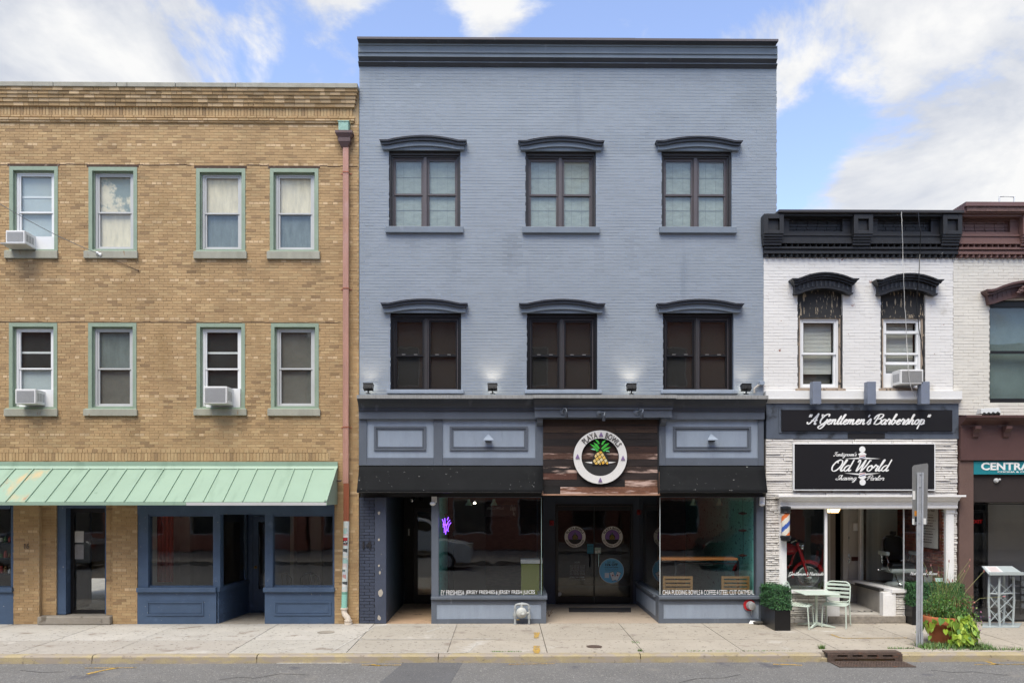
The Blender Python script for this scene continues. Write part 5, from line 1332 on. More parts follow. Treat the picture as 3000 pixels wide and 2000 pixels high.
# ================================================================ lamps on the facade
FLM = mat('black_floodlight_housing', '18191b', .45)
LENS = mat('lit_floodlight_lens', 'fff4dd', .4, 0, fine=0, emit=7)
names = ['black floodlight at the left end of the storefront ledge', 'second black floodlight from the left on the storefront ledge', 'third black floodlight from the left on the storefront ledge', 'black floodlight at the right end of the storefront ledge']
for i, (px, lit) in enumerate(((1079, 1), (1443, 1.6), (1850, 1.6), (2186, 1))):
    Yf = -.20; zl = Zp(1650, 1156.5, Yf); zl = Zp(1650, 1157, 0) + .001 if False else Zp(1650, 1157) + .0
    x = X(px, Yf)
    t = thing('flood_light', (x, Yf, zl), names[i], 'floodlight', 'floodlights on the storefront ledge')
    mb = MB(); mb.lathe([(.05, 0), (.05, .012), (.014, .016), (.014, .06), (.022, .062), (.022, .085), (.001, .087)], 14, (x, Yf, zl)); mb.obj('stand', FLM, t)
    # housing tipped back so that it lights the wall above
    hb = MB(); hb.prism([(-.06, -.045), (.06, -.065), (.075, .05), (-.05, .055)], 'x', -.095, .095)
    for k in range(6): hb.box(-.085 + k * .03, -.075 + k * .03, -.078, -.06, -.035, .04)
    Mx = Matrix.Translation((x, Yf, zl + .135)) @ Matrix.Rotation(R(-12), 4, 'X')
    hb.move(Mx); hs_ = hb.obj('housing', FLM, t)
    vb = MB(); vb.box(-.10, .10, -.07, .09, .056, .062); vb.move(Mx); vb.obj('visor', FLM, t)
    lb = MB(); lb.box(-.06, .06, .064, .074, .0, .04); lb.move(Mx); lb.obj('lens', LENS, t)
    ld = bpy.data.lights.new('flood_lamp', 'SPOT'); ld.energy = 4 * lit; ld.spot_size = R(105); ld.spot_blend = .9; ld.color = (1, .82, .6); ld.shadow_soft_size = .12
    lo_ = bpy.data.objects.new('flood_lamp', ld); col.objects.link(lo_); lo_.parent = t
    lo_.location = (0, -.04, .20); lo_.rotation_euler = Vector((0, .6, .8)).to_track_quat('-Z', 'Y').to_euler()
# sign spot lamps on the frieze
for i, (px, py, dx, dz) in enumerate(((1655, 1206, .0, .06), (1762, 1211, .04, .01), (1872, 1208, .05, .05))):
    Yf = -.305; c_ = pt(px - 4, py, Yf)
    t = thing('sign_lamp', (c_.x, Yf, c_.z - .1), ['left', 'middle', 'right'][i] + ' slate blue spot lamp fixed above the wood sign', 'lamp', 'spot lamps above the wood sign')
    mb = MB(); mb.lathe([(.06, 0), (.058, .012), (.03, .026), (.001, .03)], 18, (c_.x - .02, Yf, c_.z), (0, -1, 0)); mb.obj('mount_plate', M_TRIM, t, smooth=True)
    e = (c_.x + .05 + dx * .3, Yf - .16, c_.z - .02 - (.04 if i == 1 else 0))
    mb = MB(); mb.tube([(c_.x - .02, Yf - .02, c_.z), (c_.x + .0 + dx, Yf - .09, c_.z + dz), (c_.x + .04 + dx, Yf - .13, c_.z + dz * .8), e], .013, 8); mb.obj('arm', M_TRIM, t, smooth=True)
    mb = MB(); mb.lathe([(.024, 0), (.034, .03), (.034, .10), (.026, .10), (.022, .05), (.001, .05)], 16, e, (-.05, .25, -.9)); mb.obj('lamp_head', M_TRIMD, t, smooth=True)
# pyramid-shaped wedge lamps on the fascia panels
for px, py, nm in ((1431, 1285, 'left'), (2083, 1284, 'right')):
    c_ = pt(px, py, -.05); s = .105; d = .15
    t = thing('wedge_lamp', (c_.x, -.1, c_.z - .06), f'blue wedge-shaped lamp centred on the {nm} fascia panel', 'lamp', 'wedge lamps on the fascia')
    mb = MB(); b0 = c_.z - .045
    mb.add([(c_.x - s * .6, -.046, b0), (c_.x + s * .6, -.046, b0), (c_.x + s, -.046 - d, b0), (c_.x - s, -.046 - d, b0), (c_.x, -.046, c_.z + .10), (c_.x - s, -.046 - d, b0 + .02), (c_.x + s, -.046 - d, b0 + .02)], [(0, 1, 2, 3), (0, 3, 5, 4), (1, 4, 6, 2), (3, 2, 6, 5), (5, 6, 4), (0, 4, 1)])
    mb.obj('hood', M_PANEL, t)
    mb = MB(); mb.box(c_.x - .06, c_.x + .06, -.14, -.06, b0 - .022, b0 - .001); mb.obj('diffuser', M_TRIMD, t)
# white motion sensors / cameras under the awnings
for px, py, nm in ((1272, 1463, 'white security sensor under the long awning by the side doorway'), (2231, 1465, 'white security sensor under the short awning beside the stone pier')):
    c_ = pt(px, py, -.012); t = thing('security_sensor', (c_.x, -.05, c_.z - .1), nm, 'sensor')
    mb = MB(); mb.box(c_.x - .05, c_.x + .055, -.06, -.011, c_.z - .055, c_.z + .065); mb.obj('box', M_VINYL, t, bevel=.008)
    mb = MB(); mb.ball((c_.x - .02, -.10, c_.z - .075), .055, 14, 8, (1.1, 1, .8)); mb.obj('eye', M_VINYL, t, smooth=True)
c_ = pt(1222, 1461, 1.0); t = thing('doorway_lamp', (c_.x, 1.0, c_.z), 'twin-headed black lamp on the ceiling of the side doorway', 'lamp')
mb = MB(); mb.lathe([(.06, 0), (.06, .03), (.001, .031)], 14, (c_.x, 1, ZH - .012), (0, 0, 1)); mb.obj('plate', M_BLKF, t)
for s in (-1, 1):
    mb = MB(); mb.lathe([(.02, 0), (.045, .04), (.05, .10), (.045, .10), (.03, .06), (.001, .06)], 14, (c_.x + s * .06, 1, ZH - .02), (s * .5, -.6, -.6)); mb.obj('lamp_head', M_CHROME if s < 0 else M_BLKF, t, smooth=True)
# ================================================================ copper downspout with hopper and stickers
t = thing('downspout', (X(1012), -.08, 0), 'copper downspout with brown hopper, stickered mint section and cream foot on the tan brick wall', 'downspout')
Yd = -.085
def zq(py): return Zp(1012, py, Yd)
mb = MB(); mb.box(X(994, Yd), X(1023, Yd), -.17, -.002, zq(388), zq(361)); mb.box(X(992, Yd), X(1025, Yd), -.18, -.002, zq(362), zq(359)); mb.obj('outlet_box', M_VERD, t, bevel=.006)
mb = MB()
hx = X(1010, Yd)
def frus(mb, z0, z1, w0, w1, d0, d1): mb.hexa([(hx - w0, -.01 - d0, z0), (hx + w0, -.01 - d0, z0), (hx + w0, -.01, z0), (hx - w0, -.01, z0), (hx - w1, -.01 - d1, z1), (hx + w1, -.01 - d1, z1), (hx + w1, -.01, z1), (hx - w1, -.01, z1)])
frus(mb, zq(396), zq(388.5), .172, .172, .19, .19); frus(mb, zq(405), zq(396.5), .12, .165, .15, .18); frus(mb, zq(418), zq(405.5), .118, .118, .145, .145); frus(mb, zq(432), zq(418.5), .065, .112, .10, .14)
mb.obj('hopper', M_HOPPER, t)
def corr(mb, x, z0, z1, w=.055, d=.075):
    n = 4; prof = []
    for i in range(9):
        u = -1 + 2 * i / 8; prof.append((x + u * w, -.03 - d + (.008 if i % 2 else 0)))
    prof += [(x + w, -.03), (x - w, -.03)]
    mb.prism(prof, 'z', z0, z1)
x1_ = X(1013, Yd)
mb = MB(); corr(mb, x1_, zq(1415), zq(431)); mb.obj('pipe', M_COPPER, t)
mb = MB(); corr(mb, x1_ + .01, zq(1526), zq(1415.5), .053); mb.obj('pipe', M_COPPER2, t)
for py in (503, 843, 1249):
    mb = MB(); mb.box(x1_ - .06, x1_ + .06, -.11, -.02, zq(py + 3), zq(py)); mb.box(x1_ - .11, x1_ + .11, -.012, -.0085, zq(py + 4), zq(py + 1)); mb.obj('strap', M_COPPER2, t)
# leaning stickered section
za, zb3 = zq(1735), zq(1526); za2 = zq(1779)
def px_at(z): return x1_ + .012 - (zb3 - z) / (zb3 - za2) * .045
mb = MB(); nn = 14; vs = []
mb.tube([(px_at(zb3), -.075, zb3), (px_at(za), -.075, za)], .058, 16); pm = mb.obj('pipe', mat('white_stickered_pipe', 'cfd8d5', .55, .12, 9, fine=.1), t, smooth=True)
mb = MB(); mb.tube([(px_at(za), -.075, za - .001), (px_at(za2), -.075, za2)], .0585, 16); mb.obj('pipe', M_MINT, t, smooth=True)
mb = MB(); mb.tube([(px_at(za), -.075, za + .02), (px_at(za), -.075, za - .03)], .0605, 16); mb.obj('pipe_band', mat('green_pipe_band', '6f9f8d', .5), t, smooth=True)
SC_ = ['c9d3d0', 'd9d4c8', 'a9bdb8', '9fc6bd', 'cfc3be', 'dcdcd6', '6f7f7c', 'c3c9d0', 'b98b86', 'cdd8d4', '4a4f50', 'dcdcd8']
zc_ = zb3 - .05; k = 0
while zc_ > za + .06:
    h = rnd.uniform(.03, .08); mb = MB(); xc = px_at(zc_); a0 = R(rnd.uniform(200, 230)); a1 = R(rnd.uniform(280, 340)); n = 5; vs = []
    for i in range(n + 1):
        a = a0 + (a1 - a0) * i / n
        for zz_ in (zc_ - h, zc_): vs.append((xc + .0600 * math.cos(a), -.075 + .0600 * math.sin(a), zz_))
    mb.add(vs, [(2 * i, 2 * i + 2, 2 * i + 3, 2 * i + 1) for i in range(n)], lin(SC_[k % len(SC_)])); mb.obj('sticker', M_STICK, pm)
    zc_ -= h * rnd.uniform(.7, 1.15); k += 1
mb = MB(); zs_ = zq(1585); xs_ = px_at(zs_); mb.box(xs_ - .045, xs_ + .045, -.1385, -.134, zs_ - .05, zs_ + .08, lin('1d1d1f')); mb.box(xs_ - .04, xs_ + .042, -.1395, -.1386, zs_ + .02, zs_ + .075, lin('b22a30'))
put_text(mb, 'ALT', xs_ - .035, xs_ + .04, zs_ - .03, zs_ + .012, -.140, .03, .001, c=lin('e8e8e4')); mb.obj('sticker', M_STICK, pm)
mb = MB(); xf = px_at(za2)
mb.tube([(xf, -.075, za2), (xf, -.075, za2 - .03)], .075, 18); mb.tube([(xf, -.075, za2 - .03), (xf, -.075, za2 - .09), (xf + .02, -.09, za2 - .14), (xf + .075, -.10, za2 - .20), (xf + .085, -.10, za2 - .245)], .058, 18); mb.tube([(xf + .085, -.10, za2 - .24), (xf + .085, -.10, za2 - .265)], .078, 18); mb.tube([(xf + .085, -.10, za2 - .265), (xf + .088, -.10, .03)], .06, 18); mb.tube([(xf + .088, -.10, .045), (xf + .088, -.10, .003)], .082, 18)
mb.obj('cast_iron_foot', M_CREAMP, t, smooth=True)
# ================================================================ window air conditioners
def air_con(pxc, pyb, w, h, d, label, tray=False, tilt=0, Y0=.06, flip=False, grille=M_ACG):
    x = X(pxc); z = Zp(pxc, pyb)
    t = thing('air_conditioner', (x, -d / 2, z), label, 'air conditioner', 'window air conditioners')
    hb = MB(); hb.box(x - w / 2, x + w / 2, -d, Y0, z, z + h); hb.obj('housing', M_ACW, t, bevel=.012)
    gb = MB(); gb.box(x - w / 2 + .03, x + w / 2 - .03, -d - .004, -d - .0005, z + .03, z + h - .035); g_ = gb.obj('rear_grille', grille, t)
    sb = MB(); n = 14
    for k in range(n): zz_ = z + .035 + (h - .075) * k / n; sb.box(x - w / 2 + .032, x + w / 2 - .032, -d - .008, -d - .0042, zz_, zz_ + .006)
    sb.obj('grille_bar', M_VINYLG, g_)
    vb = MB(); s = -1 if flip else 1; xx = x + s * w / 2
    for k in range(8):
        for j in range(3):
            zz_ = z + h * .22 + h * .07 * k; yy = -d + .06 + j * .09; vb.box(min(xx, xx + s * .003), max(xx, xx + s * .003), yy, yy + .07, zz_, zz_ + .010)
    vb.obj('side_vent', M_ACG, t)
    if tray:
        tb_ = MB(); tb_.prism([(-d - .06, z - .03), (.0, z - .045), (.0, z - .015), (-d - .06, z - .012)], 'x', x - w / 2 - .07, x + w / 2 + .05); tb_.obj('support_tray', M_VINYLG, t)
    return t
air_con(74, 727, .37, .25, .34, 'white air conditioner on a tray in the top-left sage green window', True)
air_con(100, 1187, .40, .29, .30, 'white air conditioner in the lower sage green window at the far left')
air_con(648, 1187, .46, .34, .34, 'large white air conditioner in the third lower sage green window')
for (pa, pb_, p0, p1) in ((48, 162, 691, 733), (47, 160, 1140, 1192), (596, 708, 1136, 1192)):
    mb = MB(); mb.box(X(pa) + .04, X(pb_) - .04, .04, .07, Zp(100, p1), Zp(100, p0)); o = mb.obj('side_panel', M_VINYL, tb)
# ================================================================ gas meter and fire connection
gx, gy, gz = X(1518, -.1), -.13, 0
t = thing('gas_meter', (gx, gy, 0), 'grey gas regulator with looped pipes standing before the left bulkhead', 'gas meter')
zt_ = pt(1518, 1771, gy).z
x0, x1 = X(1509, gy), X(1550, gy); xm = (x0 + x1) / 2
zt_ = pt(1530, 1769, gy).z
mb = MB(); mb.tube([(x0, gy, .002), (x0, gy, zt_ - .05), (x0 + .015, gy, zt_ - .015), (x0 + .05, gy, zt_), (x1 - .05, gy, zt_), (x1 - .015, gy, zt_ - .015), (x1, gy, zt_ - .05), (x1, gy, .002)], .022, 10); mb.obj('pipe_loop', M_GALVP, t, smooth=True)
mb = MB()
for (xx, z0, z1, r) in ((x0, .0, .02, .03), (x0, .14, .24, .034), (x0, .17, .21, .042), (x1, .12, .20, .034), (x0, zt_ - .09, zt_ - .06, .03), (x1, zt_ - .09, zt_ - .06, .03)): mb.lathe([(r, 0), (r, z1 - z0)], 8, (xx, gy, z0))
for xx in (xm - .05, xm + .05): mb.lathe([(.03, -.02), (.03, .02)], 8, (xx, gy, zt_), (1, 0, 0))
mb.lathe([(.036, -.03), (.036, .03)], 8, (xm, gy, zt_), (1, 0, 0)); mb.obj('fitting', M_GALVP, t)
mb = MB(); zc_ = zt_ - .165
mb.lathe([(.06, .03), (.10, .02), (.108, .0), (.108, -.015), (.10, -.03), (.06, -.05), (.03, -.06), (.03, -.09), (.02, -.09), (.001, -.09)], 24, (xm - .01, gy - .02, zc_), (0, 1, 0)); mb.tube([(xm - .01, gy - .02, zt_), (xm - .01, gy - .02, zc_ + .08)], .022, 8); mb.tube([(xm + .08, gy - .02, zc_ - .01), (x1, gy, zc_ - .01)], .024, 8); mb.ball((xm + .02, gy - .1, zc_ - .02), .035); mb.obj('regulator', mat('pale_grey_regulator', 'b4b6b1', .5, .1, 12), t, smooth=True)
mb = MB(); mb.box(x0 + .03, x0 + .09, gy - .01, gy + .005, .09, .105); mb.obj('valve_handle', mat('brass_tag', 'a88a4a', .5), t)
c_ = pt(2195, 1771, -.03)
t = thing('fire_hose_connection', (c_.x, -.05, c_.z - .12), 'round silver fire hose connection with a red plate on the right bulkhead', 'hose connection')
mb = MB(); disc(mb, c_.x, c_.z, .118, -.035, .012, n=28); mb.obj('red_plate', mat('red_enamel_plate', 'b3272d', .4, .08, 8), t)
mb = MB(); mb.lathe([(.085, 0), (.085, .03), (.07, .05), (.07, .10), (.078, .10), (.078, .13), (.05, .14), (.001, .14)], 22, (c_.x + .015, -.035, c_.z - .005), (.05, -1, 0)); mb.obj('cap', mat('cast_aluminium', 'b9babb', .4, .1, 12, metal=.6), t, smooth=True)
mb = MB(); mb.tube([(c_.x + .02, -.16, c_.z - .02), (c_.x + .015, -.12, c_.z - .2)], .003, 5); mb.obj('chain', M_CHROME, t)
# door mat
p = [gpt(1660, 1769, .004), gpt(1836, 1769, .004), gpt(1849, 1792, .004), gpt(1667, 1792, .004)]
mb = MB(); mb.hexa([(p[3].x, p[3].y, .0045), (p[2].x, p[2].y, .0045), (p[1].x, p[2].y + .62, .0045), (p[0].x, p[3].y + .62, .0045), (p[3].x, p[3].y, .016), (p[2].x, p[2].y, .016), (p[1].x, p[2].y + .62, .016), (p[0].x, p[3].y + .62, .016)])
o = mb.obj('door_mat', mat('charcoal_ribbed_mat', '38373a', .9, .1, 6, bump=.5, bscale=120)); tag(o, 'charcoal ribbed door mat before the double glass doors', 'door mat')
# overhead service wire at the upper left
P0 = Vector((X(-300, -4), -4.0, pt(-300, 478, -4).z))
P1 = pt(290, 744, -.05); P2 = pt(405, 792, -.002)
mb = MB(); pts = []
A = pt(0, 598, -2.0)
for k in range(9): t_ = k / 8; pts.append(A.lerp(P1, t_) + Vector((0, 0, -.05 * math.sin(math.pi * t_))))
d = (A - P1); pts = [A + d * 1.2] + pts
o_t = thing('service_wire', (P2.x, -.1, P2.z), 'thin grey wire with an insulator tied to the tan brick wall', 'wire')
mb.tube(pts, .006, 6); mb.obj('wire', mat('grey_cable', '8b8f92', .6), o_t)
mb = MB(); mb.tube([P1, P2], .005, 6); mb.lathe([(.012, -.03), (.012, .03)], 6, P2, (0, 1, 0)); mb.obj('anchor_wire', M_IRON, o_t)
mb = MB(); dd_ = (P2 - P1).normalized(); mb.lathe([(.012, -.06), (.032, -.05), (.032, -.02), (.018, 0), (.032, .02), (.032, .05), (.012, .06)], 12, P1, dd_); mb.obj('insulator', M_VINYL, o_t, smooth=True)
# ================================================================ white building with the barber's shop
WX0, WX1 = X(2237), X(2792)
wb_ = thing('white_building', (X(2515), .3, 0), 'two-storey white painted brick building with black cornice and a barber shop below', 'building')
def zw(py): return Zp(2515, py)
wins = [(2336, 866, 2469, 1138, 2309, 2504, 806), (2580, 866, 2711, 1138, 2552, 2749, 808)]
holes = [rect(a[0], a[1] - 32, a[2], a[3]) for a in wins]
mb = MB(); cells(mb, WX0 + .001, WX1, zw(1150), zw(690), holes, .0042, .30); mb.box(WX0 + .001, WX1, .05, .30, zw(689), zw(622))
ww = mb.obj('wall', mat('white_painted_mortar', 'd2d1cf', .65, .04), wb_)
bricks(ww, WX0 + .002, WX1 - .003, zw(1148), zw(750), holes, 0.0, paint_colour(.02), M_PWHITE, length=.198, course=.063, joint=.008, seed=21, fill=.4)
# black brick cornice
def cornice(parent, x0, x1, m, top_px, wall_bottom, piers, dent, cap_m, seed, cap_over=0.0):
    """corbelled brick cornice: dog-tooth courses, recessed panels, piers with square sinkings and a cap"""
    head = None
    zw = lambda py: Zp(2515, py, -.13)
    bandz = [(zw(wall_bottom), zw(wall_bottom - 10), .03), (zw(wall_bottom - 20), zw(wall_bottom - 10.2), .075), (zw(wall_bottom - 27), zw(wall_bottom - 20.2), .06), (zw(wall_bottom - 37), zw(wall_bottom - 27.2), .085), (zw(wall_bottom - 46), zw(wall_bottom - 37.2), .10), (zw(wall_bottom - 54), zw(wall_bottom - 46.2), .115)]
    bandz = [(zw(741), zw(734), .085), (zw(733.7), zw(728), .065), (zw(727.7), zw(722), .105), (zw(712.5), zw(705), .12), (zw(704.5), zw(697), .105), (zw(696.7), zw(690), .09), (zw(689.7), zw(684), .11)]
    rr = random.Random(seed)
    for (z0, z1, d) in bandz:
        mb = MB(); x = x0
        while x < x1 - .02:
            L = rr.uniform(.3, .7); xe = min(x + L, x1)
            mb.box(x, xe - .003, -d - rr.uniform(0, .003), .04, z0, z1, (1, 1, 1)); x = xe
        o = mb.obj('brick_cornice' if head is None else 'corbel_course', m, parent if head is None else head); head = head or o
    # dog-tooth courses: bricks set at 45 degrees
    for (pb, ptp, d) in ((750, 741.3, .085), (721.7, 712.8, .115)):
        x = x0 + .02
        z0, z1 = zw(pb), zw(ptp)
        mb = MB(); mb.box(x0, x1, -.015, .03, z0, z1, (1, 1, 1)); mb.obj('tooth_bed', m, head)
        tm = None
        while x < x1 - .1:
            if tm is None:
                q = MB(); q.add([(0, 0, 0), (.11, 0, 0), (.055, -d + .02, 0), (0, 0, z1 - z0), (.11, 0, z1 - z0), (.055, -d + .02, z1 - z0)], [(0, 1, 2), (5, 4, 3), (0, 2, 5, 3), (2, 1, 4, 5)], (1, 1, 1)); o = q.obj('tooth_brick', m, head, local=True); tm = o.data
            else:
                o = bpy.data.objects.new('tooth_brick', tm); col.objects.link(o); o.parent = head
            o.location = Vector((x, -.0155, z0)) - W[head.name]; x += .122
    # frieze with recessed panels
    ps = [(a, b) for a, b in piers]
    zf0, zf1 = zw(683.5), zw(630)
    mb = MB(); mb.box(x0, x1, .02, .05, zf0, zf1, (.9, .9, .9)); mb.obj('frieze_wall', m, head)
    for i in range(len(ps) - 1):
        a, b = ps[i][1], ps[i + 1][0]
        if a >= b: continue
        rz0, rz1 = zw(678), zw(642)
        mb = MB(); mb.frame(a + .002, b - .002, zf0 + .001, zf1 - .001, .16, -.07, .019, wb=zw(676) - zf0, wt=zf1 - zw(640)); mb.frame(a + .002, b - .002, zw(644), zf1 - .0015, .17, -.09, -.0705, wb=.001, wt=.02)
        mb.c = [(1, 1, 1)] * len(mb.v); mb.hasc = True; pf = mb.obj('recessed_panel', m, head)
        z = rz0
        qb = MB()
        while z < rz1:
            x = a + .165 + rr.uniform(-.1, 0)
            while x < b - .165:
                qb.box(max(x, a + .165), min(x + .195, b - .165), .004 - rr.uniform(0, .003), .019, z + .004, z + .062, (1, 1, 1)); x += .205
            z += .066
        qb.obj('brickwork', m, pf)['kind'] = 'stuff'
    for a, b in ps:
        if b - a < .05: continue
        z0, z1 = zw(700), zw(632)
        mb = MB(); mb.frame(a, b, zw(690), z1, .085, -.235, -.02, wb=zw(680) - zw(690), wt=z1 - zw(646)); mb.box(a + .086, b - .086, -.17, -.02, zw(680) + .0, zw(646))
        for k, (pp0, pp1, d) in enumerate(((697, 690.3, .215), (704, 697.3, .19), (711, 704.3, .165), (719, 711.3, .14))): mb.box(a + .004 * (k + 1), b - .004 * (k + 1), -d, -.02, zw(pp0), zw(pp1))
        mb.c = [(1, 1, 1)] * len(mb.v); mb.hasc = True; mb.obj('cornice_pier', m, head, bevel=.006)
    mb = MB(); mb.box(x0 + (.23 if cap_over == 0 else 0), x1 + .03, -.27, .35, zw(629.5), zw(top_px)); mb.obj('cap', cap_m, head, bevel=.008)
    mb = MB(); mb.box(x0, x1, -.20, .3, zw(636), zw(630)); mb.c = [(1, 1, 1)] * len(mb.v); mb.hasc = True; mb.obj('cap_bed', m, head)
    return head
cornice(wb_, WX0 - .012, X(2800), M_PBLACK, 621, 750, [(X(2237, -.2), X(2295, -.2)), (X(2500, -.2), X(2556, -.2)), (X(2761, -.2), X(2817, -.2))], 0, M_DARKF, 5)
# building mass
mb = MB(); mb.box(WX0 + .002, WX0 + .25, .31, 9, 0, zw(632)); mb.box(WX1 - .10, WX1, .31, 9, 0, zw(632)); mb.box(WX0 + .26, WX1 - .26, 8.7, 9, 0, zw(632)); mb.obj('side_wall', M_PCREAM, wb_)
mb = MB(); mb.box(WX0 + .26, WX1 - .26, .32, 8.69, zw(660), zw(640)); mb.obj('roof', M_BLACK, wb_)
mb = MB(); mb.box(WX0 + .26, WX1 - .26, .32, 8.69, zw(1200), zw(1170)); mb.obj('floor_slab', M_DARKCEIL, wb_)
mb = MB(); mb.box(WX0 + .26, WX1 - .26, 3.0, 3.05, zw(1169), zw(661)); mb.obj('room_wall', M_DARKROOM, wb_)
PEEL = mat('peeling_black_paint', '2a2a2b', .7, .2, 4, fine=.15, spots=[('a5967f', .575, .06, 10, (2.4, 1, .55))])
PEELW = mat('bare_weathered_wood', '9b8c7c', .85, .2, 5, stretch=(3, 1, .6), fine=.12, spots=[('2d2b2a', .55, .08, 7, (3, 1, .6))])
HOODB = mat('glossy_black_hood_paint', '232427', .42, .15, 5, fine=.08, bump=.1, spots=[('4d5053', .6, .1, 9)])
SLB = mat('white_blind_slats', 'd3d2cc', .6, .04)
def hood(parent, cxp0, cxp1, ptop, m, drop, fl=True):
    x0, x1 = X(cxp0), X(cxp1); hc = (x0 + x1) / 2; hw = (x1 - x0) / 2; zt = zw(ptop); rise = .125; ze = zt - rise
    h = MB(); fl_ = .135
    h.strip(arch(hc, hw, fl_, ze, rise), arch(hc, hw - .02, fl_ - .02, ze - .03, rise), -.24, .01)
    h.strip(arch(hc, hw - .022, fl_ - .02, ze - .0305, rise), arch(hc, hw - .055, fl_ - .05, ze - .075, rise), -.20, .01)
    h.strip(arch(hc, hw - .057, fl_ - .05, ze - .0755, rise), arch(hc, hw - .09, fl_ - .08, ze - .115, rise), -.155, .01)
    hd = h.obj('window_hood', m, parent)
    f = MB(); f.strip(arch(hc, hw - .10, fl_ - .09, ze - .1155, rise), arch(hc, hw - .10, fl_ - .05, ze - .26, rise * .95), -.10, .01); fz_ = f.obj('hood_frieze', m, parent)
    b = MB(); b.strip(arch(hc, hw - .085, fl_ - .07, ze - .2605, rise * .95), arch(hc, hw - .095, fl_ - .05, ze - .295, rise * .95), -.145, .01); b.obj('hood_lip', m, parent)
    n = 12; fb = MB()
    for i in range(n):
        x = hc - (hw - .19) + 2 * (hw - .19) * i / (n - 1); k = max(0, 1 - ((x - hc) / (hw - fl_ + .07)) ** 2); zc = ze - .19 + rise * k
        fb.box(x - .018, x + .018, -.108, -.099, zc - .055, zc + .055)
    fb.obj('flute', mat('worn_black_relief', '3e4043', .5, .3, 10), parent)
    return zw(ptop) - rise - .26
for k, a in enumerate(wins):
    x0, x1, z0, z1 = rect(*a[:4])
    mb = MB(); mb.frame(x0 + .002, x1 - .002, z0, zw(928), .065, .03, .2, wb=.02, wt=.03); win = mb.obj('window', PEELW, wb_)
    mb = MB(); mb.box(x0 + .003, x1 - .003, .05, .12, zw(927), zw(836)); mb.obj('peeling_board', PEEL, win)
    mb = MB(); mb.box(x0 + .003, x1 - .003, .02, .0495, zw(931), zw(923)); mb.box(x0 + .004, x0 + .035, .022, .029, z0 + .02, zw(932)); mb.box(x1 - .035, x1 - .004, .022, .029, z0 + .02, zw(932)); mb.obj('peeling_trim', PEEL, win)
    hood(win, a[4], a[5], a[6], HOODB, 0)
    s0, s1 = x0 + .07, x1 - .07; zz0, zz1 = z0 + .022, zw(932)
    mid = zz0 + (zz1 - zz0) * .49
    mb = MB(); mb.frame(s0, s1, zz0, zz1, .035, .06, .19); mb.frame(s0 + .037, s1 - .037, mid - .01, zz1 - .037, .04, .075, .13); mb.frame(s0 + .037, s1 - .037, zz0 + .037, mid + .03, .045, .10, .16)
    if k == 1: mb.box(s0 + .03, s1 - .03, .066, .13, zw(975), zw(967)); mb.box(s0 + .06, s1 - .06, .08, .12, zw(1066), zw(1058)); mb.box(s0 + .01, s1 - .01, .09, .15, zz0 + .036, zz0 + .30)
    mb.obj('sash', M_VINYL, win)
    mb = MB(); mb.box(s0 + .078, s1 - .078, .10, .105, mid + .03, zz1 - .078); mb.obj('pane', G_WIN, win)
    mb = MB(); mb.box(s0 + .083, s1 - .083, .13, .135, zz0 + .083 + (.22 if k else 0), mid - .012); mb.obj('pane', G_WIN, win)
    bl_ = MB(); z = zz1 - .08; zend = zz0 + (.32 if k == 0 else .30)
    while z > zend: bl_.hexa([(s0 + .08, .21, z - .023), (s1 - .08, .21, z - .023), (s1 - .08, .222, z), (s0 + .08, .222, z), (s0 + .08, .211, z - .020), (s1 - .08, .211, z - .020), (s1 - .08, .223, z + .003), (s0 + .08, .223, z + .003)]); z -= .027
    bl_.obj('blind', SLB, win)
    mb = MB(); mb.box(s0 + .08, s1 - .08, .30, .31, zz0 + .03, mid); mb.obj('room_shade', B_DGREY, win)
    mb = MB(); mb.box(x0 - .04, x1 + .05, -.03, .06, z0 - .045, z0 - .001); mb.obj('sill', PEELW, win)
air_con(2650, 1130, .46, .29, .30, 'white air conditioner with torn grille in the right window of the white building', flip=True, grille=mat('torn_dark_grille', '5b5652', .7, .2, 20))
# ledge and three grey box uplights
mb = MB(); mb.box(X(2240), X(2811), -.10, .02, zw(1170), zw(1146)); ld = mb.obj('ledge', mat('white_trim_paint', 'dfdfdd', .5, .04), wb_)
mb = MB(); mb.prism([(.02, zw(1182)), (.02, zw(1170.3)), (-.13, zw(1170.3)), (-.11, zw(1174)), (-.06, zw(1179)), (-.05, zw(1182))], 'x', X(2245), X(2808)); mb.obj('ledge_moulding', mat('pale_grey_trim', 'bdbcb8', .5, .05), ld)
GB = mat('grey_box_lamp_paint', '747c8b', .5, .08, 4)
for i, px in enumerate((2391, 2551, 2708)):
    t = thing('box_lamp', (X(px, -.2), -.2, zw(1184)), ['left', 'middle', 'right'][i] + ' grey box-shaped lamp standing on the white ledge', 'lamp', 'box lamps on the white ledge')
    x = X(px, -.25)
    mb = MB(); mb.box(x - .085, x + .085, -.30, -.135, pt(px, 1183, -.3).z, pt(px, 1117, -.3).z); mb.obj('housing', GB, t, bevel=.006)
    mb = MB(); mb.box(x - .05, x + .05, -.134, -.101, pt(px, 1165, -.3).z, pt(px, 1140, -.3).z); mb.obj('bracket', GB, t)
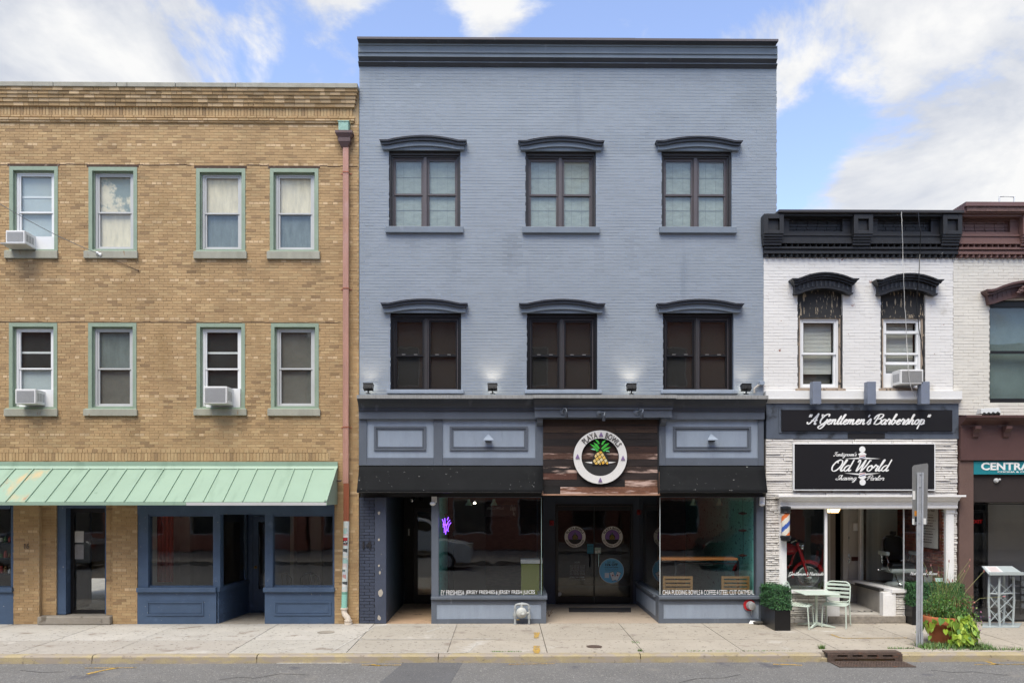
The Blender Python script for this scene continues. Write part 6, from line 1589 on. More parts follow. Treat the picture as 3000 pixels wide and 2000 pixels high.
# sign band
SLAT = mat('weathered_slate_wood', '545c68', .6, .22, 2.2, stretch=(1.5, 1, .7), fine=.1, spots=[('31353b', .55, .15, 2.5)])
mb = MB(); mb.box(X(2244), X(2806), -.03, .3, zw(1285), zw(1182.5)); sbd = mb.obj('sign_band', SLAT, wb_)
mb = MB()
for p0, p1 in ((2280, 2480), (2596, 2790)): mb.box(X(p0), X(p1), -.05, -.029, zw(1201), zw(1196.5)); mb.box(X(p0), X(p1), -.05, -.029, zw(1268), zw(1264))
mb.box(X(2280), X(2284.5), -.05, -.029, zw(1263.8), zw(1201.2)); mb.box(X(2785.5), X(2790), -.05, -.029, zw(1263.8), zw(1201.2)); mb.obj('panel_moulding', SLAT, sbd)
mb = MB(); mb.box(X(2482), X(2590), -.036, -.0295, zw(1284), zw(1268)); mb.obj('black_panel', M_BLACK, sbd)
SB = mat('satin_black_sign_board', '1b1b1e', .4, .05, 2)
t = thing('barber_sign', (X(2535), -.07, zw(1264)), 'long black sign board with white script about a gentlemen barbershop', 'sign')
mb = MB(); mb.box(X(2287), X(2784), -.075, -.0505, zw(1263), zw(1202)); mb.obj('board', SB, t)
mb = MB(); script_text(mb, '"A Gentlemen\'s Barbershop"', X(2361), X(2721), zw(1243.5),   .103, -.075, .30, depth=.004); mb.obj('script_lettering', M_WLET, t)
t = thing('parlor_sign', (X(2526), -.06, zw(1437)), 'large square-cornered black sign with white script, barber pole emblem and white edge', 'sign')
mb = MB(); mb.box(X(2323), X(2731), -.085, -.03, zw(1433.5), zw(1301)); mb.obj('board', SB, t)
mb = MB(); mb.frame(X(2320), X(2733.5), zw(1436), zw(1298.5), .02, -.092, -.03); mb.obj('white_edge', M_VINYL, t)
Ys = -.085
def sc4(x, y): return X(2240 + x / 4.055, Ys), Zp(2526, 1160 + y / 4.055, Ys)
mb = MB()
script_text(mb, "Fantigrossi's", sc4(818, 0)[0], sc4(1090, 0)[0], sc4(0, 712)[1], .041, Ys, .25, depth=.004)
script_text(mb, 'Old World', sc4(803, 0)[0], sc4(1512, 0)[0], sc4(0, 890)[1], .118, Ys, .25, depth=.004)
script_text(mb, 'Shaving', sc4(846, 0)[0], sc4(1092, 0)[0], sc4(0, 995)[1], .050, Ys, .25, depth=.004)
script_text(mb, 'Parlor', sc4(1214, 0)[0], sc4(1420, 0)[0], sc4(0, 998)[1], .050, Ys, .25, depth=.004)
mb.obj('script_lettering', M_WLET, t)
mb = MB()
for yb in (742, 912):
    for s in (-1, 1):
        a = sc4(1160 + s * 40, yb + (-14 if yb < 800 else 6)); b = sc4(1160 + s * 215, yb); c3 = sc4(1160 + s * 40, yb + (4 if yb < 800 else 24))
        blade(mb, [a, b, c3], Ys - .004, .004)
cxp = sc4(1160, 0)[0]
disc(mb, sc4(1160, 0)[0], sc4(0, 632)[1], .063, Ys - .004, .004, n=24); disc(mb, sc4(1164, 0)[0], sc4(0, 1022)[1], .063, Ys - .004, .004, n=24)
for y0_, y1_, w0, w1 in ((668, 684, 22, 42), (684, 697, 48, 48), (954, 966, 48, 48), (966, 985, 42, 22)):
    a, b = sc4(1160 - w1, y1_), sc4(1160 + w1, y1_); c3, d3 = sc4(1160 + w0, y0_), sc4(1160 - w0, y0_); blade(mb, [a, b, c3, d3], Ys - .005, .004)
for y0_, y1_ in ((698, 742), (907, 953)):
    blade(mb, [sc4(1124, y1_), sc4(1198, y1_), sc4(1198, y0_), sc4(1124, y0_)], Ys - .004, .004)
mb.obj('pole_emblem', M_WLET, t)
RD, BLU = mat('emblem_red', 'a83442', .5), mat('emblem_blue', '313a78', .5)
for y0_, y1_ in ((698, 742), (907, 953)):
    h = (y1_ - y0_)
    for mm, off in ((RD, 0), (BLU, .5)):
        mb = MB(); u0, u1 = y0_ + 2 + off * h, y0_ + 2 + (off + .45) * h
        blade(mb, [sc4(1130, u1), sc4(1192, u1 - .28 * h), sc4(1192, u0 - .0 * h - (.1 * h if off else 0)), sc4(1130, u0 + .28 * h)], Ys - .006, .0015); mb.obj('stripe', mm, t)
# ledge-stone cladding
STW = mat('whitewashed_ledge_stone', 'dad6d0', .7, .07, 4, bump=.35, bscale=35, fine=.07, spots=[('9a9288', .62, .08, 8)])
STB = mat('ledge_stone_bed', 'aaa59d', .9, .15)
def stones(parent, x0, x1, z0, z1, Y, seed, lmin=.25, lmax=.8, hole=None):
    r = random.Random(seed); z = z0
    while z < z1 - .012:
        h = min(r.uniform(.03, .062), z1 - z); x = x0 - r.uniform(0, .2)
        while x < x1:
            L = r.uniform(lmin, lmax); a, b = max(x, x0), min(x + L, x1); x += L
            if b - a < .03: continue
            if hole and hole[2] < z + h / 2 < hole[3]:
                if a >= hole[0] and b <= hole[1]: continue
                if a < hole[0] < b <= hole[1]: b = hole[0]
                elif hole[0] <= a < hole[1] < b: a = hole[1]
                elif a < hole[0] and b > hole[1]: b = hole[0]
                if b - a < .03: continue
            d = r.uniform(.016, .042); d2 = d + r.uniform(-.008, .008); n = max(2, int((b - a) / .14)); mb = MB(); vs = []
            for i in range(n + 1):
                xx = a + .004 + (b - a - .008) * i / n; dd = d + r.uniform(-.008, .008); w1, w2 = r.uniform(.001, .005), r.uniform(.001, .005)
                vs += [(xx, Y + .005, z + w1), (xx, Y - dd, z + w1 + .004), (xx, Y - dd + .004, z + h - w2 - .003), (xx, Y + .005, z + h - w2)]
            fs = [(0, 1, 2, 3), (4 * n + 3, 4 * n + 2, 4 * n + 1, 4 * n)]
            for i in range(n):
                for k in range(3): fs.append((4 * i + k, 4 * i + 4 + k, 4 * i + 5 + k, 4 * i + 1 + k))
            mb.add(vs, fs); mb.obj('stone', STW, parent)
        z += h
mb = MB(); mb.box(X(2243), X(2803), .0, .3, zw(1462), zw(1285.5)); lb_ = mb.obj('stone_cladding', STB, wb_)
stones(lb_, X(2243), X(2803), zw(1460), zw(1286), .0, 3, .35, .9, (X(2320), X(2733), zw(1437), zw(1299)))
mb = MB(); mb.box(X(2243), X(2283), .0, .3, .001, zw(1463)); lb2 = mb.obj('stone_cladding', STB, wb_)
stones(lb2, X(2243), X(2283), .005, zw(1463), .0, 4, .12, .3)
mb = MB(); mb.box(X(2791), X(2802), .0, .3, .001, zw(1463)); lb3 = mb.obj('stone_cladding', STB, wb_)
stones(lb3, X(2791), X(2802), .005, zw(1463), .0, 9, .1, .2)
# white shopfront surround
WT = mat('white_gloss_trim', 'e8e7e5', .35, .04, 4)
zh_ = zw(1487)
pro = [(.2, zw(1490)), (.2, zw(1449)), (-.27, zw(1449)), (-.27, zw(1455)), (-.22, zw(1460)), (-.19, zw(1466)), (-.15, zw(1467)), (-.14, zw(1475)), (-.12, zw(1479)), (-.14, zw(1480)), (-.14, zw(1487)), (-.10, zw(1490))]
mb = MB(); mb.prism(pro, 'x', X(2280), X(2795)); ent = mb.obj('entablature', WT, wb_)
mb = MB(); mb.prism([(-.06, zw(1455)), (-.06, zw(1449) + .0), (-.274, zw(1449)), (-.274, zw(1454.5))], 'x', X(2268), X(2808)); mb.obj('crown', WT, ent)
for a, b in ((2281, 2302), (2768, 2791)):
    mb = MB(); mb.box(X(a), X(b), -.05, .1, .30, zw(1490.3)); mb.box(X(a) - .01, X(b) + .01, -.07, .1, zw(1502), zw(1490.5)); mb.box(X(a) + .03, X(b) - .03, -.062, -.049, .5, zw(1506)); mb.obj('pilaster', WT, wb_)
# left display window
zsl = zw(1727)
mb = MB(); mb.box(X(2285), X(2424), -.06, .12, zsl - .06, zsl); mb.obj('window_sill', WT, wb_)
mb = MB(); mb.box(X(2285), X(2421), .02, .3, .001, zsl - .062); lb4 = mb.obj('stone_cladding', STB, wb_); stones(lb4, X(2285), X(2421), .005, zsl - .065, .02, 14, .2, .5)
mb = MB(); mb.box(X(2416), X(2424), .0, .05, zsl + .001, zw(1490.5)); mb.box(X(2421) + .001, X(2458), -.03, .10, .001, zsl - .07); dw = mb.obj('shop_window', WT, wb_)
mb = MB(); mb.box(X(2302) + .002, X(2416) - .001, .015, .023, zsl + .001, zw(1491)); mb.obj('pane', G_SHOP, dw)
mb = MB(); mb.box(X(2421) - .012, X(2421) - .004, .06, 1.7, zsl + .001, zw(1491)); mb.obj('pane', G_SHOP, dw)
mb = MB(); script_text(mb, "Gentlemen's Haircuts", X(2309, .01), X(2412, .01), Zp(2360, 1684, .01), .034, .011, .24, depth=.002); mb.obj('window_lettering', M_WLET, dw)
# entry: raised mosaic floor, step, right splayed display
FZ = .155
mb = MB(); mb.box(X(2424), X(2650), -.06, .12, .001, FZ - .012); mb.obj('entry_step', mat('rough_entry_step', '8c857b', .9, .2, 6, bump=.6, bscale=25, fine=.15), wb_, bevel=.012)
MOS = mat('pale_mosaic_tile', 'b9b5ae', .6, .08, 5, bump=.3, bscale=90, fine=.14)
mb = MB(); mb.box(X(2424), X(2700), .121, 2.1, .0, FZ); mfl = mb.obj('entry_floor', MOS, wb_)
mb = MB()
v, f = text_geo('CLOTHES', .02, .0); xs_ = [q[0] for q in v]; k_ = 1.0 / (max(xs_) - min(xs_))
mb.add([(X(2487, .6) + (q[0] - min(xs_)) * k_, .42 + q[1] * .30, FZ + .003) for q in v], f); mb.obj('floor_lettering', M_BLET, mfl)
pA, pB = (X(2620), .02), (X(2524, 1.75), 1.75)      # base of the splayed display, front to back
zc_ = zw(1725)
mb = MB(); mb.hexa(splay((X(2622), .10), (pB[0] + .1, pB[1]), FZ, zc_ - .07, .2)); sp_ = mb.obj('side_bulkhead', STB, wb_)
# stones on the splay
r_ = random.Random(4); z = FZ + .01; dvec = Vector((pB[0] + .1 - X(2622), pB[1] - .10)); Lg = dvec.length; dvec.normalize(); nv = Vector((-dvec.y, dvec.x)); nv = nv if nv.x < 0 else -nv
while z < zc_ - .11:
    h = r_.uniform(.03, .06); s = .06
    while s < Lg - .05:
        L = r_.uniform(.25, .6); e = min(s + L, Lg - .03); d = r_.uniform(.015, .045)
        p0 = Vector((X(2622), .10)) + dvec * s; p1 = Vector((X(2622), .10)) + dvec * (e - .01); q0, q1 = p0 + nv * d, p1 + nv * (d * .8)
        mb = MB(); mb.hexa([(p0.x, p0.y, z), (q0.x, q0.y, z), (q1.x, q1.y, z), (p1.x, p1.y, z), (p0.x, p0.y, z + h - .006), (q0.x, q0.y, z + h - .006), (q1.x, q1.y, z + h - .006), (p1.x, p1.y, z + h - .006)]); mb.obj('stone', STW, sp_); s = e
    z += h
mb = MB(); mb.hexa(splay((X(2655) - .02, -.04), (pB[0] - .02, pB[1]), zc_ - .068, zc_, .30)); mb.box(X(2648), X(2770), -.05, .25, zc_ - .0685, zc_ - .0005); mb.obj('window_sill', WT, wb_)
mb = MB(); mb.box(X(2585), X(2622), -.035, .12, .001, zc_ - .07); mb.box(X(2590), X(2617), -.045, -.034, .06, zc_ - .12); mb.obj('corner_post', WT, wb_)
mb = MB(); mb.box(X(2623), X(2770), .03, .25, .001, zc_ - .07); lb5 = mb.obj('stone_cladding', STB, wb_); stones(lb5, X(2624), X(2770), .005, zc_ - .072, .03, 31, .15, .4)
mb = MB(); mb.box(X(2647.5), X(2649.5), .0, .03, zc_ + .001, zw(1490.5)); dw2 = mb.obj('shop_window', mat('slim_steel_post', 'b7babb', .4), wb_)
mb = MB(); mb.box(X(2650), X(2768) - .002, .008, .016, zc_ + .001, zw(1491)); mb.obj('pane', G_SHOP, dw2)
gA, gB = (X(2647), .03), (X(2524, 1.6), 1.6)
mb = MB(); mb.hexa(splay(gA, gB, zc_ + .001, zw(1491), .008)); mb.obj('pane', G_SHOP, dw2)
mb = MB(); mb.box(X(2518, 1.65), X(2528, 1.65), 1.62, 1.72, FZ, zw(1480)); mb.obj('corner_post', WT, wb_)
mb = MB(); script_text(mb, 'Hot Towel Shave', X(2666, 0), X(2746, 0), Zp(2700, 1683, 0), .034, .004, .24, depth=.002); mb.obj('window_lettering', M_WLET, dw2)
mb = MB(); mb.box(X(2740), X(2762), .003, .006, Zp(2750, 1703, 0), Zp(2750, 1692, 0)); mb.obj('window_sticker', mat('pale_teal_sticker', 'b9d0cc', .5), dw2)
# back wall of the entry: grey door with mail slot, narrow gap and second door
GD = mat('grey_white_door_paint', 'b9b6b0', .5, .06, 3)
mb = MB(); mb.box(X(2424, 1.9), X(2430, 1.9), 1.85, 1.95, FZ + .002, zw(1480)); mb.box(X(2465, 1.9), X(2479, 1.9), 1.8, 1.95, FZ + .002, zw(1480)); mb.box(X(2424, 1.9), X(2530, 1.9), 1.82, 1.95, Zp(2480, 1490, 1.9) + .02, zw(1478) + .2); dfz = mb.obj('door_frame', GD, wb_)
da, db = X(2479, 1.85), X(2519, 1.75)
dzz = Zp(2480, 1492, 1.85)
mb = MB(); mb.box(da + .002, db + .12, 1.86, 1.91, FZ + .01, dzz); mb.frame(da + .06, db + .06, FZ + .2, dzz - .15, .02, 1.852, 1.8595); dr = mb.obj('door', GD, wb_)
mb = MB(); mb.box(da + .12, da + .36, 1.845, 1.859, 1.10, 1.19); mb.obj('mail_slot', mat('oxblood_mail_slot', '4c2a28', .4), dr)
mb = MB(); mb.ball((da + .05, 1.82, 1.14), .035); mb.box(da + .02, da + .08, 1.85, 1.859, 1.05, 1.25); mb.ball((da + .05, 1.83, 1.62), .022); mb.obj('door_knob', M_CHROME, dr, smooth=True)
mb = MB(); mb.box(X(2430, 1.9), X(2446, 1.9), 1.87, 1.92, FZ + .01, dzz); mb.obj('door', mat('taupe_door_paint', '8b8279', .5, .08), wb_)
mb = MB(); mb.box(X(2500, 1.8), X(2514, 1.8), 1.80, 1.8445, 1.78, 1.95); o = mb.obj('mail_box', M_VINYL); tag(o, 'small white box on the grey door frame of the barber shop entry', 'mailbox')
# rooms behind
zr0 = zw(1484); rbx = WX1 - .165
mb = MB(); mb.box(WX0 + .26, WX1 - .26, .33, 7, -.04, .02); mb.obj('shop_floor', M_DARKROOM, wb_)
mb = MB(); mb.box(WX0 + .26, WX1 - .26, .33, 7.1, zr0 + .02, zr0 + .06); mb.obj('shop_ceiling', mat('pale_ceiling', '9b9994', .9), wb_)
mb = MB(); mb.box(WX0 + .26, X(2424, 3.0), 3.0, 3.06, .02, zr0); mb.obj('shop_wall', mat('slate_shop_wall', '3d4244', .8, .2, 2), wb_)
mb = MB(); mb.box(X(2540, 1.95), rbx - .02, 1.95, 2.0, .02, zr0); mb.obj('display_back', mat('pale_panel_wall', 'd2d5d2', .7, .06, 2), wb_)
mb = MB(); mb.box(X(2424, 4), X(2540, 4), 4.0, 4.05, .02, zr0); mb.obj('hall_wall', M_BLACK, wb_)
rbx = WX1 - .165
mb = MB(); mb.box(rbx, rbx + .08, .03, 3, .02, zr0); rbw = mb.obj('interior_wall', mat('interior_mortar', '6d5a50', .9), wb_)
M_RBR = mat('red_brick', 'ffffff', .85, .15, 5, fine=.12, bump=.2, attr=True)
def red_col(r): return tuple(v * r.uniform(.8, 1.2) for v in lin(r.choice(('7a3d2c', '8a4a34', '6b3427', '8f5540'))))
qb = MB(); r_ = random.Random(6); z = .03; row = 0
while z < zr0 - .02:
    y = .035 - (row % 2) * .1
    while y < 2.9:
        a, b = max(y, .035), min(y + .2, 2.9); yb_ = y; y += .21
        if b - a < .03: continue
        q = MB() if z > .8 and b < 1.3 else qb
        q.box(rbx - .012 - r_.uniform(0, .003), rbx, a, b, z, z + .057, red_col(r_))
        if q is not qb: q.obj('brick', M_RBR, rbw)
    z += .0677; row += 1
qb.obj('brickwork', M_RBR, rbw)['kind'] = 'stuff'
mb = MB(); mb.box(X(2560, .5), rbx - .013, .25, 1.9, .6, zc_ - .02); mb.obj('display_platform', mat('dark_platform', '3b3a38', .6), wb_)
mb = MB(); mb.box(WX0 + .27, X(2421) - .02, .32, 1.5, .021, zsl - .10); mb.obj('display_platform', MATS['dark_platform'], wb_)
# ---- things in the barber's windows
# price list on the brick
px_ = rbx - .02; t = thing('price_list', (px_, .55, 1.4), 'tall white price list with dark lettering hung on the red brick in the barber window', 'poster')
y0, y1 = .20, 1.0; z0, z1 = Zp(2735, 1606, .3), Zp(2735, 1478, .3)
mb = MB(); mb.box(px_ - .012, px_, y0, y1, z0, z1); mb.obj('board', mat('poster_paper', 'd8d5d0', .6, .04), t)
mb = MB(); mb.box(px_ - .014, px_ + .004, y0 - .022, y0 - .001, z0 - .02, z1); mb.box(px_ - .014, px_ + .004, y0 - .022, y1, z0 - .021, z0 - .001); mb.obj('dark_edge', M_BLACK, t)
mb = MB(); script_text(mb, 'Old World', y0 + .12, y1 - .10, z1 - .14, .05, 0, .2)
for i in range(11):
    zq_ = z1 - .22 - i * .058; w_ = (y1 - y0) * rnd.uniform(.2, .4); xm_ = (y0 + y1) / 2 + rnd.uniform(-.03, .03); k_ = xm_ - w_
    while k_ < xm_ + w_:
        e_ = min(k_ + rnd.uniform(.03, .09), xm_ + w_); mb.box(k_, e_, -.004, -.001, zq_, zq_ + (.022 if i % 3 == 1 else .013)); k_ = e_ + .015
# turned to hang on the side wall, reading from the street
mb.v = [(px_ - .0125 + v[1] * .25, (y0 + y1) - v[0], v[2]) for v in mb.v]
mb.obj('lettering', M_BLET, t)
# lantern
c_ = pt(2440, 1494, .8); t = thing('entry_lantern', (c_.x, .8, c_.z - .05), 'lit brass lantern under the lintel of the barber shop entry', 'lamp')
def frusL(z0, z1, w0, w1): return [(c_.x - w0, .8 - w0, z0), (c_.x + w0, .8 - w0, z0), (c_.x + w0, .8 + w0, z0), (c_.x - w0, .8 + w0, z0), (c_.x - w1, .8 - w1, z1), (c_.x + w1, .8 - w1, z1), (c_.x + w1, .8 + w1, z1), (c_.x - w1, .8 + w1, z1)]
mb = MB(); mb.hexa(frusL(c_.z - .05, c_.z + .04, .085, .12)); mb.obj('shade', mat('lit_amber_glass', 'ffcf8a', .5, .05, 8, emit=1.6), t)
mb = MB(); mb.hexa(frusL(c_.z + .041, c_.z + .06, .13, .10))
for sx_ in (-1, 1):
    for sy_ in (-1, 1): mb.tube([(c_.x + sx_ * .087, .8 + sy_ * .087, c_.z - .05), (c_.x + sx_ * .122, .8 + sy_ * .122, c_.z + .041)], .006, 5)
mb.tube([(c_.x, .8, c_.z + .06), (c_.x, .8, zr0 + .019)], .01, 6); mb.obj('frame', mat('lantern_brass', '6b5330', .4, metal=.6), t)
# barber pole
c_ = pt(2301, 1520, -.16); Yp = -.17
t = thing('barber_pole', (c_.x, Yp, pt(2301, 1585, Yp).z), 'barber pole with orange and blue stripes on the left white pilaster', 'barber pole')
def zpole(py): return pt(2301, py, Yp).z
zb_, zt_ = zpole(1567), zpole(1502); n = 24; m_ = 40
mb = MB(); vs = []; fs = []
OR, BL, WH = lin('d8703a'), lin('3d5dab'), lin('d8d3c4')
for j in range(m_):
    z0, z1 = zb_ + (zt_ - zb_) * j / m_, zb_ + (zt_ - zb_) * (j + 1) / m_
    for i in range(n):
        a0, a1 = 6.28318 * i / n, 6.28318 * (i + 1) / n
        ph = ((i / n * 2 - j / m_ * 2.0) + .62) % 2.0
        cc = OR if ph < .45 else (WH if ph < 1.0 else (BL if ph < 1.45 else WH))
        mb.add([(c_.x + .082 * math.cos(a0), Yp + .082 * math.sin(a0), z0), (c_.x + .082 * math.cos(a1), Yp + .082 * math.sin(a1), z0), (c_.x + .082 * math.cos(a1), Yp + .082 * math.sin(a1), z1), (c_.x + .082 * math.cos(a0), Yp + .082 * math.sin(a0), z1)], [(0, 1, 2, 3)], cc)
mb.obj('striped_cylinder', M_STICK, t)
BK = mat('black_enamel', '1e2024', .3, .05)
mb = MB(); mb.lathe([(.086, zt_ - .01), (.105, zt_ + .005), (.105, zt_ + .02), (.096, zt_ + .03), (.098, zt_ + .09), (.105, zt_ + .10), (.10, zt_ + .125), (.05, zt_ + .14), (.001, zt_ + .142)], 26, (c_.x, Yp, 0)); mb.obj('cap', BK, t, smooth=True)
mb = MB(); mb.lathe([(.001, zb_ - .12), (.06, zb_ - .118), (.095, zb_ - .10), (.10, zb_ - .06), (.11, zb_ - .055), (.11, zb_ - .02), (.086, zb_)], 26, (c_.x, Yp, 0)); mb.obj('base', BK, t, smooth=True)
mb = MB(); mb.box(c_.x - .03, c_.x + .03, Yp + .05, -.051, zt_ + .03, zt_ + .08); mb.box(c_.x - .03, c_.x + .03, Yp + .05, -.051, zb_ - .07, zb_ - .03); mb.obj('bracket', M_GALV, t)
# ---- motorcycle in the left window (seen from its front quarter)
REDP = mat('glossy_red_paint', 'a8161d', .25, .06, 3)
RUB = mat('tyre_rubber', '1b1b1c', .8, .1)
mx, my, mz = X(2368, .75), .75, zsl - .10
mc = thing('motorcycle', (mx, my, mz), 'vintage red motorcycle with spoked front wheel in the left barber shop window', 'motorcycle', rz=R(-28))
wr = .30
def wheel(x):
    mb = MB(); n = 36
    vs = []; fs = []
    for i in range(n):
        a = 6.28318 * i / n
        for j in range(8):
            b = 6.28318 * j / 8; rr = wr - .045 + .045 * math.cos(b); vs.append((x + rr * math.cos(a), .04 * math.sin(b), wr + rr * math.sin(a)))
    for i in range(n):
        for j in range(8): fs.append((i * 8 + j, ((i + 1) % n) * 8 + j, ((i + 1) % n) * 8 + (j + 1) % 8, i * 8 + (j + 1) % 8))
    mb.add(vs, fs); w = mb.obj('wheel', RUB, mc, smooth=True, local=True)
    mb = MB(); mb.lathe([(wr - .10, -.022), (wr - .085, -.026), (wr - .078, 0), (wr - .085, .026), (wr - .10, .022), (wr - .10, -.022)], 36, (x, 0, wr), (0, 1, 0)); mb.obj('rim', M_CHROME, w, smooth=True, local=True)
    mb = MB()
    for k in range(28): a = 6.28318 * k / 28; s = .03 if k % 2 else -.03; mb.tube([(x + .04 * math.cos(a + .3), s, wr + .04 * math.sin(a + .3)), (x + (wr - .09) * math.cos(a), 0, wr + (wr - .09) * math.sin(a))], .0025, 4)
    mb.obj('spokes', M_CHROME, w, local=True)
    mb = MB(); mb.lathe([(.02, -.06), (.075, -.05), (.08, -.02), (.08, .02), (.075, .05), (.02, .06)], 20, (x, 0, wr), (0, 1, 0)); mb.obj('hub', M_CHROME, w, smooth=True, local=True)
wheel(0); wheel(-1.25)
def fender(x, a0, a1, nm):
    mb = MB(); n = 16; vs = []; r0 = wr + .03
    for i in range(n + 1):
        a = R(a0 + (a1 - a0) * i / n)
        for (dr, dy) in ((-.05, -.075), (0, -.06), (.02, 0), (0, .06), (-.05, .075)): vs.append((x + (r0 + dr) * math.cos(a), dy, wr + (r0 + dr) * math.sin(a)))
    fs = [(i * 5 + j, i * 5 + j + 1, (i + 1) * 5 + j + 1, (i + 1) * 5 + j) for i in range(n) for j in range(4)]
    mb.add(vs, fs); o = mb.obj(nm, REDP, mc, smooth=True, local=True); so = o.modifiers.new('thick', 'SOLIDIFY'); so.thickness = .006
fender(0, 20, 190, 'front_fender'); fender(-1.25, 10, 170, 'rear_fender')
for s in (-.075, .075):
    mb = MB(); mb.tube([(0, s, wr), (-.10, s, .62), (-.22, s, 1.0)], [.022, .026, .03], 10); mb.obj('fork_leg', REDP, mc, smooth=True, local=True)
mb = MB(); mb.lathe([(.001, -.13), (.06, -.12), (.085, -.05), (.09, 0), (.085, .012), (.001, .02)], 20, (-.10, 0, .92), (1, 0, -.05)); mb.obj('headlight', M_CHROME, mc, smooth=True, local=True)
mb = MB(); mb.ball((-.48, 0, .86), .17, 16, 10, (1.6, .75, .8)); mb.obj('fuel_tank', REDP, mc, smooth=True, local=True)
mb = MB(); mb.tube([(-.30, -.36, 1.02), (-.22, -.25, 1.06), (-.22, 0, 1.02), (-.22, .25, 1.06), (-.30, .36, 1.02)], .014, 8); mb.obj('handlebar', M_CHROME, mc, smooth=True, local=True)
mb = MB(); mb.tube([(-.22, 0, .98), (-.35, 0, .55), (-.55, 0, .28), (-.9, 0, .28), (-1.25, 0, wr)], .025, 8); mb.tube([(-.24, 0, .92), (-.85, 0, .72), (-1.25, 0, wr)], .022, 8); mb.obj('frame', REDP, mc, smooth=True, local=True)
mb = MB(); mb.box(-.75, -.42, -.12, .12, .25, .46); [mb.box(-.66, -.48, -.10, .10, .47 + k * .03, .485 + k * .03) for k in range(7)]; mb.obj('engine', M_GALV, mc, local=True)
mb = MB(); mb.ball((-.95, 0, .80), .15, 14, 8, (1.6, .8, .4)); mb.obj('seat', M_BLACK, mc, smooth=True, local=True)
mb = MB(); mb.tube([(-.5, -.13, .4), (-.4, -.16, .2), (-.9, -.17, .18), (-1.5, -.17, .22)], .03, 10); mb.obj('exhaust', M_CHROME, mc, smooth=True, local=True)
# ---- barber chair
bx, by, bz = X(2632, 1.0), 1.0, zc_ - .02 - .30
bz = .60 + .0
platz = zw(1725) - .02
bc = thing('barber_chair', (bx, by, platz), 'antique barber chair with black leather and chrome arms in the right barber window', 'chair')
W[bc.name] = Vector((bx, by, platz))
PORC = mat('white_porcelain', 'd6dad6', .2, .03); LEA = mat('black_leather', '1d1d20', .4, .08)
def L_(x, y, z): return (bx + x, by + y, platz + z)
mb = MB(); mb.lathe([(.27, 0), (.27, .02), (.22, .05), (.12, .08), (.10, .22), (.13, .26), (.001, .27)], 28, L_(0, 0, 0)); mb.obj('pedestal', PORC, bc, smooth=True)
mb = MB(); mb.box(*[v for p in ((bx - .27, bx + .27), (by - .27, by + .25)) for v in p], platz + .27, platz + .36); mb.obj('seat_rim', PORC, bc, bevel=.03)
mb = MB(); mb.box(bx - .25, bx + .25, by - .25, by + .24, platz + .361, platz + .47); mb.obj('seat', LEA, bc, bevel=.04)
def oval(w, z0, z1, y0, y1, r):
    pts = []; n = 8
    for (cx_, cz_, a0) in ((w - r, z1 - r, 0), (-w + r, z1 - r, 90), (-w + r * .4, z0 + r * .4, 180), (w - r * .4, z0 + r * .4, 270)):
        rr = r if a0 < 180 else r * .4
        for i in range(n + 1): a = R(a0 + 90 * i / n); pts.append((bx + cx_ + rr * math.cos(a), platz + cz_ + rr * math.sin(a)))
    return pts
mb = MB(); mb.prism(oval(.21, .50, 1.02, 0, 0, .12), 'y', by + .20, by + .27); mb.obj('backrest', LEA, bc, bevel=.02)
mb = MB(); o_ = oval(.225, .48, 1.035, 0, 0, .13); mb.tube([(p[0], by + .26, p[1]) for p in o_] + [(o_[0][0], by + .26, o_[0][1])], .013, 8); mb.obj('back_frame', M_CHROME, bc, smooth=True)
mb = MB(); mb.box(bx - .07, bx + .07, by + .22, by + .28, platz + 1.05, platz + 1.14); mb.obj('headrest', LEA, bc, bevel=.02)
for s in (-1, 1):
    mb = MB(); mb.box(bx + s * .33 - .045, bx + s * .33 + .045, by - .22, by + .15, platz + .64, platz + .72); mb.obj('armrest', PORC, bc, bevel=.02)
    mb = MB(); mb.tube([L_(s * .33, -.15, .64), L_(s * .30, -.18, .5), L_(s * .33, -.2, .42), L_(s * .28, -.2, .32)], .016, 8); mb.tube([L_(s * .33, .1, .64), L_(s * .28, .15, .45)], .014, 8); mb.obj('arm_bracket', M_CHROME, bc, smooth=True)
    mb = MB(); mb.tube([L_(s * .22, -.3, .26), L_(s * .24, -.45, .12), L_(s * .2, -.52, .05)], .014, 8); mb.obj('footrest_arm', M_CHROME, bc, smooth=True)
mb = MB(); mb.box(bx - .22, bx + .22, by - .54, by - .42, platz + .03, platz + .05); mb.obj('footrest', M_CHROME, bc)
mb = MB(); mb.tube([L_(-.3, -.1, .3), L_(-.48, -.15, .33)], .012, 8); mb.ball(L_(-.5, -.15, .335), .025); mb.obj('lever', M_CHROME, bc, smooth=True)
# small chrome jar stand beside the chair
c_ = Vector((X(2712, .5), .5, zc_)); t = thing('steriliser_jar', (c_.x, .5, zc_), 'small silver jar with card beside the barber chair', 'jar')
mb = MB(); mb.lathe([(.05, 0), (.05, .02), (.02, .03), (.02, .06), (.06, .07), (.06, .2), (.03, .22), (.001, .24)], 16, (c_.x, .5, zc_ + .20)); mb.obj('jar', M_CHROME, t, smooth=True)
mb = MB(); mb.box(c_.x - .05, c_.x + .13, .46, .47, zc_ + .09, zc_ + .22); mb.box(c_.x - .03, c_.x + .03, .47, .52, zc_ - .018, zc_ + .2); mb.obj('card', mat('grey_card', '9fa3a5', .6), t)
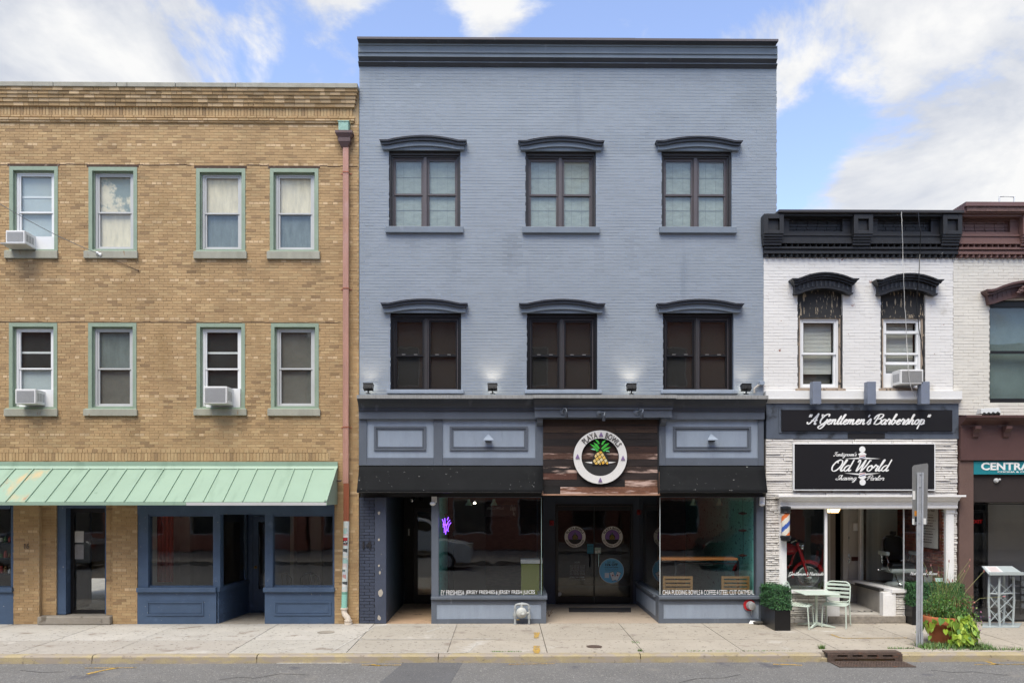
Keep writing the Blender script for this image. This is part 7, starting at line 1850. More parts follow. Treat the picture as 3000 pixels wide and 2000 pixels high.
# ================================================================ brown and cream building (right edge)
RX0, RX1 = WX1 + .006, X(3560)
rb_ = thing('brown_building', (X(3180), .3, 0), 'cream painted brick building with brown cornice and brown storefront at the right edge', 'building')
rw = [(2899, 876, 3110, 1179), (3290, 876, 3500, 1179)]
holes = [rect(*a) for a in rw]
def zr(py): return Zp(2950, py)
mb = MB(); cells(mb, RX0, RX1, zr(1216), zr(680), holes, .0042, .30); cw_ = mb.obj('wall', mat('cream_painted_mortar', 'c2beb4', .7, .06), rb_)
bricks(cw_, RX0, RX1, zr(1216), zr(752), holes, 0.0, paint_colour(.03), M_PCREAM, length=.198, course=.063, joint=.008, seed=41, fill=.4)
cornice(rb_, RX0 + .06, RX1, M_PBROWN, 612, 750, [(X(2782), X(2783)), (X(2995, -.2), X(3050, -.2)), (X(3300, -.2), X(3356, -.2))], 0, mat('brown_metal_cap', '6d5350', .45), 15, cap_over=1)
ROCK = mat('rough_brown_stone', '6c5550', .8, .2, 9, bump=.8, bscale=30, fine=.2)
mb = MB(); mb.box(X(2808), RX1, -.31, .3, zr(634), zr(621)); mb.obj('rock_face_band', ROCK, rb_)
mb = MB(); mb.box(X(2802), RX1, -.34, .4, zr(620.5), zr(609)); mb.obj('cap_flashing', MATS['brown_metal_cap'], rb_)
mb = MB(); mb.box(RX0, RX0 + .25, .31, 9, 0, zr(632)); mb.box(RX1 - .25, RX1, .31, 9, 0, zr(632)); mb.box(RX0 + .26, RX1 - .26, 8.7, 9, 0, zr(632)); mb.obj('side_wall', M_PCREAM, rb_)
mb = MB(); mb.box(RX0 + .26, RX1 - .26, .32, 8.69, zr(660), zr(640)); mb.box(RX0 + .26, RX1 - .26, .32, 8.69, zr(1235), zr(1216)); mb.obj('floor_slab', M_BLACK, rb_)
mb = MB(); mb.box(RX0 + .26, RX1 - .26, 2.0, 2.05, zr(1215), zr(661)); mb.obj('room_wall', M_DARKROOM, rb_)
BRN = mat('brown_gloss_trim', '573f3c', .45, .08, 4, bump=.1, bscale=40)
for a in rw:
    x0, x1, z0, z1 = rect(*a)
    mb = MB(); mb.frame(x0 + .002, x1 - .002, z0, z1 - .03, .045, .06, .2, wt=.12, wb=.09); mb.box(x0 + .05, x1 - .05, .07, .14, zr(1033), zr(1026)); win = mb.obj('window', M_BLKF, rb_)
    mb = MB(); mb.box(x0 + .048, x1 - .048, .10, .106, zr(1026) + .001, z1 - .152); mb.obj('pane', G_WIN, win)
    mb = MB(); mb.box(x0 + .048, x1 - .048, .115, .121, z0 + .092, zr(1033) - .001); mb.obj('pane', G_WIN, win)
    mb = MB(); mb.box(x0 + .048, x1 - .048, .24, .25, z0 + .09, z1 - .15); mb.obj('blind', mat('grey_green_window_film', '6d7d7c', .6, .15, 2), win)
    xc, hw = (x0 + x1) / 2, (x1 - x0) / 2 + .19; zt = zr(828); rise = .19; ze = zt - rise
    h = MB(); h.strip(arch(xc, hw, .14, ze, rise), arch(xc, hw - .03, .11, ze - .045, rise), -.24, .01); h.strip(arch(xc, hw - .032, .11, ze - .0455, rise), arch(xc, hw - .08, .06, ze - .10, rise), -.18, .01); h.obj('window_hood', BRN, win)
    f = MB(); f.strip(arch(xc, hw - .09, .06, ze - .1005, rise), arch(xc, hw - .12, .08, ze - .27, rise * .8), -.11, .01); f.obj('hood_frieze', BRN, win)
    fb = MB()
    for i in range(16):
        x = xc - (hw - .2) + 2 * (hw - .2) * i / 15
        if abs(x - xc) < .3: continue
        k = max(0, 1 - ((x - xc) / (hw - .05)) ** 2); zc = ze - .185 + rise * .9 * k; fb.box(x - .012, x + .012, -.118, -.109, zc - .05, zc + .05)
    fb.obj('flute', BRN, win)
    # carved crest: cartouche, leaves, finial
    cb = MB(); zc = ze + .10; yy = -.22
    cb.ball((xc, yy, zc), .13, 16, 10, (1, .5, 1.15)); cb.ball((xc, yy - .05, zc), .075, 14, 8, (1, .5, 1.2)); cb.ball((xc, yy, zc + .19), .07, 12, 8, (.9, .6, 1.3))
    for s in (-1, 1):
        for k in range(4): cb.ball((xc + s * (.10 + .055 * k), yy + .02, zc - .03 - .05 * k + .02 * (k % 2)), .06 - .006 * k, 10, 6, (1.2, .6, .8))
        cb.ball((xc + s * .09, yy, zc + .15), .05, 10, 6, (.8, .6, 1.3)); cb.ball((xc + s * .06, yy, zc - .16), .05, 10, 6, (1, .6, .8))
        for k in range(9): a_ = k * .7; rr = .05 - .004 * k; cb.ball((xc + s * (.22 + rr * math.cos(a_)), yy + .01, zc - .12 + rr * math.sin(a_)), .016, 8, 5)
    cb.obj('carved_crest', BRN, win, smooth='all')
# storefront
mb = MB(); mb.prism([(.0, zr(1250)), (.0, zr(1220)), (-.32, zr(1220)), (-.32, zr(1226)), (-.26, zr(1232)), (-.16, zr(1240)), (-.10, zr(1245)), (-.10, zr(1250))], 'x', X(2806), RX1); sfc = mb.obj('storefront_cornice', BRN, rb_)
for px in (2855, 2945, 3035, 3125, 3215, 3305, 3395):
    mb = MB(); x = X(px, -.1); mb.prism([(-.101, zr(1250)), (-.24, zr(1250)), (-.24, zr(1258)), (-.16, zr(1268)), (-.14, zr(1280)), (-.101, zr(1284))], 'x', x - .06, x + .06); mb.obj('bracket', BRN, sfc)
mb = MB(); mb.box(X(2807), RX1, -.10, .3, zr(1348), zr(1250.5)); mb.obj('fascia', BRN, rb_)
mb = MB(); mb.box(X(2806), X(2847), -.06, .34, .001, zr(1349)); mb.obj('column', mat('brown_stucco', '655049', .8, .06, 4, bump=.4, bscale=60, fine=.06), rb_)
t = thing('restaurant_sign', (X(3010), -.06, zr(1389)), 'teal sign board with white block letters over the restaurant entry', 'sign')
TLS = mat('teal_sign_board', '1f7c86', .45, .04)
sgx1 = X(3190, -.04)
mb = MB(); mb.box(X(2851, -.04), sgx1, -.06, -.0, zr(1389), zr(1351)); mb.obj('board', TLS, t)
mb = MB(); put_text(mb, 'CENTRAL', X(2874, -.06), X(3034, -.06), zr(1377), zr(1354.5), -.064, .03, .008); mb.obj('lettering', M_WLET, t)
mb = MB(); put_text(mb, 'COCINA & COCKTAILS', X(2922, -.06), X(3058, -.06), zr(1384), zr(1379.5), -.064, .02, .006); mb.obj('lettering', M_WLET, t)
# recess behind the sign
zf_ = zr(1349)
mb = MB(); mb.box(X(2847), RX1 - .3, .0, .3, zr(1470), zr(1390)); mb.obj('soffit_panel', mat('dark_brown_soffit', '2d2523', .7, .1), rb_)
mb = MB(); mb.box(X(2847) - .1, RX1 - .3, .31, 2.6, zr(1472), zr(1465)); mb.obj('entry_ceiling', MATS['dark_brown_soffit'], rb_)
mb = MB(); mb.box(X(2847) - .2, RX1 - .3, .36, 2.6, -.05, .006); mb.obj('entry_floor', mat('charcoal_tile_floor', '4c4a4b', .4, .12, 4), rb_)
mb = MB(); mb.box(X(2895, 2), RX1 - .3, 2.0, 2.1, .0065, zr(1472) - .001); mb.obj('entry_wall', mat('grey_entry_wall', 'b5b2ae', .8, .05), rb_)
mb = MB(); mb.box(X(2846, 2) - .2, X(2895, 2) - .002, 2.2, 2.3, .0065, zr(1472) - .001); mb.obj('dark_opening', mat('near_black', '121214', .6), rb_)
mb = MB(); mb.frame(X(2848, 2), X(2893, 2), .008, zr(1500), .07, 2.05, 2.15); mb.obj('door_frame', M_BLKF, rb_)
mb = MB(); mb.frame(X(2849), RX1 - .32, .01, zr(1474), .025, .10, .15, wt=.02); gwz = mb.obj('glass_front', M_BLKF, rb_)
mb = MB(); mb.box(X(2849) + .026, RX1 - .35, .12, .128, .036, zr(1474) - .021); mb.obj('pane', glass('clear_front_glass', (.93, .94, .94), 1.45), gwz)
c_ = pt(2920, 1407, -.03); t = thing('entry_camera', (c_.x, -.03, c_.z - .05), 'small round white lamp on the dark soffit below the teal sign', 'lamp')
mb = MB(); mb.lathe([(.05, 0), (.05, .02), (.03, .05), (.001, .055)], 16, (c_.x, -.001, c_.z), (0, -1, 0)); mb.obj('dome', M_VINYLG, t, smooth=True)
mb = MB(); mb.ball((c_.x + .06, -.03, c_.z + .02), .025); mb.obj('arm', M_VINYLG, t, smooth=True)
c_ = pt(2865, 1527, 2.0); mb = MB(); put_text(mb, 'EXIT', c_.x - .12, c_.x + .12, c_.z - .04, c_.z + .04, 2.03, .02, .01); t = mb.obj('exit_sign', mat('dim_red_exit_light', 'a3181a', .5, 0, fine=0, emit=.12)); tag(t, 'dim red lit exit lettering deep inside the restaurant doorway', 'exit sign')
# stacked grey crates by the right edge
t = thing('crate_stack', (X(2990, 1.2), 1.2, .007), 'dark wire rack with grey trays behind the restaurant glass', 'rack')
for k in range(4): mb = MB(); mb.box(X(2975, 1.2), X(3040, 1.2), 1.0, 1.4, .15 + k * .16, .25 + k * .16); mb.obj('tray', mat('grey_tray', '6b6e70', .5), t)
mb = MB(); [mb.tube([(X(p, 1.2), y, .008), (X(p, 1.2), y, .85)], .012, 6) for p in (2973, 3042) for y in (1.0, 1.4)]; mb.obj('rack_frame', M_BLKF, t)
# four-lamp floodlight on the brown cornice
c_ = pt(2890, 1206, -.2); t = thing('quad_floodlight', (c_.x, -.2, zr(1220) + .001), 'grey four-lamp floodlight on the brown storefront cornice', 'floodlight')
mb = MB(); mb.hexa([(c_.x - .16, -.30, c_.z - .05), (c_.x + .24, -.30, c_.z - .03), (c_.x + .24, -.10, c_.z - .03), (c_.x - .16, -.10, c_.z - .05), (c_.x - .14, -.27, c_.z + .06), (c_.x + .22, -.27, c_.z + .08), (c_.x + .22, -.12, c_.z + .08), (c_.x - .14, -.12, c_.z + .06)]); mb.obj('housing', M_VINYLG, t, bevel=.01)
for k in range(4): mb = MB(); mb.lathe([(.035, 0), (.045, .05), (.03, .055), (.001, .03)], 12, (c_.x - .10 + k * .09, -.27, c_.z - .04 + k * .004), (0, -.6, -.7)); mb.obj('lamp_head', M_BLKF, t, smooth=True)
mb = MB(); mb.tube([(c_.x, -.2, c_.z - .05), (c_.x, -.2, zr(1220) + .001)], .02, 8); mb.obj('stand', M_GALV, t)
# roof railing
t = thing('roof_frame', (X(2965, 1.0), 1.0, zr(632)), 'small white metal frame standing on the roof of the brown-corniced building', 'frame')
def rp(px, py): q = pt(px, py, 1.0); return (q.x, 1.0, q.z)
mb = MB(); mb.tube([rp(2928, 640), rp(2928, 576), rp(2971, 577), rp(2971, 640)], .018, 6); mb.obj('hoop', M_VINYL, t)
mb = MB(); mb.tube([rp(2899, 598), rp(2942, 599)], .012, 6); mb.tube([rp(2942, 599), rp(2942, 640)], .012, 6); mb.tube([rp(2900, 598), rp(2900, 640)], .012, 6); mb.obj('rail', mat('rusty_white_rail', 'c9b8a5', .6), t)
# loose cables down the white facade
def cable(pts, r, m, label, nm):
    mb = MB(); P = [pt(px, py, Y) for px, py, Y in pts]; Q = []
    for i in range(len(P) - 1):
        for k in range(5): Q.append(P[i].lerp(P[i + 1], k / 5) + Vector((rnd.uniform(-.006, .006), 0, 0)))
    Q.append(P[-1]); mb.tube(Q, r, 6); o = mb.obj(nm, m, smooth=True); tag(o, label, 'cable')
cable([(2641, 621, -.285), (2643, 660, -.29), (2645, 745, -.16), (2647, 805, -.26), (2651, 900, -.10), (2656, 1000, -.06), (2661, 1080, -.34), (2668, 1132, -.34), (2682, 1165, -.13)], .0065, mat('grey_white_cable', 'b9b8b4', .6), 'loose white cable hanging down the white facade from the black cornice', 'white_cable')
cable([(2690, 622, -.285), (2697, 680, -.29), (2695, 745, -.14), (2692, 810, -.26), (2685, 880, -.06), (2692, 960, .01), (2704, 1045, .01)], .009, M_BLKF, 'loose black cable hanging down to the right window of the white building', 'black_cable')
c_ = pt(2222, 1130, -.03); t = thing('conduit', (c_.x, -.03, c_.z - .1), 'pale curved conduit with small blue box at the right end of the storefront ledge', 'conduit')
mb = MB(); mb.tube([(X(2234), -.04, zw(1126)), (X(2218), -.05, zw(1130)), (X(2207), -.06, zw(1140)), (X(2208), -.06, zw(1152))], .018, 8); mb.obj('pipe', mat('pale_conduit', 'a9a49c', .6), t, smooth=True)
mb = MB(); mb.box(X(2222), X(2236), -.09, -.001, zw(1129), zw(1118)); mb.obj('junction_box', M_PANEL, t, bevel=.006)
# ================================================================ street things
def leaf_quad(mb, c, n, up, w, h, cc=None, bend=.2):
    n = n.normalized(); s = n.cross(up)
    if s.length < 1e-3: s = Vector((1, 0, 0))
    s.normalize(); u = s.cross(n).normalized()
    mb.add([c - s * w * .1, c + u * h * .45 - s * w * .5 + n * h * bend * .3, c + u * h, c + u * h * .45 + s * w * .5 + n * h * bend * .3], [(0, 3, 2, 1)], cc)
M_HEDGE = mat('hedge_leaf', 'ffffff', .55, .15, 5, fine=.1, attr=True)
def hedge(x0, x1, y0, y1, zp, z1, label, n):
    t = thing('hedge_planter', ((x0 + x1) / 2, (y0 + y1) / 2, 0.001), label, 'hedge', 'boxwood hedges in black planters')
    mb = MB(); mb.box(x0 + .012, x1 - .012, y0 + .012, y1 - .012, .004, zp); mb.obj('planter_box', mat('black_planter_gloss', '161618', .3, .08, 3), t, bevel=.006)
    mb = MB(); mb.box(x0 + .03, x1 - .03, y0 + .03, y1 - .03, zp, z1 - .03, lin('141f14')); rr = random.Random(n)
    for i in range(n):
        f = rr.random(); ax = x1 - x0; ay = y1 - y0; az = z1 - zp
        areas = [ax * az, ay * az, ay * az, ax * ay]; s = rr.random() * sum(areas)
        if s < areas[0]: c = Vector((rr.uniform(x0, x1), y0, rr.uniform(zp, z1))); nn = Vector((0, -1, 0))
        elif s < areas[0] + areas[1]: c = Vector((x0, rr.uniform(y0, y1), rr.uniform(zp, z1))); nn = Vector((-1, 0, 0))
        elif s < areas[0] + 2 * areas[1]: c = Vector((x1, rr.uniform(y0, y1), rr.uniform(zp, z1))); nn = Vector((1, 0, 0))
        else: c = Vector((rr.uniform(x0, x1), rr.uniform(y0, y1), z1)); nn = Vector((0, 0, 1))
        d = rr.uniform(-.03, .012) if rr.random() < .9 else rr.uniform(0, .04); bl = .018 * math.sin(c.x * 17 + c.z * 13) * math.sin(c.z * 19 + c.y * 11); c = c + nn * (d + bl)
        nn = (nn + Vector((rr.uniform(-.8, .8), rr.uniform(-.8, .8), rr.uniform(-.3, .9)))).normalized()
        k = rr.uniform(.6, 1.5) ; base = lin(rr.choice(('2f5634', '254a2c', '3d6a3c', '1f3d25', '47753f')))
        leaf_quad(mb, c, nn, Vector((rr.uniform(-1, 1), rr.uniform(-1, 1), 1)), rr.uniform(.012, .02), rr.uniform(.018, .03), tuple(v * k for v in base))
    o = mb.obj('foliage', M_HEDGE, t); o['kind'] = 'stuff'
ya = -.92
h0, h1 = gpt(2269, 1847, 0), gpt(2319, 1847, 0)
hedge(h0.x, h1.x, h0.y, -.06, pt(2290, 1788, h0.y).z, pt(2290, 1724, h0.y).z, 'clipped boxwood hedge in a black planter between the blue bulkhead and the cafe table', 9000)
h2, h3 = gpt(2668, 1829, 0), gpt(2822, 1829, 0)
hedge(h2.x, h3.x, h2.y - .06, h2.y + .32, pt(2740, 1774, h2.y).z, pt(2740, 1711, h2.y).z, 'clipped boxwood hedge in a black planter behind the terracotta flower pot', 11000)
# ---- cafe table and chairs
SAGE = mat('pale_sage_powder_coat', 'c3cfc3', .45, .03, 4)
tp = gpt(2388, 1832, 0); tx, ty = tp.x, -.42
tz = pt(2388, 1734, ty).z
t = thing('cafe_table', (tx, ty, 0.002), 'pale sage green square cafe table with a crossed foot', 'table')
mb = MB(); s = .345; mb.box(tx - s, tx + s, ty - .33, ty + .33, tz - .018, tz); mb.obj('table_top', SAGE, t, bevel=.006)
mb = MB(); mb.lathe([(.024, .06), (.024, tz - .02)], 14, (tx, ty, 0)); mb.lathe([(.06, tz - .03), (.1, tz - .0185)], 14, (tx, ty, 0)); mb.obj('column', SAGE, t, smooth=True)
for a in (45, 135, 225, 315):
    d = Vector((math.cos(R(a + 8)), math.sin(R(a + 8)), 0)); c = Vector((tx, ty, 0)); q = Vector((-d.y, d.x, 0)) * .02
    mb = MB(); p0, p1 = c + d * .02, c + d * .36
    mb.hexa([tuple(p0 - q + Vector((0, 0, .03))), tuple(p1 - q + Vector((0, 0, .006))), tuple(p1 + q + Vector((0, 0, .006))), tuple(p0 + q + Vector((0, 0, .03))), tuple(p0 - q + Vector((0, 0, .085))), tuple(p1 - q + Vector((0, 0, .024))), tuple(p1 + q + Vector((0, 0, .024))), tuple(p0 + q + Vector((0, 0, .085)))]); mb.obj('foot', SAGE, t)
def cafe_chair(x, y, rz, label):
    """tubular stacking chair, local: faces +x, back at -x"""
    t = thing('cafe_chair', (x, y, .003), label, 'chair', 'sage green cafe chairs', rz)
    hw, sh = .225, .45
    for sg in (-1, 1):
        mb = MB(); mb.tube([(.22, sg * hw, 0), (.19, sg * hw * .95, sh - .02)], .0125, 8); mb.obj('leg', SAGE, t, smooth=True, local=True)
        mb = MB(); mb.tube([(-.28, sg * hw * 1.02, 0), (-.21, sg * hw * .96, sh)], .0125, 8); mb.obj('leg', SAGE, t, smooth=True, local=True)
    mb = MB(); pts = []
    prof = [(-.20, -hw * .95, sh), (-.215, -hw, sh + .12), (-.24, -hw, sh + .30)]
    for i in range(7): a = R(180 - 0) ; u = R(90 * i / 6); prof.append((-.25 - .02 * math.sin(u), -hw + .10 * (1 - math.cos(u)), sh + .30 + .11 * math.sin(u)))
    prof2 = [(p[0], -p[1], p[2]) for p in reversed(prof)]
    low = [(-.205, hw * .93, sh + .06), (-.203, hw * .75, sh + .02), (-.203, 0, sh + .015), (-.203, -hw * .75, sh + .02), (-.205, -hw * .93, sh + .06)]
    mb.tube(prof + prof2, .0125, 8); mb.tube(low, .011, 8); bkf = mb.obj('back_frame', SAGE, t, smooth=True, local=True)
    for k in range(4):
        zz_ = sh + .095 + k * .078; xx = -.215 - .035 * k / 4 - .004; mb = MB()
        mb.prism([(xx - .012, -hw), (xx - .026, -hw * .5), (xx - .03, 0), (xx - .026, hw * .5), (xx - .012, hw), (xx - .004, hw), (xx - .018, hw * .5), (xx - .022, 0), (xx - .018, -hw * .5), (xx - .004, -hw)], 'z', zz_, zz_ + .042); mb.obj('back_slat', SAGE, t, local=True)
    mb = MB(); mb.tube([(-.2, -hw * .95, sh - .015), (.17, -hw * .95, sh - .015), (.2, -hw * .8, sh - .015), (.2, hw * .8, sh - .015), (.17, hw * .95, sh - .015), (-.2, hw * .95, sh - .015)], .011, 8); mb.obj('seat_frame', SAGE, t, smooth=True, local=True)
    for k in range(7):
        xx = -.18 + k * .055; mb = MB(); mb.box(xx, xx + .04, -hw * .93, hw * .93, sh - .006, sh + .002); mb.obj('seat_slat', SAGE, t, local=True)
cl = gpt(2345, 1838, 0)
cafe_chair(X(2342, -.5), -.52, R(-32), 'sage green slatted chair left of the cafe table beside the hedge')
cafe_chair(X(2452, -.5), -.45, R(-122), 'sage green slatted chair right of the cafe table by the barber entry')
# ---- signpost seen from behind
bp = gpt(2690, 1893, 0); Ysp = bp.y
t = thing('sign_post', (bp.x, Ysp, 0), 'galvanised channel post with two sign plates seen from behind', 'signpost')
lean = X(2699, Ysp) - X(2690, Ysp)
def spx(px, py): q = pt(px, py, Ysp); return q.x, q.z
xb, zb_ = spx(2690, 1893); xt, ztp = spx(2694, 1383)
def chan(mb, x0, z0, x1, z1, w=.036, d=.03):
    for (a, b, y0, y1) in ((-w, w, 0, .004), (-w, -w + .006, -d, 0), (w - .006, w, -d, 0), (-w - .02, -w + .006, -d - .004, -d), (w - .006, w + .02, -d - .004, -d)):
        mb.hexa([(x0 + a, Ysp + y0, z0), (x0 + b, Ysp + y0, z0), (x0 + b, Ysp + y1, z0), (x0 + a, Ysp + y1, z0), (x1 + a, Ysp + y0, z1), (x1 + b, Ysp + y0, z1), (x1 + b, Ysp + y1, z1), (x1 + a, Ysp + y1, z1)])
mb = MB(); chan(mb, xb, 0.002, xt, ztp); mb.obj('channel_post', M_GALV, t)
mb = MB(); chan(mb, xb + .035, 0.002, xb + .037, .24, .02, .02); mb.obj('ground_stub', M_GALV, t)
PLT = mat('dull_aluminium_plate', '9a9c9b', .38, .12, 5, stretch=(1, 1, .5), metal=.5, fine=.06)
def plate(corners, y, nm, lab):
    mb = MB(); P = [spx(*c) for c in corners]; n = len(P); mb.add([(p[0], y, p[1]) for p in P] + [(p[0], y + .003, p[1]) for p in P], [tuple(range(n)), tuple(range(2 * n - 1, n - 1, -1))] + [(i, (i + 1) % n, n + (i + 1) % n, n + i) for i in range(n)]); o = mb.obj(nm, PLT, t)
    return o
pl = plate([(2673, 1535), (2676, 1537), (2713, 1537), (2717, 1534), (2720, 1360), (2717, 1356), (2678, 1362), (2673, 1368)], Ysp + .006, 'sign_plate', '')
pl2 = plate([(2686, 1715), (2700, 1716), (2704, 1712), (2706, 1543), (2703, 1540), (2684, 1541)], Ysp + .006, 'sign_plate', '')
mb = MB()
for c in ((2696, 1388), (2695, 1425), (2692, 1530), (2691, 1560)): q = spx(*c); mb.lathe([(.012, 0), (.012, .01), (.006, .011), (.006, .018)], 6, (q[0] - .0, Ysp - .0, q[1]), (0, -1, 0))
mb.obj('bolt', M_GALV, t)
for (px, py, w, h, c, nm) in ((2678, 1450, .045, .15, 'dcdcd8', 0), (2683, 1503, .04, .09, 'c9862f', 0), (2684, 1520, .035, .08, '1c1c1e', 0), (2709, 1526, .05, .1, 'e0e0dc', 0), (2676, 1527, .035, .1, 'd5d6d4', 0)):
    q = spx(px, py); mb = MB(); mb.box(q[0] - w / 2, q[0] + w / 2, Ysp + .0025, Ysp + .0055, q[1] - h / 2, q[1] + h / 2, lin(c)); mb.obj('sticker', M_STICK, pl)
for (px, py, w, h, c) in ((2701, 1558, .04, .09, 'dedfdc'), (2700, 1606, .035, .05, '4f9d87'), (2699, 1640, .05, .06, 'c77a42'), (2698, 1672, .04, .1, 'b9b9a2')):
    q = spx(px, py); mb = MB(); mb.box(q[0] - w / 2, q[0] + w / 2, Ysp + .0025, Ysp + .0055, q[1] - h / 2, q[1] + h / 2, lin(c)); mb.obj('sticker', M_STICK, pl2)
# ---- terracotta pot with mixed planting
pc = gpt(2763, 1882, 0); px0, pY = pc.x, -2.22
pc = Vector((X(2766, pY), pY, 0))
t = thing('flower_pot', (pc.x, pY, 0.002), 'large terracotta pot with lime vine, grasses and purple flowers by the kerb', 'plant pot')
TER = mat('terracotta', 'b96f4a', .8, .12, 6, fine=.08, bump=.15)
hp = pt(2766, 1801, pY).z
mb = MB(); mb.lathe([(.20, .004), (.215, .02), (.25, .22), (.30, .42), (.335, hp - .16), (.34, hp - .125), (.385, hp - .12), (.40, hp - .03), (.39, hp), (.355, hp), (.34, hp - .05), (.001, hp - .06)], 36, (pc.x, pY, 0)); mb.obj('pot', TER, t, smooth=True)
mb = MB(); mb.lathe([(.338, hp - .07), (.2, hp - .045), (.001, hp - .04)], 24, (pc.x, pY, 0)); mb.obj('soil', mat('dark_soil', '35281f', .95), t)
lr = random.Random(5)
M_LEAF = mat('vine_leaf', 'ffffff', .5, .12, 9, fine=.1, attr=True)
def leafmesh(cc):
    mb = MB(); out = [(0, -.02), (.035, -.05), (.075, -.02), (.08, .03), (.05, .09), (0, .16), (-.05, .09), (-.08, .03), (-.075, -.02), (-.035, -.05)]
    vs = [(0, 0, .05)] + [(p[0], .012 * math.sin(9 * p[1]) - abs(p[0]) * .35, p[1]) for p in out]; n = len(out)
    mb.add(vs, [(0, i + 1, (i + 1) % n + 1) for i in range(n)], cc); return mb
lib = []
for c in ('94b038', '7fa035', 'a3b948', '6c8c32', '87a43c', '58803a'):
    o = leafmesh(lin(c)).obj('vine_leaf', M_LEAF, t, local=True); lib.append(o)
def put_leaf(i, loc, s, rot):
    if i < len(lib): o = lib[i]
    else: o = bpy.data.objects.new('vine_leaf', lib[i % len(lib)].data); col.objects.link(o); o.parent = t
    o.location = Vector(loc) - Vector((pc.x, pY, .002)); o.scale = (s, s, s); o.rotation_euler = rot
k = 0
for i in range(250):
    u = lr.random()
    if u < .86:   # cascade down the front, right of centre
        v = lr.random(); a = R(-90 + lr.gauss(26 - 16 * v, 16)); rr = .38 + .08 * math.sin(v * 3) - .06 * v + lr.uniform(-.02, .09)
        x = pc.x + math.cos(a) * rr + .04 * v; y = pY + math.sin(a) * rr - .10 * v; z = hp + .05 - v * (hp - .02)
        if z < .03: z = .03 + lr.uniform(0, .05); y -= .1
        rot = (R(lr.uniform(150, 215)), R(lr.uniform(-35, 35)), a + R(90) + R(lr.uniform(-30, 30)))
    else:         # spilling over the left rim
        v = lr.random(); a = R(180 + lr.gauss(20, 25)); rr = .42 + lr.uniform(-.04, .08); x = pc.x + math.cos(a) * rr; y = pY + math.sin(a) * rr; z = hp + .08 - v * .45
        rot = (R(lr.uniform(150, 215)), R(lr.uniform(-35, 35)), a + R(90))
    put_leaf(k, (x, y, z), lr.uniform(.38, .75), rot); k += 1
mb = MB()
for i in range(14):
    a = R(-90 + lr.gauss(15, 35)); pts = [(pc.x + math.cos(a) * r_, pY + math.sin(a) * r_ - .05 * max(0, j - 1), hp + .02 + [.03, .06, -.12, -.38][j]) for j, r_ in enumerate((.15, .36, .43, .46))]; mb.tube(pts, .004, 4, lin('7d9a45'))
mb.obj('vine_stem', M_LEAF, t)
# upright grasses and rosemary-like foliage
mb = MB()
for i in range(420):
    a = lr.uniform(0, 6.283); r0 = lr.uniform(0, .26); h = lr.uniform(.18, .42) if i < 330 else lr.uniform(.5, .95); le = lr.uniform(.1, .55) * h
    b = lr.uniform(0, 6.283); p0 = Vector((pc.x + .05 + math.cos(a) * r0, pY + math.sin(a) * r0, hp - .04)); p1 = p0 + Vector((math.cos(b) * le * .4, math.sin(b) * le * .4, h * .6)); p2 = p0 + Vector((math.cos(b) * le, math.sin(b) * le, h))
    cc = tuple(v * lr.uniform(.7, 1.3) for v in lin(lr.choice(('5f7f3c', '708f4c', '4d6e38', '7f8f55')))); w = .006 if i < 330 else .0035
    s = Vector((-math.sin(b), math.cos(b), 0)) * w
    mb.add([p0 - s, p0 + s, p1 + s * .8, p1 - s * .8, p2], [(0, 1, 2, 3), (3, 2, 4)], cc)
for i in range(3600):
    a = lr.uniform(0, 6.283); r0 = math.sqrt(lr.random()) * .40; hh = lr.uniform(-.03, .46) * (1 - 1.4 * r0 * r0) * (.62 + .38 * math.sin(3 * a + 9 * r0)); c = Vector((pc.x + .04 + math.cos(a) * r0, pY + math.sin(a) * r0, hp + hh)); nn = Vector((lr.uniform(-1, 1), lr.uniform(-1, .4), lr.uniform(-.2, 1)))
    leaf_quad(mb, c, nn, Vector((lr.uniform(-1, 1), lr.uniform(-1, 1), 1)), .014, .05, tuple(v * lr.uniform(.6, 1.3) for v in lin(lr.choice(('44682f', '365a2b', '5d7f3c', '4b7038', '7b9a4e')))))
o = mb.obj('foliage', M_LEAF, t); o['kind'] = 'stuff'
mb = MB()
for i in range(16):   # tall stems with pink-brown seed heads
    b = R(lr.uniform(-20, 200)); h = lr.uniform(.6, 1.05); p0 = Vector((pc.x + lr.uniform(-.1, .2), pY + lr.uniform(-.1, .15), hp)); le = lr.uniform(.1, .55); p2 = p0 + Vector((math.cos(b) * le, -.1 * lr.random(), h)); pm_ = p0.lerp(p2, .5) + Vector((-math.cos(b) * .05, 0, .05))
    mb.tube([p0, pm_, p2], .003, 4, lin('8a8a52')); mb.ball(p2, .014, 6, 4, (.8, .8, 2), lin('9c6a62'))
mb.tube([(pc.x + .3, pY, hp + .05), (pc.x + .6, pY - .05, hp + .3), (pc.x + 1.0, pY - .1, hp + .34)], .003, 4, lin('8a8a52')); mb.ball((pc.x + 1.0, pY - .1, hp + .34), .016, 6, 4, (2, .8, .8), lin('b0747a'))
mb.obj('flower_stem', M_LEAF, t)
mb = MB()
for i in range(380):   # purple-leaved flowers at the right, dark red coleus
    rgt = i < 220; c = Vector((pc.x + lr.gauss(.42 if rgt else .22, .09), pY + lr.gauss(-.06, .1), hp + (lr.gauss(-.04, .10) if rgt else lr.gauss(.20, .05))))
    leaf_quad(mb, c, Vector((lr.uniform(-1, 1), lr.uniform(-1, .2), lr.uniform(-.3, 1))), Vector((lr.uniform(-1, 1), 0, 1)), .03, .04, tuple(v * lr.uniform(.7, 1.2) for v in lin(lr.choice(('7d4a70', '6f8a4a', '5d7a42', '8f5c7e') if rgt else ('7a3b3c', '8f4f45', '5f6f3a')))))
mb.obj('flowers', M_LEAF, t)['kind'] = 'stuff'
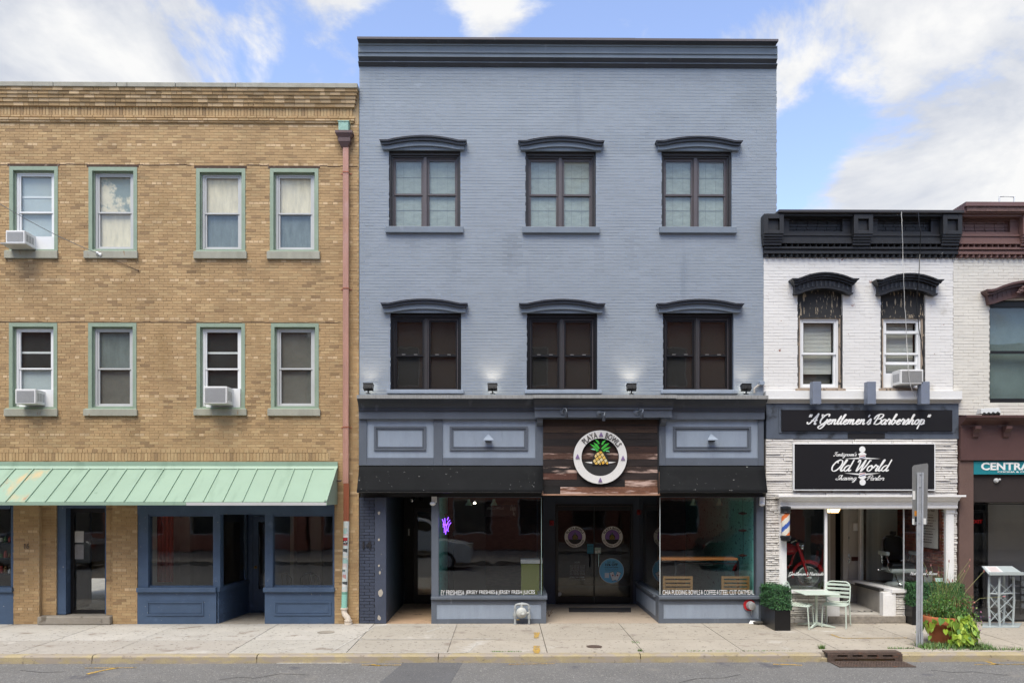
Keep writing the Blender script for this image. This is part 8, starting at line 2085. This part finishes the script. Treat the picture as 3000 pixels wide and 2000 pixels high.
# trailing leaves at the pot's right side
# ---- weeds along the kerb
mb = MB()
def weeds(px0, px1, py, n, h, spread=.05):
    for i in range(n):
        q = gpt(lr.uniform(px0, px1), py, 0); b = lr.uniform(0, 6.283); hh = lr.uniform(.3, 1) * h; y = q.y + lr.gauss(0, spread)
        p0 = Vector((q.x, max(y, KERB_I + .003), 0)); p2 = p0 + Vector((math.cos(b) * hh * .7, math.sin(b) * hh * .7, hh)); s = Vector((-math.sin(b), math.cos(b), 0)) * .005
        mb.add([p0 - s, p0 + s, p2], [(0, 1, 2)], tuple(v * lr.uniform(.6, 1.3) for v in lin(lr.choice(('5a7a3a', '6f8a45', '4a6a35')))))
weeds(2690, 2900, 1895, 1500, .11, .11); weeds(2840, 3000, 1902, 300, .07, .03); weeds(1440, 1530, 1908, 120, .03, .01); weeds(1868, 1880, 1906, 60, .05, .015); weeds(2400, 2416, 1899, 120, .10, .02); weeds(2000, 2240, 1906, 120, .03, .01); weeds(2600, 2680, 1899, 120, .05, .015); weeds(1850, 1872, 1880, 40, .03, .06); weeds(2230, 2330, 1905, 60, .02, .01)
o = mb.obj('weeds', M_LEAF); tag(o, 'green weeds and grass growing along the kerb joint', 'weeds', kind='stuff')
# ---- storm drain
dA, dB = gpt(2411, 1908, 0).x, gpt(2627, 1908, 0).x
t = thing('storm_drain', ((dA + dB) / 2, KERB_O, ROAD_Z), 'rusty cast iron storm drain inlet set into the yellow kerb with a floor grate', 'storm drain')
KY = KERB_O - .015
mb = MB(); mb.box(dA, dB, KERB_O + .02, KERB_I + .07, .004, .022); mb.obj('cover_plate', M_IRON, t)
zt_ = .021; z0 = ROAD_Z + .002
mb = MB(); L = dB - dA; sl = [(dA + L * f, dA + L * (f + .135)) for f in (.13, .33, .53, .735)]
holes_ = [(a, b, -.042, -.014) for a, b in sl] + [(dA + L * .09, dB - L * .10, z0 + .012, -.075)]
cells(mb, dA, dB, z0, .003, holes_, KY, KERB_O + .02); mb.obj('inlet_face', M_IRON, t)
mb = MB(); mb.box(dA + .02, dB - .02, KERB_O + .025, KERB_O + .03, z0, .0); mb.obj('dark_throat', mat('drain_darkness', '0c0b0b', .9), t)
g0, g1, g2, g3 = gpt(2425, 1934, ROAD_Z), gpt(2628, 1934, ROAD_Z), gpt(2668, 1952, ROAD_Z), gpt(2440, 1953, ROAD_Z)
ga, gb_ = dA + .02, dB + .02; gy0, gy1 = KY - .005, KY - .40
mb = MB(); mb.box(ga, gb_, gy1, gy0, ROAD_Z + .001, ROAD_Z + .004); mb.obj('grate_pit', MATS['drain_darkness'], t)
mb = MB(); mb.box(ga, gb_, gy0 - .03, gy0, ROAD_Z + .0045, ROAD_Z + .014); mb.box(ga, gb_, gy1, gy1 + .03, ROAD_Z + .0045, ROAD_Z + .014); mb.box(ga, ga + .03, gy1 + .031, gy0 - .031, ROAD_Z + .0045, ROAD_Z + .014); mb.box(gb_ - .03, gb_, gy1 + .031, gy0 - .031, ROAD_Z + .0045, ROAD_Z + .014)
for k in (1, 2, 3): y = gy0 + (gy1 - gy0) * k / 4; mb.box(ga + .031, gb_ - .031, y - .01, y + .01, ROAD_Z + .0045, ROAD_Z + .0135)
mb.obj('grate_frame', M_IRON, t)
nb_ = 26
for k in range(nb_):
    x = ga + .05 + (gb_ - ga - .1) * k / (nb_ - 1)
    if k == 0: q = MB(); q.box(-.013, .013, gy1 + .032, gy0 - .032, ROAD_Z + .0045, ROAD_Z + .013); o0 = q.obj('grate_bar', M_IRON, t, local=True); o = o0
    else: o = bpy.data.objects.new('grate_bar', o0.data); col.objects.link(o); o.parent = t
    o.location = Vector((x, 0, 0)) - W[t.name]
# ---- menu stand
sp_ = gpt(2935, 1832, 0); sx_, sy_ = X(2936, -.42), -.42
t = thing('menu_stand', (sx_, sy_, 0.007), 'pale grey truss-legged menu lectern before the restaurant glass', 'lectern')
LG = mat('pale_grey_powder_coat', 'a9b2b2', .4, .05, 4)
def ms(px, py, y=0): q = pt(px, py, sy_ + y); return Vector((q.x, sy_ + y, q.z))
mb = MB(); mb.hexa([tuple(ms(2877, 1838, -.22)), tuple(ms(2985, 1838, -.22)), tuple(ms(2994, 1827, .28)), tuple(ms(2880, 1827, .28)), tuple(ms(2877, 1838, -.22) + Vector((0, 0, .01))), tuple(ms(2985, 1838, -.22) + Vector((0, 0, .01))), tuple(ms(2994, 1827, .28) + Vector((0, 0, .01))), tuple(ms(2880, 1827, .28) + Vector((0, 0, .01)))])
mb.v = [(v[0], v[1], .003 if i < 4 else .014) for i, v in enumerate(mb.v)]; mb.obj('base_plate', LG, t)
legs = []
for (px, y, bend) in ((2900, -.05, .0), (2929, -.15, .0), (2940, .12, .0), (2967, .0, .0)):
    b = Vector((X(px, sy_ + y), sy_ + y, .014)); top = b + Vector(((X(2932, sy_) - b.x) * -.05, 0, pt(2930, 1690, sy_).z))
    mid1 = b.lerp(top, .5) + Vector(((.02 if px > 2930 else -.02), 0, 0)); legs.append((b, mid1, top))
    mb = MB(); mb.tube([b, mid1, top], .022, 8); mb.obj('leg', LG, t, smooth=True)
mb = MB()
def lp(l, f): return l[0].lerp(l[2], f)
for (i, j) in ((0, 1), (1, 3), (0, 2), (2, 3)):
    for f in (.08, .35, .62):
        mb.tube([lp(legs[i], f), lp(legs[j], f + .25)], .007, 5); mb.tube([lp(legs[j], f), lp(legs[i], f + .25)], .007, 5)
mb.obj('truss_brace', LG, t)
mb = MB()
for (i, j) in ((0, 1), (1, 3), (0, 2), (2, 3)): mb.tube([lp(legs[i], .66), lp(legs[j], .66)], .014, 6)
mb.obj('cross_bar', LG, t)
q = [ms(2876, 1660, .22), ms(2965, 1660, .22), ms(2998, 1682, -.22), ms(2898, 1685, -.22)]
th = Vector((0, 0, .02))
mb = MB(); mb.hexa([tuple(q[3]), tuple(q[2]), tuple(q[1]), tuple(q[0]), tuple(q[3] + th), tuple(q[2] + th), tuple(q[1] + th), tuple(q[0] + th)]); mb.box(q[3].x, q[2].x, q[3].y - .02, q[3].y - .001, q[2].z - .01, q[2].z + .05); mb.obj('reading_desk', LG, t)
pp = [q[3].lerp(q[0], f).lerp(q[2].lerp(q[1], f), g) + th + Vector((0, 0, .004)) for f, g in ((.08, .06), (.08, .48), (.92, .48), (.92, .06))]
mb = MB(); mb.add([tuple(p) for p in pp], [(0, 1, 2, 3)], lin('dcdcda')); 
for k in range(7):
    f = .2 + k * .1; a, b = [q[3].lerp(q[0], f).lerp(q[2].lerp(q[1], f), g) + th + Vector((0, 0, .006)) for g in (.12, .42)]; c, d = [q[3].lerp(q[0], f + .03).lerp(q[2].lerp(q[1], f + .03), g) + th + Vector((0, 0, .006)) for g in (.42, .12)]; mb.add([tuple(a), tuple(b), tuple(c), tuple(d)], [(0, 1, 2, 3)], lin('b98f8c'))
o = mb.obj('menu_card', M_STICK, t)
# ---- litter beside the hedge
c_ = gpt(2222, 1828, 0); mb = MB(); mb.ball((c_.x, c_.y, .035), .09, 9, 6, (1.3, .7, .4)); o = mb.obj('litter_bag', mat('dark_plastic_rag', '4a4742', .7, .3, 12)); tag(o, 'dark crumpled rag on the sidewalk beside the left hedge planter', 'litter')
c_ = gpt(2205, 1826, 0); mb = MB(); mb.add([(c_.x - .08, c_.y, .004), (c_.x + .06, c_.y - .04, .004), (c_.x + .08, c_.y + .03, .05), (c_.x - .03, c_.y + .05, .06)], [(0, 1, 2), (0, 2, 3)]); o = mb.obj('paper_scrap', M_WLET); tag(o, 'small white paper scrap on the sidewalk near the fire hose connection', 'litter')
c_ = gpt(1608, 1806, 0); mb = MB()
for a, h in ((60, .16), (100, .12), (130, .15), (40, .1)): mb.tube([(c_.x, c_.y, .004), (c_.x + math.cos(R(a)) * h * .3, c_.y, h * .5), (c_.x + math.cos(R(a)) * h, c_.y, h)], .004, 4, lin('4a3328'))
o = mb.obj('dry_weed', M_LEAF); tag(o, 'dry brown weed at the corner of the left bulkhead', 'weed')
# ================================================================ across the street (seen in the glass)
OB = mat('opposite_red_brick', '9c5f4c', .85, .2, 5, stretch=(1, 1, 4), fine=.15)
OB2 = mat('opposite_tan_stone', 'bdb2a0', .85, .12, 3)
mb = MB(); mb.box(-120, 120, -19.6, -14.32, -.44, 0.0); tag(mb.obj('opposite_sidewalk', M_CONC), kind='structure')
def far_building(x0, x1, h, m, label, y=-20.5):
    t = thing('facing_building', ((x0 + x1) / 2, y - 2, 0), label, 'building', 'buildings across the street')
    mb = MB(); holes = []; n = max(2, int((x1 - x0) / 2.8)); st = (x1 - x0) / n
    for fl in range(1, int(h // 3.4)):
        for i in range(n): xx = x0 + st * (i + .5); holes.append((xx - .5, xx + .5, fl * 3.4 + .7, fl * 3.4 + 2.5))
    for i in range(n): xx = x0 + st * (i + .5); holes.append((xx - st * .3, xx + st * .3, .7, 2.3))
    cells(mb, x0, x1, 0, h, holes, y - .3, y); mb.obj('wall', m, t)
    mb = MB(); mb.box(x0, x1, y - 7, y - 6.8, 0, h); mb.box(x0, x1, y - 6.8, y - .31, h - .6, h - .4); mb.box(x0, x0 + .2, y - 6.8, y - .31, 0, h - .61); mb.box(x1 - .2, x1, y - 6.8, y - .31, 0, h - .61); mb.obj('mass', m, t)
    mb = MB(); mb.box(x0 - .1, x1 + .1, y - .3, y + .35, h + .001, h + .4); mb.obj('cornice', OB2, t)
    for hh in holes:
        mb = MB(); mb.frame(hh[0], hh[1], hh[2], hh[3], .06, y - .2, y - .1); w = mb.obj('window', M_VINYLG, t)
        mb = MB(); mb.box(hh[0] + .06, hh[1] - .06, y - .16, y - .15, hh[2] + .06, hh[3] - .06); mb.obj('pane', mat('dark_far_glass', '20262a', .1, .05), w)
far_building(-42, -24, 9.2, OB2, 'pale stone building across the street, seen only in the windows at the left')
far_building(-23.8, -9, 10.2, OB, 'red brick building across the street, seen in the navy storefront glass')
far_building(-8.8, 6, 11.4, mat('opposite_brown_brick', '93604f', .85, .2, 5, stretch=(1, 1, 4), fine=.15), 'brown brick building across the street, seen in the bowl shop glass')
far_building(6.2, 20, 12.2, OB, 'red brick building across the street, seen in the barber shop glass')
far_building(20.2, 42, 9.0, OB2, 'pale stone building across the street, seen only in the windows at the right')
def car(x, y, L, H, paint, label, face, suv):
    t = thing('parked_car', (x, y, ROAD_Z), label, 'car', 'cars parked across the street', rz=0 if face > 0 else math.pi)
    gl = mat('car_glass', '15181a', .08, .02); W2 = .88
    if suv: body = [(-.5, .30), (-.5, .62), (-.485, .66), (.16, .66), (.44, .58), (.495, .48), (.5, .30)]; cab = [(-.47, .66), (-.42, 1), (-.05, 1), (.02, .96), (.19, .66)]
    else: body = [(-.5, .34), (-.5, .62), (-.46, .70), (-.34, .70), (.24, .66), (.44, .58), (.5, .46), (.5, .34)]; cab = [(-.36, .69), (-.22, .98), (-.02, 1), (.08, .97), (.26, .66)]
    sgn = 1
    def sec(pts, w0, w1, m, nm, smooth=False, bev=.04):
        mb = MB(); n = len(pts); zs = [p[1] for p in pts]; zmn, zmx = min(zs), max(zs); vs = []
        for s in (-1, 1):
            for p in pts: k = (p[1] - zmn) / (zmx - zmn); vs.append((p[0] * L, s * (w0 + (w1 - w0) * k), p[1] * H))
        mb.add(vs, [tuple(range(n)), tuple(range(2 * n - 1, n - 1, -1))] + [(i, n + i, n + (i + 1) % n, (i + 1) % n) for i in range(n)]); return mb.obj(nm, m, t, local=True, bevel=bev)
    body = [(p[0], p[1] if p[1] > .4 else .16) for p in body]
    sec(body, W2, W2 * .98, paint, 'body'); sec(cab, W2 * .95, W2 * .74, paint, 'cabin', bev=.03)
    cz = [p[1] for p in cab]; gl_pts = [(p[0] * .93 - .002, .69 + (p[1] - .66) * .78) for p in cab]
    sec(gl_pts, W2 * .955, W2 * .79, gl, 'side_window', bev=.0)
    for wx in (-.31, .31):
        for s in (-1, 1):
            mb = MB(); r = .34; mb.lathe([(r * .6, -.11), (r, -.1), (r, .1), (r * .6, .11)], 24, (wx * L, s * (W2 - .08), r), (0, 1, 0)); w = mb.obj('wheel', RUB, t, smooth=True, local=True)
            mb = MB()
            for k in range(5): a = 6.283 * k / 5; mb.tube([(wx * L, s * (W2 + .035), r), (wx * L + math.cos(a) * r * .62, s * (W2 + .03), r + math.sin(a) * r * .62)], .03, 6)
            mb.lathe([(r * .60, -.01), (r * .66, .0), (r * .60, .01)], 24, (wx * L, s * (W2 + .03), r), (0, 1, 0)); mb.obj('rim', M_GALV, w, local=True)
    for s in (-1, 1):
        mb = MB(); mb.box(-L * .503, -L * .485, s * .72 - .14, s * .72 + .14, H * .54, H * .62); mb.obj('tail_light', mat('tail_light_red', '8f1518', .2), t, local=True)
        mb = MB(); mb.box(L * .475, L * .503, s * .68 - .16, s * .68 + .16, H * .46, H * .53); mb.obj('headlight', M_CHROME, t, local=True)
car(-3.5, -13.1, 4.7, 1.66, mat('white_car_paint', 'cfd2d3', .2, .02), 'white suv parked across the street, reflected in the left bowl shop window', 1, True)
car(-17.2, -13.1, 4.8, 1.44, mat('silver_car_paint', '7d8082', .2, .02, metal=.4), 'silver sedan parked across the street, reflected in the black door at the left', -1, False)
car(9.5, -13.1, 4.7, 1.46, mat('dark_car_paint', '22262c', .2, .02), 'dark sedan parked across the street, reflected in the barber shop glass', 1, False)

for s_ in [q for q in bpy.data.scenes if q.name == 'lettering_bench']: bpy.data.scenes.remove(s_)
